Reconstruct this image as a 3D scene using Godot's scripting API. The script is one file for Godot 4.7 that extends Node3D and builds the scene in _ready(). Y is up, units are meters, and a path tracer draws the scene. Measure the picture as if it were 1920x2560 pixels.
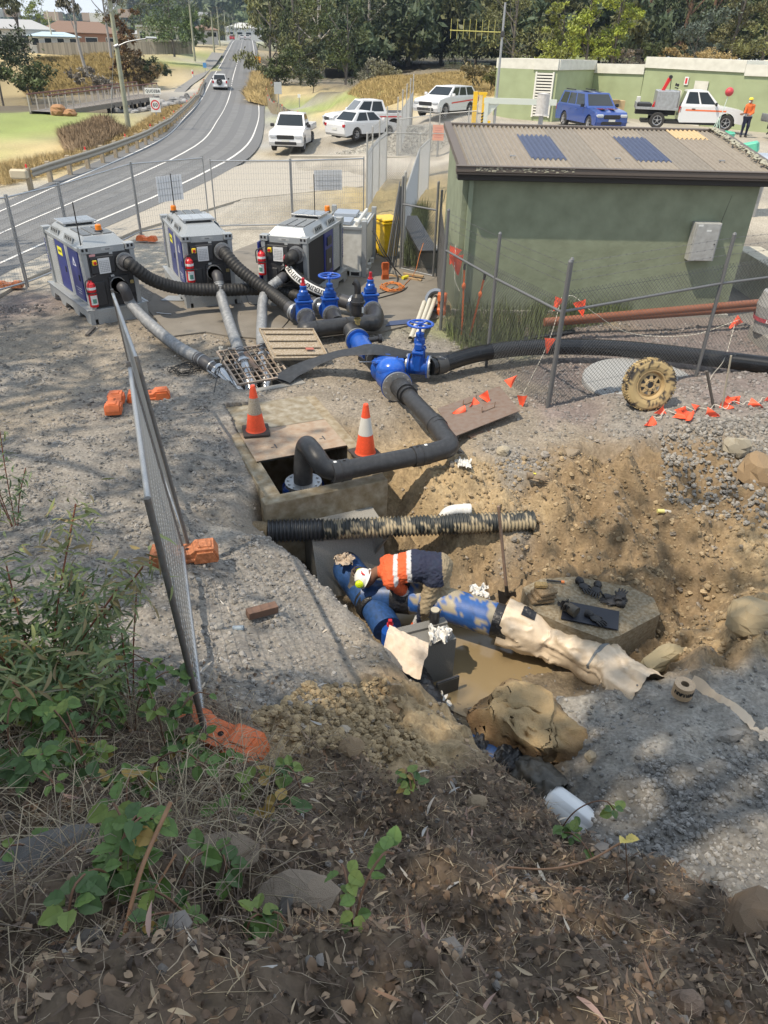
extends Node3D
# Sewer pump site beside a country road: a dug pit with pipes, three pump sets, a shed, fences, vehicles, trees.
var rng:=RandomNumberGenerator.new()
var mats:={}
var texs:={}
var used:={}
var noise:=FastNoiseLite.new()
var V0:=Vector3.ZERO
class MB:
	var v:=PackedVector3Array()
	var n:=PackedVector3Array()
	var t:=PackedVector2Array()
	var c:=PackedColorArray()
	var x:=PackedInt32Array()
	var X:=Transform3D()
	var col:=Color.WHITE
	func p(a:Vector3,nn:Vector3,uv:=Vector2.ZERO)->int:
		v.append(X*a); n.append((X.basis*nn).normalized()); t.append(uv); c.append(col)
		return v.size()-1
	func tri(i:int,j:int,k:int)->void:
		var g:=(v[j]-v[i]).cross(v[k]-v[i])
		x.append(i)
		if g.dot(n[i]+n[j]+n[k])>0.0:
			x.append(k); x.append(j)
		else:
			x.append(j); x.append(k)
	func q4(i:int,j:int,k:int,l:int)->void:
		tri(i,j,k); tri(i,k,l)
	func quad(a:Vector3,b:Vector3,d:Vector3,e:Vector3)->void:
		var nn:=(b-a).cross(e-a)
		if nn.length_squared()<1e-14:nn=(d-b).cross(e-b)
		q4(p(a,nn,Vector2(0,1)),p(b,nn,Vector2(1,1)),p(d,nn,Vector2(1,0)),p(e,nn,Vector2(0,0)))
	func tri3(a:Vector3,b:Vector3,d:Vector3)->void:
		var nn:=(b-a).cross(d-a)
		tri(p(a,nn),p(b,nn),p(d,nn))
	func box(ctr:Vector3,size:Vector3,bev:=0.0)->void:
		var h:=size*0.5
		bev=minf(bev,minf(h.x,minf(h.y,h.z))*0.9)
		var id:=[]
		for k in 8:
			var s:=Vector3(-1 if k & 1==0 else 1,-1 if k & 2==0 else 1,-1 if k & 4==0 else 1)
			for a in 3:
				var q:=Vector3(s.x*(h.x-bev),s.y*(h.y-bev),s.z*(h.z-bev))
				q[a]=s[a]*h[a]
				var nn:=Vector3.ZERO
				nn[a]=s[a]
				id.append(p(ctr+q,nn,Vector2(0.5+0.5*s[(a+1) % 3],0.5+0.5*s[(a+2) % 3])))
		for a in 3:
			var b1:int=1<<((a+1) % 3)
			var b2:int=1<<((a+2) % 3)
			for s in 2:
				var o:int=s<<a
				q4(id[o*3+a],id[(o|b1)*3+a],id[(o|b1|b2)*3+a],id[(o|b2)*3+a])
			if bev>0.0:
				for s1 in 2:
					for s2 in 2:
						var o:int=(b1 if s1 else 0)|(b2 if s2 else 0)
						var e:int=o|(1<<a)
						q4(id[o*3+(a+1) % 3],id[e*3+(a+1) % 3],id[e*3+(a+2) % 3],id[o*3+(a+2) % 3])
		if bev>0.0:
			for k in 8:tri(id[k*3],id[k*3+1],id[k*3+2])
	func obox(a:Vector3,b:Vector3,w:float,h:float,bev:=0.0,up:=Vector3.UP)->void:
		var z:=(b-a).normalized()
		var xx:=up.cross(z)
		if xx.length()<0.01:xx=Vector3.RIGHT.cross(z)
		xx=xx.normalized()
		var o:=X
		X=X*Transform3D(Basis(xx,z.cross(xx),z),(a+b)*0.5)
		box(Vector3.ZERO,Vector3(w,h,a.distance_to(b)),bev)
		X=o
	func tube(pts:Array,r,sides:=12,cap:=true,usc:=1.0)->void:
		var m:=pts.size()
		var tz:Vector3=(pts[1]-pts[0]).normalized()
		var ax:=tz.cross(Vector3.UP)
		if ax.length()<0.05:ax=tz.cross(Vector3.RIGHT)
		ax=ax.normalized()
		var first:=v.size()
		var dist:=0.0
		for i in m:
			var tn:Vector3=(pts[mini(i+1,m-1)]-pts[maxi(i-1,0)]).normalized()
			ax=(ax-tn*ax.dot(tn)).normalized()
			var ay:=tn.cross(ax)
			var rr:float=r if r is float else r[i]
			if i>0:dist+=pts[i].distance_to(pts[i-1])
			var sl:=0.0
			if not r is float:
				var i0:=maxi(i-1,0)
				var i1:=mini(i+1,m-1)
				var dd:float=pts[i1].distance_to(pts[i0])
				if dd>1e-5:sl=(r[i0]-r[i1])/dd
			for k in sides+1:
				var an:=TAU*k/sides
				var d:=ax*cos(an)+ay*sin(an)
				p(pts[i]+d*rr,d+tn*sl,Vector2(float(k)/sides,dist*usc))
		for i in m-1:
			for k in sides:
				var o:=first+i*(sides+1)+k
				q4(o,o+1,o+sides+2,o+sides+1)
		if cap:
			for e in [0,m-1]:
				var tn:Vector3=((pts[0]-pts[1]) if e==0 else (pts[m-1]-pts[m-2])).normalized()
				var o:int=first+e*(sides+1)
				var cc:=p(pts[e],tn,Vector2(0.5,0.5))
				n[cc]=(X.basis*tn).normalized()
				var ring:=[]
				for k in sides:
					v.append(v[o+k]); n.append(n[cc]); t.append(t[o+k]); c.append(col)
					ring.append(v.size()-1)
				for k in sides:tri(cc,ring[k],ring[(k+1) % sides])
	func cyl(a:Vector3,b:Vector3,r:float,sides:=12,r2:=-1.0)->void:
		tube([a,b],r if r2<0.0 else [r,r2],sides)
	func bar3(a:Vector3,b:Vector3,r:float)->void:
		var tn:=(b-a).normalized()
		var ax:=tn.cross(Vector3.UP)
		if ax.length()<0.05:ax=tn.cross(Vector3.RIGHT)
		ax=ax.normalized()*r
		var ay:=tn.cross(ax)
		var o:=v.size()
		for k in 3:
			var d:=ax*cos(TAU*k/3.0)+ay*sin(TAU*k/3.0)
			p(a+d,d); p(b+d,d)
		for k in 3:
			var j:=(k+1) % 3
			q4(o+k*2,o+k*2+1,o+j*2+1,o+j*2)
	func wire(pts:Array,r:float)->void:
		for i in pts.size()-1:bar3(pts[i],pts[i+1],r)
	func lathe(prof:Array,sides:=24,close:=false)->void:
		for i in prof.size()-1:
			var a:Vector2=prof[i]
			var b:Vector2=prof[i+1]
			var d:=b-a
			if d.length()<1e-6:continue
			var o:=v.size()
			for k in sides+1:
				var an:=TAU*k/sides
				var nn:=Vector3(cos(an)*d.y,-d.x,sin(an)*d.y)
				p(Vector3(cos(an)*a.x,a.y,sin(an)*a.x),nn,Vector2(float(k)/sides,a.y))
				p(Vector3(cos(an)*b.x,b.y,sin(an)*b.x),nn,Vector2(float(k)/sides,b.y))
			for k in sides:q4(o+k*2,o+k*2+1,o+k*2+3,o+k*2+2)
	func torus(ctr:Vector3,rb:float,rs:float,sa:=24,sb:=8)->void:
		var o:=v.size()
		for i in sa+1:
			var a:=TAU*i/sa
			for j in sb+1:
				var b:=TAU*j/sb
				var d:=Vector3(cos(a)*cos(b),sin(b),sin(a)*cos(b))
				p(ctr+Vector3(cos(a),0,sin(a))*rb+d*rs,d)
		for i in sa:
			for j in sb:
				var k:=o+i*(sb+1)+j
				q4(k,k+1,k+sb+2,k+sb+1)
	func prism(poly:PackedVector2Array,z0:float,z1:float)->void:
		var idx:=Geometry2D.triangulate_polygon(poly)
		for s in 2:
			var o:=v.size()
			for q in poly:p(Vector3(q.x,q.y,z1 if s else z0),Vector3(0,0,1.0 if (s==1)==(z1>z0) else -1.0),q)
			for i in range(0,idx.size(),3):tri(o+idx[i],o+idx[i+1],o+idx[i+2])
		var cw:=1.0 if Geometry2D.is_polygon_clockwise(poly) else -1.0
		for i in poly.size():
			var a:=poly[i]
			var b:=poly[(i+1) % poly.size()]
			var nn:=Vector3(-(b-a).y,(b-a).x,0)*cw
			q4(p(Vector3(a.x,a.y,z0),nn),p(Vector3(b.x,b.y,z0),nn),p(Vector3(b.x,b.y,z1),nn),p(Vector3(a.x,a.y,z1),nn))
	func grid(nu:int,nv:int,f:Callable)->void:
		var o:=v.size()
		for j in nv+1:
			for i in nu+1:p(f.call(float(i)/nu,float(j)/nv),Vector3.ZERO,Vector2(float(i)/nu,float(j)/nv))
		for j in nv+1:
			for i in nu+1:
				var k:=o+j*(nu+1)+i
				var du:=v[k+(1 if i<nu else 0)]-v[k-(1 if i>0 else 0)]
				var dv:=v[k+(nu+1 if j<nv else 0)]-v[k-(nu+1 if j>0 else 0)]
				n[k]=du.cross(dv).normalized()
		for j in nv:
			for i in nu:
				var k:=o+j*(nu+1)+i
				q4(k,k+1,k+nu+2,k+nu+1)
	func blob(ctr:Vector3,rad:Vector3,amp:float,freq:float,ns:FastNoiseLite,nu:=18,nv:=10)->void:
		var o:=v.size()
		for j in nv+1:
			for i in nu+1:
				var la:=PI*(float(j)/nv-0.5)
				var lo:=TAU*float(i % nu)/nu
				var d:=Vector3(cos(la)*cos(lo),sin(la),cos(la)*sin(lo))
				var s:=1.0+amp*ns.get_noise_3dv((ctr+d*rad)*freq)
				p(ctr+d*rad*s,d/rad)
		var acc:=PackedVector3Array()
		acc.resize(v.size()-o)
		for j in nv:
			for i in nu:
				var k:=o+j*(nu+1)+i
				var g:=(v[k+1]-v[k]).cross(v[k+nu+1]-v[k])+(v[k+nu+2]-v[k+1]).cross(v[k+nu+2]-v[k+nu+1])
				if g.dot(n[k])<0.0:g=-g
				for e in [k,k+1,k+nu+1,k+nu+2]:acc[e-o]+=g
		for j in nv+1:
			var s:=acc[j*(nu+1)]+acc[j*(nu+1)+nu]
			acc[j*(nu+1)]=s
			acc[j*(nu+1)+nu]=s
		for k in acc.size():
			if acc[k].length_squared()>1e-16:n[o+k]=acc[k].normalized()
		for j in nv:
			for i in nu:
				var k:=o+j*(nu+1)+i
				q4(k,k+1,k+nu+2,k+nu+1)
	func rock(ctr:Vector3,rad:Vector3,r:RandomNumberGenerator,nu:=10,nv:=7,planes:=13)->void:
		var ns:=[]
		for k in planes:ns.append([Vector3(r.randfn(),r.randfn(),r.randfn()).normalized(),r.randf_range(0.72,1.0)])
		var pts:=[]
		for j in nv+1:
			for i in nu:
				var la:=PI*(float(j)/nv-0.5)
				var lo:=TAU*(i+0.5*(j % 2))/nu
				var d:=Vector3(cos(la)*cos(lo),sin(la),cos(la)*sin(lo))
				var m:=1.15
				for e in ns:
					var k:float=d.dot(e[0])
					if k>0.05:m=minf(m,e[1]/k)
				pts.append(ctr+d*m*rad)
		for j in nv:
			for i in nu:
				var a:Vector3=pts[j*nu+i]
				var b:Vector3=pts[j*nu+(i+1) % nu]
				var d:Vector3=pts[(j+1)*nu+(i+1) % nu]
				var e:Vector3=pts[(j+1)*nu+i]
				for q in [[a,d,b],[a,e,d]]:
					var nn:Vector3=(q[1]-q[0]).cross(q[2]-q[0])
					if nn.length_squared()<1e-14:continue
					if nn.dot(q[0]+q[1]+q[2]-3.0*ctr)<0.0:nn=-nn
					tri(p(q[0],nn),p(q[1],nn),p(q[2],nn))
	func mesh()->ArrayMesh:
		var a:=[]
		a.resize(Mesh.ARRAY_MAX)
		a[Mesh.ARRAY_VERTEX]=v; a[Mesh.ARRAY_NORMAL]=n; a[Mesh.ARRAY_TEX_UV]=t; a[Mesh.ARRAY_COLOR]=c; a[Mesh.ARRAY_INDEX]=x
		var m:=ArrayMesh.new()
		m.add_surface_from_arrays(Mesh.PRIMITIVE_TRIANGLES,a)
		return m
func V(x:float,y:float,z:float)->Vector3:
	return Vector3(x,y,z)
func numbered(nm:String)->String:
	if not used.has(nm):
		used[nm]=0
		return nm
	used[nm]+=1
	return "%s_%03d" % [nm,used[nm]]
func thing(nm:String,label:String,cat:String,at:=Vector3.ZERO,turn:=0.0,group:="")->Node3D:
	var o:=Node3D.new()
	o.name=numbered(nm)
	add_child(o)
	o.position=at
	o.rotation.y=turn
	metas(o,label,cat,group)
	return o
func metas(o:Node,label:String,cat:String,group:="",kind:="")->Node:
	if label:o.set_meta("label",label)
	if cat:o.set_meta("category",cat)
	if group:o.set_meta("group",group)
	if kind:o.set_meta("kind",kind)
	return o
func mw(root:Node3D)->MB:
	var b:=MB.new()
	var r:Node3D=root
	var tf:=Transform3D()
	while r!=null and r!=self:
		tf=r.transform*tf
		r=r.get_parent() as Node3D
	b.X=tf.affine_inverse()
	return b
func put(b,nm:String,m:Material,parent:Node=null)->MeshInstance3D:
	var o:=MeshInstance3D.new()
	o.mesh=b.mesh() if b is MB else b
	o.material_override=m
	if parent==null:
		o.name=numbered(nm)
		add_child(o)
	else:
		o.name=nm
		parent.add_child(o,true)
	return o
func solo(b,nm:String,m:Material,label:String,cat:String,group:="")->MeshInstance3D:
	var o:=put(b,nm,m)
	metas(o,label,cat,group)
	return o
func struct(b,nm:String,m:Material,label:="",kind:="structure")->MeshInstance3D:
	var o:=put(b,nm,m)
	metas(o,label,"","",kind)
	return o
func dup(src:Node3D,at:Vector3,turn:=0.0,label:="",group:="")->Node3D:
	var o:Node3D=src.duplicate()
	o.name=numbered(String(src.name).rstrip("0123456789").trim_suffix("_"))
	add_child(o)
	o.position=at
	o.rotation=V(0,turn,0)
	if label:o.set_meta("label",label)
	if group:o.set_meta("group",group)
	return o
func C(r:float,g:float,b:float)->Color:
	return Color(r,g,b).linear_to_srgb()
func M(key:String,col:Color,rough:=0.75,metal:=0.0,tx:="",sc:=1.0,bump:="",depth:=0.4,bsc:=0.0)->StandardMaterial3D:
	if mats.has(key):return mats[key]
	var m:=StandardMaterial3D.new()
	m.resource_name=key
	m.albedo_color=col
	m.roughness=rough
	m.metallic=metal
	if tx or bump:
		m.uv1_triplanar=true
		m.uv1_scale=Vector3.ONE*sc
	if tx:m.albedo_texture=texs[tx]
	if bump:
		m.heightmap_enabled=true
		m.heightmap_texture=texs[bump]
		m.heightmap_scale=depth
	mats[key]=m
	return m
func VM(key:String,rough:=0.85,tx:="",sc:=1.0,bump:="",depth:=0.4)->StandardMaterial3D:
	var m:=M(key,Color.WHITE,rough,0.0,tx,sc,bump,depth)
	m.vertex_color_use_as_albedo=true
	return m
func leafy(m:StandardMaterial3D,k:=0.5)->StandardMaterial3D:
	m.backlight_enabled=true
	m.backlight=Color(k,k,k)
	m.cull_mode=BaseMaterial3D.CULL_DISABLED
	return m
func seam(sd:int,type:int,freq:float,size:=512,oct:=5,ret:=0)->Image:
	var f:=FastNoiseLite.new()
	f.seed=sd
	f.noise_type=type
	f.frequency=freq
	f.fractal_type=FastNoiseLite.FRACTAL_FBM if oct>1 else FastNoiseLite.FRACTAL_NONE
	f.fractal_octaves=oct
	f.cellular_return_type=ret
	f.cellular_jitter=1.0
	return f.get_seamless_image(size,size)
func ramp(im:Image,lo:Color,hi:Color,power:=1.0)->ImageTexture:
	im=im.duplicate()
	im.convert(Image.FORMAT_L8)
	var d:=im.get_data()
	var lut:=PackedByteArray()
	for i in 256:
		var cc:=lo.lerp(hi,pow(i/255.0,power)).linear_to_srgb()
		lut.append(int(clampf(cc.r,0,1)*255)); lut.append(int(clampf(cc.g,0,1)*255)); lut.append(int(clampf(cc.b,0,1)*255))
	var o:=PackedByteArray()
	o.resize(d.size()*3)
	for i in d.size():
		var k:=d[i]*3
		o[i*3]=lut[k]; o[i*3+1]=lut[k+1]; o[i*3+2]=lut[k+2]
	return ImageTexture.create_from_image(Image.create_from_data(im.get_width(),im.get_height(),false,Image.FORMAT_RGB8,o))
func grey(im:Image)->ImageTexture:
	im=im.duplicate()
	im.convert(Image.FORMAT_L8)
	return ImageTexture.create_from_image(im)
func make_textures()->void:
	var S:=FastNoiseLite.TYPE_SIMPLEX_SMOOTH
	var fb:=seam(1,S,0.012)
	var fine:=seam(2,S,0.06,512,4)
	var cell:=seam(3,FastNoiseLite.TYPE_CELLULAR,0.06,512,2,FastNoiseLite.RETURN_DISTANCE)
	var cellv:=seam(4,FastNoiseLite.TYPE_CELLULAR,0.07,512,1,FastNoiseLite.RETURN_CELL_VALUE)
	texs.grunge=ramp(fb,Color(0.72,0.71,0.69),Color(1,1,1),0.8)
	texs.mottle=ramp(fine,Color(0.62,0.61,0.6),Color(1,1,1),0.8)
	texs.stone=ramp(cellv,Color(0.6,0.59,0.58),Color(1,1,1),1.2)
	texs.rust=ramp(fb,Color(0.75,0.55,0.42),Color(1,1,1),0.6)
	texs.mud=ramp(seam(6,S,0.02),Color(0.5,0.42,0.3),Color(1,1,1),1.3)
	texs.b_fine=grey(fine)
	texs.b_fbm=grey(fb)
	texs.b_cell=grey(cell)
	var st:=seam(7,S,0.02,256,4)
	st.resize(256,24)
	st.resize(256,256)
	texs.streak=ramp(st,Color(0.68,0.66,0.64),Color(1,1,1),0.8)
	texs.b_streak=grey(st)
func curve(pts:Array,step:=0.1)->Array:
	var cv:=Curve3D.new()
	cv.bake_interval=step
	for i in pts.size():
		var tn:Vector3=(pts[mini(i+1,pts.size()-1)]-pts[maxi(i-1,0)])/6.0
		var i0:float=1.0 if i==0 else pts[i].distance_to(pts[i-1])
		var i1:float=1.0 if i==pts.size()-1 else pts[i].distance_to(pts[i+1])
		var k:=tn.normalized()
		cv.add_point(pts[i],-k*i0/3.0 if i>0 else Vector3.ZERO,k*i1/3.0 if i<pts.size()-1 else Vector3.ZERO)
	return Array(cv.get_baked_points())
func resamp(pts:Array,step:float)->Array:
	var cv:=Curve3D.new()
	for q in pts:cv.add_point(q)
	cv.bake_interval=step*0.5
	var L:=cv.get_baked_length()
	var m:=maxi(1,int(round(L/step)))
	var o:=[]
	for i in m+1:o.append(cv.sample_baked(L*i/m))
	return o
func rect(b:MB,a:Vector3,ux:Vector3,uy:Vector3,th:float)->void:
	var nn:=ux.cross(uy).normalized()*th
	b.quad(a+nn,a+ux+nn,a+ux+uy+nn,a+uy+nn)
	b.quad(a,a+uy,a+ux+uy,a+ux)
	b.quad(a,a+ux,a+ux+nn,a+nn)
	b.quad(a+ux,a+ux+uy,a+ux+uy+nn,a+ux+nn)
	b.quad(a+ux+uy,a+uy,a+uy+nn,a+ux+uy+nn)
	b.quad(a+uy,a,a+nn,a+uy+nn)
func lettering(txt:String,size:float,m:Material,parent:Node,tf:Transform3D,nm:="lettering",depth:=0.004,font:="Droid Sans")->MeshInstance3D:
	var tm:=TextMesh.new()
	var sf:=SystemFont.new()
	sf.font_names=PackedStringArray([font])
	sf.font_weight=700
	tm.font=sf
	tm.text=txt
	tm.font_size=32
	tm.pixel_size=size/32.0
	tm.depth=depth
	tm.curve_step=4.0
	var o:=MeshInstance3D.new()
	o.mesh=tm
	o.material_override=m
	o.name=nm
	o.transform=tf
	parent.add_child(o,true)
	return o
func _ready()->void:
	var cam:=Camera3D.new()
	cam.name="camera"
	cam.transform=Transform3D(Basis(V(1,0.024,-0.02),V(-0.03,0.842,-0.54),V(0,0.539,0.84)),V(0,5,0))
	cam.fov=70.83
	cam.near=0.1
	cam.far=6000.0
	add_child(cam)
	var env:=Environment.new()
	env.background_mode=Environment.BG_SKY
	var sm:=ProceduralSkyMaterial.new()
	sm.sky_top_color=Color(0.60,0.665,0.745)
	sm.sky_horizon_color=Color(0.81,0.83,0.855)
	sm.sky_curve=0.18
	sm.ground_bottom_color=Color(0.30,0.28,0.25)
	sm.ground_horizon_color=Color(0.55,0.55,0.53)
	sm.sky_cover=clouds()
	sm.sky_cover_modulate=Color(1,1,1,1.0)
	sm.sky_energy_multiplier=1.15
	env.sky=Sky.new()
	env.sky.sky_material=sm
	env.tonemap_mode=Environment.TONE_MAPPER_LINEAR
	env.tonemap_exposure=1.25
	env.sdfgi_enabled=true
	env.ssao_enabled=true
	env.ssil_enabled=true
	env.fog_enabled=true
	env.fog_light_color=Color(0.72,0.80,0.90)
	env.fog_density=0.00015
	var we:=WorldEnvironment.new()
	we.name="world_environment"
	we.environment=env
	add_child(we)
	var sun:=DirectionalLight3D.new()
	sun.name="sun"
	sun.light_energy=1.35
	sun.light_color=Color(1.0,0.945,0.86)
	sun.light_angular_distance=0.5
	sun.shadow_enabled=true
	sun.look_at_from_position(Vector3.ZERO,V(0.52,-1.0,-0.30))
	add_child(sun)
	rng.seed=7
	noise.seed=11
	noise.frequency=0.1
	noise.fractal_octaves=3
	make_textures()
	roads()
	coarse()
	ground()
	build_road()
	all_objects()
func clouds()->ImageTexture:
	var f:=FastNoiseLite.new()
	f.seed=5
	f.frequency=1.6
	f.fractal_octaves=5
	var im:=Image.create(512,256,false,Image.FORMAT_RGBA8)
	for y in 256:
		for x in 512:
			var th:=PI*(y+0.5)/256.0
			var ph:=TAU*(x+0.5)/512.0
			var d:=V(sin(th)*cos(ph),cos(th)*2.2,sin(th)*sin(ph))
			var k:=smoothstep(-0.12,0.42,f.get_noise_3dv(d))
			im.set_pixel(x,y,Color(0.97,0.965,0.95,k*0.7))
	return ImageTexture.create_from_image(im)
# ---------------------------------------------------------------- the ground
var CPX:=PackedFloat32Array()
var CPZ:=PackedFloat32Array()
var CPH:=PackedFloat32Array()
var CPC:Array=[]
var GX:=PackedFloat32Array()
var GZ:=PackedFloat32Array()
var GH:=PackedFloat32Array()
var GC:Array=[]
var ROADL:Array=[]
var ROADR:Array=[]
var CLS:={
	"g":[Color(0.225,0.207,0.182),0.016,1.0,0.1],"G":[Color(0.165,0.157,0.143),0.03,1.6,0.0],"s":[Color(0.265,0.25,0.222),0.02,0.5,0.0],
	"d":[Color(0.245,0.212,0.168),0.012,0.5,0.1],"c":[Color(0.36,0.272,0.158),0.075,0.16,0.0],"k":[Color(0.225,0.163,0.095),0.115,0.14,0.0],
	"m":[Color(0.17,0.135,0.09),0.02,0.15,0.0],"b":[Color(0.105,0.077,0.053),0.05,0.05,1.0],"p":[Color(0.2,0.165,0.152),0.012,1.0,0.05],
	"a":[Color(0.18,0.165,0.143),0.003,0.06,0.02],"f":[Color(0.36,0.33,0.275),0.004,0.0,0.0],"y":[Color(0.46,0.37,0.19),0.05,0.0,0.0],
	"n":[Color(0.24,0.29,0.085),0.03,0.0,0.0],"w":[Color(0.11,0.09,0.06),0.05,0.0,0.0],"r":[Color(0.4,0.37,0.32),0.02,0.0,0.0],
	"t":[Color(0.3,0.24,0.12),0.08,0.0,0.0],"u":[Color(0.07,0.062,0.036),0.1,0.0,0.0],"e":[Color(0.3,0.3,0.285),0.003,0.0,0.0]}
const CHO:=Vector3(-2.63,0,-10.78)
const CHU:=Vector3(0.905,0,-0.425)
const CHW:=Vector3(0.425,0,0.905)
const GRO:=Vector3(-3.20,0,-12.62)
const GRU:=Vector3(0.87,0,-0.49)
const GRW:=Vector3(0.49,0,0.87)
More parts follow.
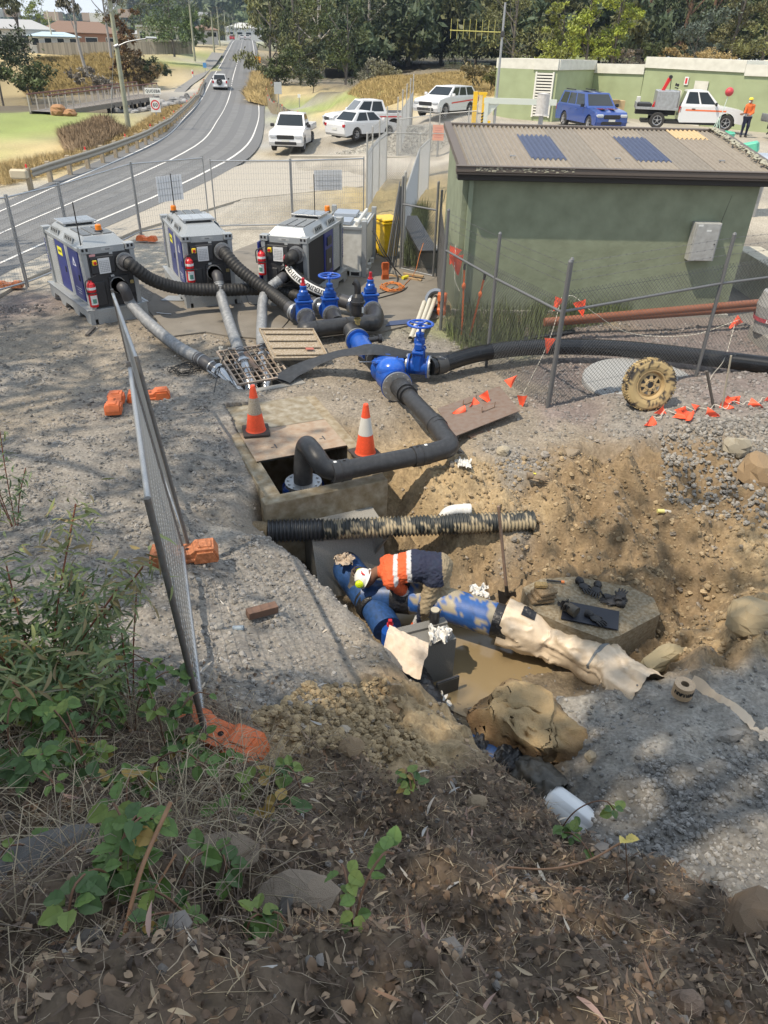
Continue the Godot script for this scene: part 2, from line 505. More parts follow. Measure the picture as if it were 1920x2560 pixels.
func controls()->Array:
	return [
	[V(-0.72,2.95,-0.83),"b"],[V(0.04,2.65,-0.97),"b"],[V(0.75,2.35,-1.11),"b"],[V(1.38,2,-1.27),"b"],[V(-0.99,2.5,-1.29),"b"],[V(-0.55,2.1,-1.68),"b"],[V(0.3,1.85,-1.76),"b"],[V(1.09,1.5,-1.84),"b"],
	[V(-0.78,1.35,-2.59),"b"],[V(0.14,1.2,-2.59),"b"],[V(0.92,0.85,-2.75),"b"],[V(1.25,0.85,-2.55),"b"],[V(1.72,0.95,-2.28),"b"],[V(1.89,1.25,-1.77),"b"],[V(-1.59,1.9,-2.06),"b"],[V(-2.09,1.35,-2.97),"b"],[V(-1.62,1.2,-2.96),"b"],[V(-1.53,0.85,-3.59),"b"],
	[V(-1.12,0.68,-3.49),"b"],[V(-0.28,0.55,-3.52),"b"],[V(0.32,0.5,-3.4),"b"],[V(0.76,0.22,-3.53),"b"],[V(1,0.14,-3.51),"b"],[V(1.05,0.4,-3.1),"b"],[V(0,3.4,0.5),"b"],[V(3,2.6,0.5),"b"],[V(-3,3.3,0.5),"b"],[V(-4.5,2.4,-2.2),"b"],[V(2.9,1.6,-0.9),"b"],[V(6,1.2,-1.0),"b"],
	[V(-0.84,0.35,-4.27),"g"],[V(-1.64,0.45,-4.87),"g"],[V(-2.51,0.5,-5.34),"g"],[V(-3.33,0.5,-5.94),"g"],[V(-2.77,0.9,-4.33),"g"],[V(-1.22,0.3,-5.33),"g"],[V(-0.48,0.2,-4.91),"g"],[V(-0.75,0.5,-3.73),"c"],[V(-0.22,0.25,-4.16),"c"],[V(0.05,0.3,-3.8),"c"],[V(-1.09,0.55,-3.87),"d"],[V(-1.83,0.6,-4.31),"g"],
	[V(-2.14,0.35,-6.13),"g"],[V(-3.35,0.15,-8.41),"g"],[V(-4.39,0.3,-7.88),"g"],[V(-5.61,0.12,-10.7),"d"],[V(-4.41,0.05,-10.95),"g"],[V(-3.1,0.1,-10.45),"g"],[V(-2.71,0.12,-8.84),"g"],[V(-2.09,0.02,-7.97),"g"],[V(-1.66,0.12,-6.81),"g"],[V(-2.49,0.3,-7.05),"g"],[V(-1.61,0.14,-6.51),"g"],[V(-1.39,-0.7,-7.89),"d"],[V(-1.1,-1,-8.08),"m"],[V(-0.92,-1.25,-8.05),"m"],[V(-0.57,-1.3,-7.68),"m"],[V(-0.2,-1.3,-7.17),"m"],[V(0.05,-1.3,-6.76),"m"],[V(-2,-0.03,-8.58),"g"],[V(-2.09,0.12,-7.08),"s"],
	[V(-1.64,-0.25,-7.65),"d"],[V(-2.01,-0.05,-7.51),"d"],
	[V(-1.29,0.06,-6.45),"g"],[V(-0.9,0.06,-6.01),"g"],[V(-0.52,0.08,-5.55),"g"],[V(-0.17,0.03,-5.13),"d"],[V(0.2,-0.02,-4.7),"k"],[V(0.34,-0.02,-4.23),"c"],[V(0.45,0,-4.45),"c"],[V(0.53,0.03,-4.21),"c"],[V(0.46,0.1,-3.87),"c"],[V(0.85,-1.25,-5.24),"m"],[V(1.27,-1.2,-4.83),"m"],[V(1.57,-1.1,-4.48),"m"],[V(1.09,-1.25,-5.04),"m"],
	[V(-0.3,-1.3,-7.78),"m"],[V(0.51,-1.32,-7.18),"m"],[V(1.27,-1.36,-6.8),"m"],[V(0.97,-1.36,-6.23),"m"],[V(1.45,-1.33,-6.22),"m"],[V(-0.32,-1.3,-8.14),"m"],[V(-0.56,-1.25,-8.45),"m"],[V(0.74,-1.33,-5.58),"m"],[V(1.02,-1.28,-5.22),"m"],[V(1.45,-1.15,-4.68),"m"],[V(1.69,-1,-4.35),"G"],[V(0.25,-1.33,-7.5),"m"],[V(0.7,-1.3,-7.83),"m"],[V(0.25,-1.28,-7.87),"m"],[V(1.29,-1.3,-5.63),"m"],[V(0.02,-1.2,-8.21),"m"],[V(-0.33,-1.1,-8.45),"k"],[V(1.91,-1.35,-6.67),"m"],
	[V(0.25,-1.33,-6.51),"m"],[V(0.53,-1.33,-5.87),"m"],[V(2.12,-1.25,-6.04),"m"],
	[V(0.22,-0.3,-8.51),"c"],[V(0.66,-0.06,-8.78),"c"],[V(1.06,0,-8.93),"c"],[V(0.5,0,-9.25),"c"],[V(1.74,0.05,-9.87),"d"],[V(2.67,0.08,-10),"d"],[V(3.89,0.2,-10.04),"g"],[V(5.16,0.32,-10.23),"g"],[V(6.02,0.4,-10.86),"g"],
	[V(0.73,-0.4,-8.59),"c"],[V(1.2,-0.22,-8.33),"c"],[V(1.59,-0.15,-8.44),"c"],[V(2.16,-0.5,-8.3),"c"],[V(2.41,-0.05,-8.53),"k"],[V(1.78,-0.02,-9.18),"g"],[V(1.8,-0.45,-8.11),"g"],[V(3.14,-0.22,-9.14),"k"],[V(2.81,-0.25,-8.94),"k"],[V(4.25,-0.12,-9.03),"k"],[V(3.95,-0.02,-9.07),"k"],[V(3.31,0.26,-9.05),"k"],[V(3.71,-0.28,-9.04),"k"],[V(2.75,0.2,-9.01),"k"],[V(3.85,0.24,-9.12),"k"],
	[V(1.93,-0.9,-7.9),"k"],[V(1.24,-0.9,-8.06),"k"],[V(0.53,-1,-8.25),"k"],[V(0.25,-1.05,-8.51),"k"],[V(0.24,-0.75,-8.58),"k"],[V(1.06,-0.6,-8.2),"c"],[V(1.35,-1.15,-7.84),"k"],[V(2.71,-0.34,-8.39),"k"],[V(3.26,-0.24,-8.26),"k"],[V(4.03,-0.14,-8.35),"k"],[V(4.83,-0.02,-8.4),"k"],[V(5.45,0.12,-9.32),"d"],[V(4.75,0.1,-9.31),"k"],
	[V(2.5,-0.72,-7.87),"k"],[V(2.86,-0.65,-7.62),"k"],[V(2.62,-0.84,-7.34),"k"],[V(2.03,-0.95,-7.13),"k"],[V(3.51,-0.5,-7.45),"k"],[V(4.19,-0.35,-7.45),"k"],[V(4.66,-0.22,-7.47),"c"],[V(3.78,-1.1,-7.22),"k"],[V(3.22,-1.05,-6.41),"k"],[V(2.91,-1.05,-6.13),"k"],[V(3.72,-0.8,-6.37),"k"],[V(4.04,-0.85,-7.25),"k"],[V(3.98,-0.38,-6.26),"c"],[V(4.29,-0.25,-6.33),"c"],[V(4.1,-0.3,-5.79),"c"],[V(3.7,-0.45,-5.81),"k"],[V(3.93,-0.42,-5.55),"s"],
	[V(2.94,-0.62,-5.47),"s"],[V(3.21,-0.42,-5.18),"s"],[V(3.58,-0.36,-5.04),"s"],[V(2.35,-0.5,-4.62),"s"],[V(1.99,-0.72,-4.55),"G"],[V(2.35,-0.45,-4.14),"G"],[V(3,-0.3,-4.09),"G"],[V(3.01,-0.12,-3.4),"G"],[V(2.45,-0.28,-3.49),"G"],[V(2.14,-0.62,-3.97),"G"],[V(1.79,-1,-4.1),"G"],[V(1.96,-0.35,-3.42),"G"],[V(2.02,-0.92,-5.32),"s"],[V(2.38,-0.85,-5.44),"s"],[V(2.89,-0.4,-4.51),"s"],[V(2.6,0,-2.85),"G"],[V(2.29,-0.15,-3.11),"G"],[V(1.85,-0.5,-3.51),"G"],
	[V(4.07,0.3,-10.64),"g"],[V(4.6,0.34,-10.44),"g"],[V(2.81,0.12,-10.72),"p"],[V(2.14,0.06,-10.58),"d"],[V(5.38,0.38,-10.87),"p"],[V(6.16,0.4,-11.2),"p"],[V(5.58,0.16,-13.26),"p"],[V(4.4,0.04,-14.64),"p"],[V(7.33,0.1,-14.71),"p"],[V(2.81,0,-15.13),"p"],[V(3.16,0.05,-12.55),"p"],[V(4.13,0.12,-12.07),"p"],[V(2.03,0,-12.21),"d"],[V(1.42,0,-13.8),"g"],[V(1.89,0,-14.55),"n"],[V(5.77,0,-16.51),"p"],[V(8.06,0,-17.66),"a"],[V(4.46,0,-16.85),"t"],[V(2.51,0,-16.21),"t"],
	[V(0.23,0,-13.27),"d"],[V(-1.27,0,-12.74),"d"],[V(-2.97,0,-13.91),"d"],[V(-5.32,0,-13.72),"d"],[V(-6.78,0.05,-13.46),"d"],[V(-6.57,0.1,-11.35),"g"],[V(-2.28,0,-14.7),"a"],[V(0.63,0,-13.97),"g"],[V(0.24,0,-18.29),"a"],[V(-5.63,0,-17.69),"a"],[V(-2.23,0,-23.45),"f"],[V(-8.44,0,-16.1),"p"],[V(-9.68,0,-18),"f"],[V(-8.88,0,-18.46),"f"],[V(-4.04,0,-13.37),"d"],[V(-5.09,0.04,-11.96),"d"],[V(-0.45,0,-11.16),"d"],[V(-3.66,0.04,-11.88),"g"],[V(-7,0.03,-14.99),"a"],[V(-1.38,0,-14.04),"d"],[V(-0.14,0,-12.24),"d"],
	[V(1.29,0,-19.15),"a"],[V(0.41,0,-26.29),"t"],[V(-0.04,0,-32.94),"t"],[V(1.44,0,-43.95),"f"],[V(-6.27,0,-31.88),"f"],[V(-2.43,0,-35.88),"f"],[V(-7.7,0,-25.17),"f"],[V(-8.83,0,-21.07),"f"],[V(-5.3,0,-20.54),"f"],[V(4.5,0,-26.86),"t"],[V(11.02,0,-22.91),"a"],[V(11.99,0.442,-25.57),"f"],
	[V(-7.29,0,-42.02),"f"],[V(-6.09,0,-45.92),"y"],[V(-4.62,0.05,-50.04),"f"],[V(-9.5,0,-57.14),"f"],[V(-4.99,0,-44.28),"f"],[V(-3,0,-44.37),"r"],[V(-0.1,0,-43.61),"r"],[V(3.85,0,-46.69),"r"],[V(-2.23,0.543,-46.41),"f"],[V(-0.9,0.766,-47.74),"f"],[V(-3.68,0.522,-47.58),"f"],[V(-1.94,0.295,-45.66),"r"],[V(0.55,1.26,-48.05),"r"],[V(0.55,0.584,-45.84),"r"],[V(4.08,1.6,-48.27),"r"],[V(3.91,1,-45.52),"r"],[V(-2.97,0.498,-49.94),"f"],[V(-0.42,0.629,-51.21),"f"],[V(1.75,1.58,-49.21),"f"],[V(2.68,1.61,-50.65),"f"],[V(4.47,1.69,-53.08),"f"],[V(6.17,1.63,-50.07),"r"],[V(7.3,1.52,-47.63),"r"],
	[V(9.66,1.52,-47.63),"f"],[V(10.25,1.43,-45.19),"f"],[V(12.87,1.58,-49.45),"r"],[V(13.97,1.78,-43.64),"f"],[V(16.4,1.87,-43.1),"f"],[V(17.75,1.56,-41.72),"f"],[V(20.84,1.49,-41.68),"f"],[V(15.77,1.15,-34.34),"f"],[V(13.51,0.718,-28.72),"f"],[V(8.24,1.52,-52.38),"f"],[V(15.3,1.64,-53.05),"f"],[V(19.32,1.59,-47.67),"f"],[V(14.79,1.42,-37.47),"f"],[V(11.44,1.34,-37.42),"f"],[V(6.99,1.28,-38.57),"f"],[V(-7.76,0,-54.77),"f"],
	[V(-10.4,0,-82.5),"n"],[V(-6,0.494,-66),"n"],[V(-3.3,1.04,-62.8),"y"],[V(-9.5,0.537,-86.2),"y"],[V(-3,1.96,-69.3),"n"],[V(0.3,2.6,-69.7),"y"],[V(0.4,2.98,-77),"y"],[V(4.7,3.24,-77.2),"y"],[V(9.3,3.39,-82.1),"y"],[V(2.1,2.3,-61.2),"y"],[V(6.2,2.4,-61.2),"y"],[V(-5,1.52,-80.9),"w"],[V(-7.6,1.49,-83.2),"w"],[V(-5.6,1.5,-97.5),"w"],[V(7.9,2.83,-129.2),"w"],[V(15,2.6,-188.4),"w"],[V(-15.3,0.384,-109.8),"y"],[V(-15,0.635,-115.9),"w"],[V(-20.2,1.4,-128.3),"t"],[V(-14.6,0.095,-101.3),"y"],[V(-12,-0.057,-79.9),"r"],[V(-12.8,0.687,-115.9),"w"],[V(-0.82,1.6,-59.55),"y"],
	[V(-18.49,0,-39.55),"y"],[V(-18.08,0,-43.06),"y"],[V(-18.41,-0.2,-54.03),"y"],[V(-23.77,0.1,-51.7),"n"],[V(-22.57,0.1,-58.16),"n"],[V(-28.18,0.1,-59.79),"n"],[V(-26.7,0.05,-65),"n"],[V(-17.28,0,-35.53),"y"],[V(-15.29,0,-34.66),"y"],[V(-22.25,0,-38.73),"n"],[V(-30.31,0,-53.79),"n"],[V(-19.7,-0.4,-65.8),"y"],[V(-26.1,-1,-81.1),"w"],[V(-22.5,-0.3,-82.6),"y"],[V(-36.2,-0.5,-74.7),"w"],
	[V(-41.5,-1.04,-88.7),"w"],[V(-32.4,-0.81,-84.1),"w"],[V(-29.2,-0.771,-91.3),"w"],[V(-29.1,-0.237,-105.9),"r"],[V(-30.3,0.074,-121.5),"y"],[V(-34,0.789,-139.7),"f"],[V(-45.4,-0.837,-105.5),"t"],[V(-37.5,-0.503,-112.8),"t"],[V(-47.4,0.815,-125.5),"t"],[V(-55.8,1.12,-125.7),"t"],[V(-58.4,2.48,-138.5),"y"],[V(-45.3,3.07,-138.8),"y"],[V(-40.1,3.45,-143.8),"y"],[V(-38.1,1.62,-135.5),"t"],[V(-37.6,1.94,-152.4),"n"],[V(-41,3.28,-177),"n"],[V(-50.2,4.69,-237.2),"y"],[V(-37,1.52,-160.4),"f"],
	[V(-66.9,3.07,-159),"y"],[V(-53.8,3.69,-165.3),"y"],[V(-75.6,2.85,-164.8),"y"],[V(-51.2,4.14,-201.2),"y"],[V(-119.1,4.28,-272.5),"n"],[V(-100,5.24,-308.8),"n"],[V(-42.3,6.6,-309.6),"n"],[V(1.1,5.55,-309),"n"],[V(58.9,5.08,-308.7),"n"],[V(111,4.45,-260.8),"n"],
	[V(-21,0.678,-125.4),"f"],[V(-26.5,2.04,-164.3),"t"],[V(-36.6,4.08,-224.9),"y"],[V(-7.1,1.51,-163.9),"w"],[V(17.2,2.8,-117.3),"y"],[V(26.8,3.63,-123.8),"y"],[V(36.6,3.96,-118),"y"],[V(44.4,3.91,-106.1),"y"],[V(60,1.8,-60),"f"],[V(40,1.2,-30),"f"],[V(20,0.2,-8),"f"],[V(-30,0.5,-10),"n"],[V(-12,0.4,-8),"g"],[V(-14,0.1,-16),"f"],[V(9,0.5,-6),"g"],
	[V(-21.5,0.648,-145.6),"u"],[V(-16,0.486,-145.5),"u"],[V(-10.4,0.325,-145.4),"u"],[V(-4.9,1.04,-145.8),"u"],[V(0.7,1.76,-146.3),"u"],[V(-26.7,1.32,-187.6),"u"],[V(-18,1.34,-199.4),"u"],[V(-4.1,1.89,-211.7),"u"],[V(7.4,2.67,-176.6),"u"],[V(15.1,2.76,-152.9),"u"],[V(23.2,2.97,-158.9),"u"],[V(31,3.37,-153.3),"u"],[V(39.5,3.66,-147.5),"u"],[V(49.2,3.78,-147.6),"u"],[V(59.6,3.9,-147.7),"u"],[V(68.7,3.94,-147.7),"u"],[V(-34,3.15,-248.1),"u"],[V(-11.2,3.12,-259.9),"u"],[V(19.4,3.32,-260.1),"u"],[V(45.4,3.38,-236.4),"u"],[V(73.2,3.66,-236.5),"u"],[V(95.9,3.81,-224.8),"u"],[V(-900,6,-700),"n"],[V(0,6,-900),"n"],[V(800,6,-600),"n"],[V(-500,8,-300),"n"],[V(400,4,-200),"n"],[V(200,4,-300),"n"]]
func roads()->void:
	ROADL=[V(-13.34,0,-19.84),V(-13.59,0,-26.41),V(-13.88,0,-33.07),V(-14.06,0,-40.37),V(-14.8,0,-51.23),V(-17.5,0,-67),V(-20.3,0,-83.2),V(-23.3,0,-98.7),V(-27.7,0.838,-123.2),V(-34.7,1.8,-162.9),V(-44.6,3.89,-220.1),V(-60.8,6.49,-311.9),V(-74.2,6.7,-392.8)]
	ROADR=[V(-10.56,0,-16.69),V(-10.19,0,-22.17),V(-9.36,0,-29.49),V(-8.78,0,-39.94),V(-9.02,0,-47.87),V(-10.46,0,-59.67),V(-12.4,0,-72.5),V(-18.1,0,-105.5),V(-21.2,0.992,-123.3),V(-28.2,1.95,-163),V(-38,4.04,-220.2),V(-54.2,6.64,-312),V(-67.9,6.85,-392.9)]
func axis(lo:float,hi:float,step:float,grow:float,end0:float,end1:float)->PackedFloat32Array:
	var a:=[]
	var s:=step
	var q:=lo
	while q>end0:
		q-=s
		s*=grow
		a.push_front(q)
	q=lo
	while q<=hi+1e-4:
		a.append(q)
		q+=step
	s=step
	q=a[-1]
	while q<end1:
		s*=grow
		q+=s
		a.append(q)
	return PackedFloat32Array(a)
func coarse()->void:
	var cps:=controls()
	for k in ROADL.size():
		cps.append([ROADL[k],"e"]); cps.append([ROADR[k],"e"]); cps.append([(ROADL[k]+ROADR[k])*0.5,"e"])
	for q in cps:
		CPX.append(q[0].x); CPZ.append(q[0].z); CPH.append(q[0].y); CPC.append(CLS[q[1]])
	GX=axis(-5.0,5.4,0.2,1.14,-1000,900)
	GZ=axis(-14.0,0.6,0.2,1.12,-1300,12)
	var nx:=GX.size()
	var m:=CPX.size()
	var d2:=PackedFloat32Array()
	d2.resize(m)
	for j in GZ.size():
		for i in nx:
			var best:=1e12
			var px:=GX[i]
			var pz:=GZ[j]
			for k in m:
				var dx:=CPX[k]-px
				var dz:=CPZ[k]-pz
				var d:=dx*dx+dz*dz
				d2[k]=d
				if d<best:best=d
			var e:=0.012+0.0006*(px*px+pz*pz)*0.4
			var lim:=best*14.0+e*4.0
			var sw:=0.0
			var sh:=0.0
			var sc:=Color(0,0,0)
			var sa:=0.0
			var ss:=0.0
			var sl:=0.0
			for k in m:
				if d2[k]<lim:
					var w:=1.0/(d2[k]+e)
					w=w*w*(1.0-d2[k]/lim)
					var cl:Array=CPC[k]
					sw+=w
					sh+=w*CPH[k]
					sc+=cl[0]*w
					sa+=w*cl[1]; ss+=w*cl[2]; sl+=w*cl[3]
			GH.append(sh/sw)
			GC.append([sc*(1.0/sw),sa/sw,ss/sw,sl/sw])
func cell(a:PackedFloat32Array,q:float)->int:
	return clampi(a.bsearch(q,false)-1,0,a.size()-2)
func gmix(x:float,z:float)->Array:
	var i:=cell(GX,x)
	var j:=cell(GZ,z)
	var fx:=clampf((x-GX[i])/(GX[i+1]-GX[i]),0,1)
	var fz:=clampf((z-GZ[j])/(GZ[j+1]-GZ[j]),0,1)
	return [j*GX.size()+i,fx,fz]
func Hc(x:float,z:float)->float:
	var g:=gmix(x,z)
	var o:int=g[0]
	var w:=GX.size()
	return lerpf(lerpf(GH[o],GH[o+1],g[1]),lerpf(GH[o+w],GH[o+w+1],g[1]),g[2])
func K(x:float,z:float)->Array:
	var wx:=noise.get_noise_2d(x*9.0,z*9.0)*0.3
	var wz:=noise.get_noise_2d(x*9.0+70.0,z*9.0)*0.3
	var s:=1.0+0.02*maxf(0.0,-z-12.0)
	var g:=gmix(x+wx*s,z+wz*s)
	var o:int=g[0]
	var w:=GX.size()
	var a:Array=GC[o]
	var b:Array=GC[o+1]
	var c:Array=GC[o+w]
	var d:Array=GC[o+w+1]
	var k0:float=(1-g[1])*(1-g[2])
	var k1:float=g[1]*(1-g[2])
	var k2:float=(1-g[1])*g[2]
	var k3:float=g[1]*g[2]
	return [a[0]*k0+b[0]*k1+c[0]*k2+d[0]*k3,a[1]*k0+b[1]*k1+c[1]*k2+d[1]*k3,a[2]*k0+b[2]*k1+c[2]*k2+d[2]*k3,a[3]*k0+b[3]*k1+c[3]*k2+d[3]*k3]
func H(x:float,z:float)->float:
	var k:=K(x,z)
	return Hc(x,z)+lumps(x,z,k[1])
func lumps(x:float,z:float,amp:float)->float:
	if z>-20.0:
		var r:=1.0-absf(noise.get_noise_2d(x*55.0+9.0,z*55.0))*2.0
		return amp*(noise.get_noise_2d(x*11.0+40.0,z*11.0)*1.9*smoothstep(0.04,0.09,amp)+noise.get_noise_2d(x*28.0,z*28.0)*1.3+r*0.7-0.4+noise.get_noise_2d(x*160.0,z*160.0)*0.7)
	return amp*3.0*noise.get_noise_2d(x*6.0,z*6.0)
func onroad(x:float,z:float)->float:
	if z>-12.0:return -99.0
	for k in ROADL.size()-1:
		var a:Vector3=(ROADL[k]+ROADR[k])*0.5
		var b:Vector3=(ROADL[k+1]+ROADR[k+1])*0.5
		var d:=Vector2(b.x-a.x,b.z-a.z)
		var q:=Vector2(x-a.x,z-a.z)
		var u:=clampf(q.dot(d)/d.length_squared(),0,1)
		if (q-d*u).length()<5.6:return lerpf(a.y,b.y,u)
	return -99.0
func inbox(x:float,z:float,o:Vector3,u:Vector3,w:Vector3,u0:float,u1:float,w0:float,w1:float)->bool:
	var d:=V(x,0,z)-o
	var a:=d.dot(u)
	var b:=d.dot(w)
	return a>u0 and a<u1 and b>w0 and b<w1
func ground()->void:
	var xs:=axis(-5.2,5.2,0.05,1.07,-1200,1100)
	var zs:=axis(-12.6,-0.4,0.05,1.055,-1500,14)
	var b:=MB.new()
	var nx:=xs.size()
	var nz:=zs.size()
	for j in nz:
		for i in nx:
			var x:=xs[i]
			var z:=zs[j]
			var k:=K(x,z)
			var h:=Hc(x,z)+lumps(x,z,k[1])
			var rd:=onroad(x,z)
			if rd>-90.0:h=minf(h,rd-0.06) if z>-150.0 else rd-0.1
			if inbox(x,z,CHO,CHU,CHW,-0.06,1.42,0.06,3.0) or inbox(x,z,GRO,GRU,GRW,-0.05,0.98,-0.25,1.3):h=-2.3
			b.v.append(V(x,h,z))
			var cc:Color=k[0]
			var va:=1.0+0.22*noise.get_noise_2d(x*14.0,z*14.0)+0.12*noise.get_noise_2d(x*70.0,z*70.0)
			if z<-20.0:va=1.0+0.35*noise.get_noise_2d(x*1.5,z*1.5)+0.2*noise.get_noise_2d(x*12.0,z*12.0)
			b.c.append(cc*(va*1.42))
			b.t.append(Vector2(x,z))
	b.n.resize(nx*nz)
	for j in nz:
		for i in nx:
			var o:=j*nx+i
			var du:=b.v[o+(1 if i<nx-1 else 0)]-b.v[o-(1 if i>0 else 0)]
			var dv:=b.v[o+(nx if j<nz-1 else 0)]-b.v[o-(nx if j>0 else 0)]
			b.n[o]=dv.cross(du).normalized()
	b.x.resize((nx-1)*(nz-1)*6)
	var w:=0
	for j in nz-1:
		for i in nx-1:
			var o:=j*nx+i
			b.x[w]=o; b.x[w+1]=o+1; b.x[w+2]=o+nx+1; b.x[w+3]=o; b.x[w+4]=o+nx+1; b.x[w+5]=o+nx
			w+=6
	var m:=VM("soil and gravel",0.95,"stone",1.1,"b_cell",1.1)
	m.uv1_world_triplanar=true
	m.detail_enabled=true
	m.detail_blend_mode=BaseMaterial3D.BLEND_MODE_MUL
	m.detail_albedo=texs.mottle
	m.detail_uv_layer=BaseMaterial3D.DETAIL_UV_2
	m.uv2_triplanar=true
	m.uv2_world_triplanar=true
	m.uv2_scale=Vector3.ONE*0.45
	struct(b,"ground",m,"dug-over ground of grey gravel, ochre clay and brown soil")
func strip(nm:String,la:Array,ra:Array,lift:float,m:Material,kind:="structure")->MeshInstance3D:
	var b:=MB.new()
	for k in la.size():
		b.p(la[k]+V(0,lift,0),U,Vector2(0,k)); b.p(ra[k]+V(0,lift,0),U,Vector2(1,k))
	for k in la.size()-1:b.q4(k*2,k*2+1,k*2+3,k*2+2)
	return struct(b,nm,m,"",kind)
const U:=Vector3.UP
func off(a:Array,d:Array,s:float)->Array:
	var o:=[]
	for k in a.size():o.append(a[k]+(d[k]-a[k]).normalized()*s)
	return o
func build_road()->void:
	var L:=curve(ROADL,2.0)
	var R:=[]
	var Lr:=resamp(curve(ROADL,0.5),4.0)
	var rr:=curve(ROADR,0.5)
	var cr:=Curve3D.new()
	for q in rr:cr.add_point(q)
	var cl:=Curve3D.new()
	for q in curve(ROADL,0.5):cl.add_point(q)
	var sl:=[0.0]
	var sr:=[0.0]
	for k in range(1,ROADL.size()):
		sl.append(cl.get_closest_offset(ROADL[k])); sr.append(cr.get_closest_offset(ROADR[k]))
	L=[]
	for k in ROADL.size()-1:
		var m:=maxi(2,int(ROADL[k].distance_to(ROADL[k+1])/3.0))
		for i in m+(1 if k==ROADL.size()-2 else 0):
			L.append(cl.sample_baked(lerpf(sl[k],sl[k+1],float(i)/m))); R.append(cr.sample_baked(lerpf(sr[k],sr[k+1],float(i)/m)))
	var asph:=M("asphalt",C(0.15,0.152,0.155),0.85,0.0,"mottle",0.35,"b_fine",0.3)
	asph.uv1_world_triplanar=true
	var lane:=M("worn asphalt",C(0.167,0.168,0.169),0.8,0.0,"grunge",0.12)
	lane.uv1_world_triplanar=true
	strip("road",off(L,R,-0.9),off(R,L,-0.9),0.02,asph)
	for s in [0.16,0.36,0.64,0.84]:
		var a:=[]
		var d:=[]
		for k in L.size():
			a.append(L[k].lerp(R[k],s-0.05)); d.append(L[k].lerp(R[k],s+0.05))
		strip("road_wheel_track",a,d,0.024,lane)
	var paint:=M("road paint",C(0.72,0.71,0.68),0.7,0.0,"mottle",1.0)
	strip("road_edge_line",off(L,R,-0.07),off(L,R,0.07),0.029,paint)
	strip("road_edge_line",off(R,L,-0.07),off(R,L,0.07),0.029,paint)
	var a:=[]
	var d:=[]
	var dashes:=[]
	for k in L.size():
		var mid:Vector3=L[k].lerp(R[k],0.47)
		if k<int(L.size()*0.36):
			a.append(mid+(L[k]-R[k]).normalized()*0.06); d.append(mid-(L[k]-R[k]).normalized()*0.06)
		else:dashes.append([mid,(L[k]-R[k]).normalized()])
	strip("road_centre_line",a,d,0.029,paint)
	for k in range(0,dashes.size()-1,2):
		var p0:Vector3=dashes[k][0]
		var p1:Vector3=dashes[k+1][0]
		var s:Vector3=dashes[k][1]*0.08
		strip("road_centre_dash",[p0+s,p0.lerp(p1,0.8)+s],[p0-s,p0.lerp(p1,0.8)-s],0.029,paint)
# ---------------------------------------------------------------- the pit and what lies round it
func ch(u:float,y:float,w:float)->Vector3:return CHO+CHU*u+CHW*w+V(0,y,0)
func frame(o:Vector3,u:Vector3,w:Vector3)->Transform3D:return Transform3D(Basis(u,U,w),o)
func concrete()->StandardMaterial3D:return M("concrete",C(0.37,0.325,0.245),0.9,0,"mud",0.45,"b_fine",0.35)
func grey_concrete()->StandardMaterial3D:return M("grey concrete",C(0.3,0.29,0.265),0.88,0,"mottle",1.4,"b_fine",0.4)
func poly()->StandardMaterial3D:return M("black pipe",C(0.055,0.056,0.059),0.45,0,"dusty",1.6,"b_fine",0.05)
func bluecoat()->StandardMaterial3D:return M("blue coating",C(0.014,0.085,0.40),0.32,0,"grunge",2.0)
func galv()->StandardMaterial3D:return M("galvanised steel",C(0.46,0.475,0.49),0.42,0.75,"mottle",2.0)
func darkmetal()->StandardMaterial3D:return M("dark steel",C(0.09,0.09,0.09),0.5,0.5,"mottle",3.0)
func rusty()->StandardMaterial3D:return M("rusty steel",C(0.27,0.2,0.155),0.8,0.2,"rust",1.5,"b_fine",0.1)
func cloth(key:String,col:Color)->StandardMaterial3D:return M(key,col,0.9,0,"mottle",2.0,"b_fbm",0.6)
func near_scene()->void:
	texs.dusty=ramp(seam(21,FastNoiseLite.TYPE_SIMPLEX_SMOOTH,0.015),Color(0.42,0.42,0.43),Color(1,1,1),2.6)
	chamber()
	cones()
	sump()
	bypass_pipe()
	pit_pipes()
	pit_things()
	rim_things()
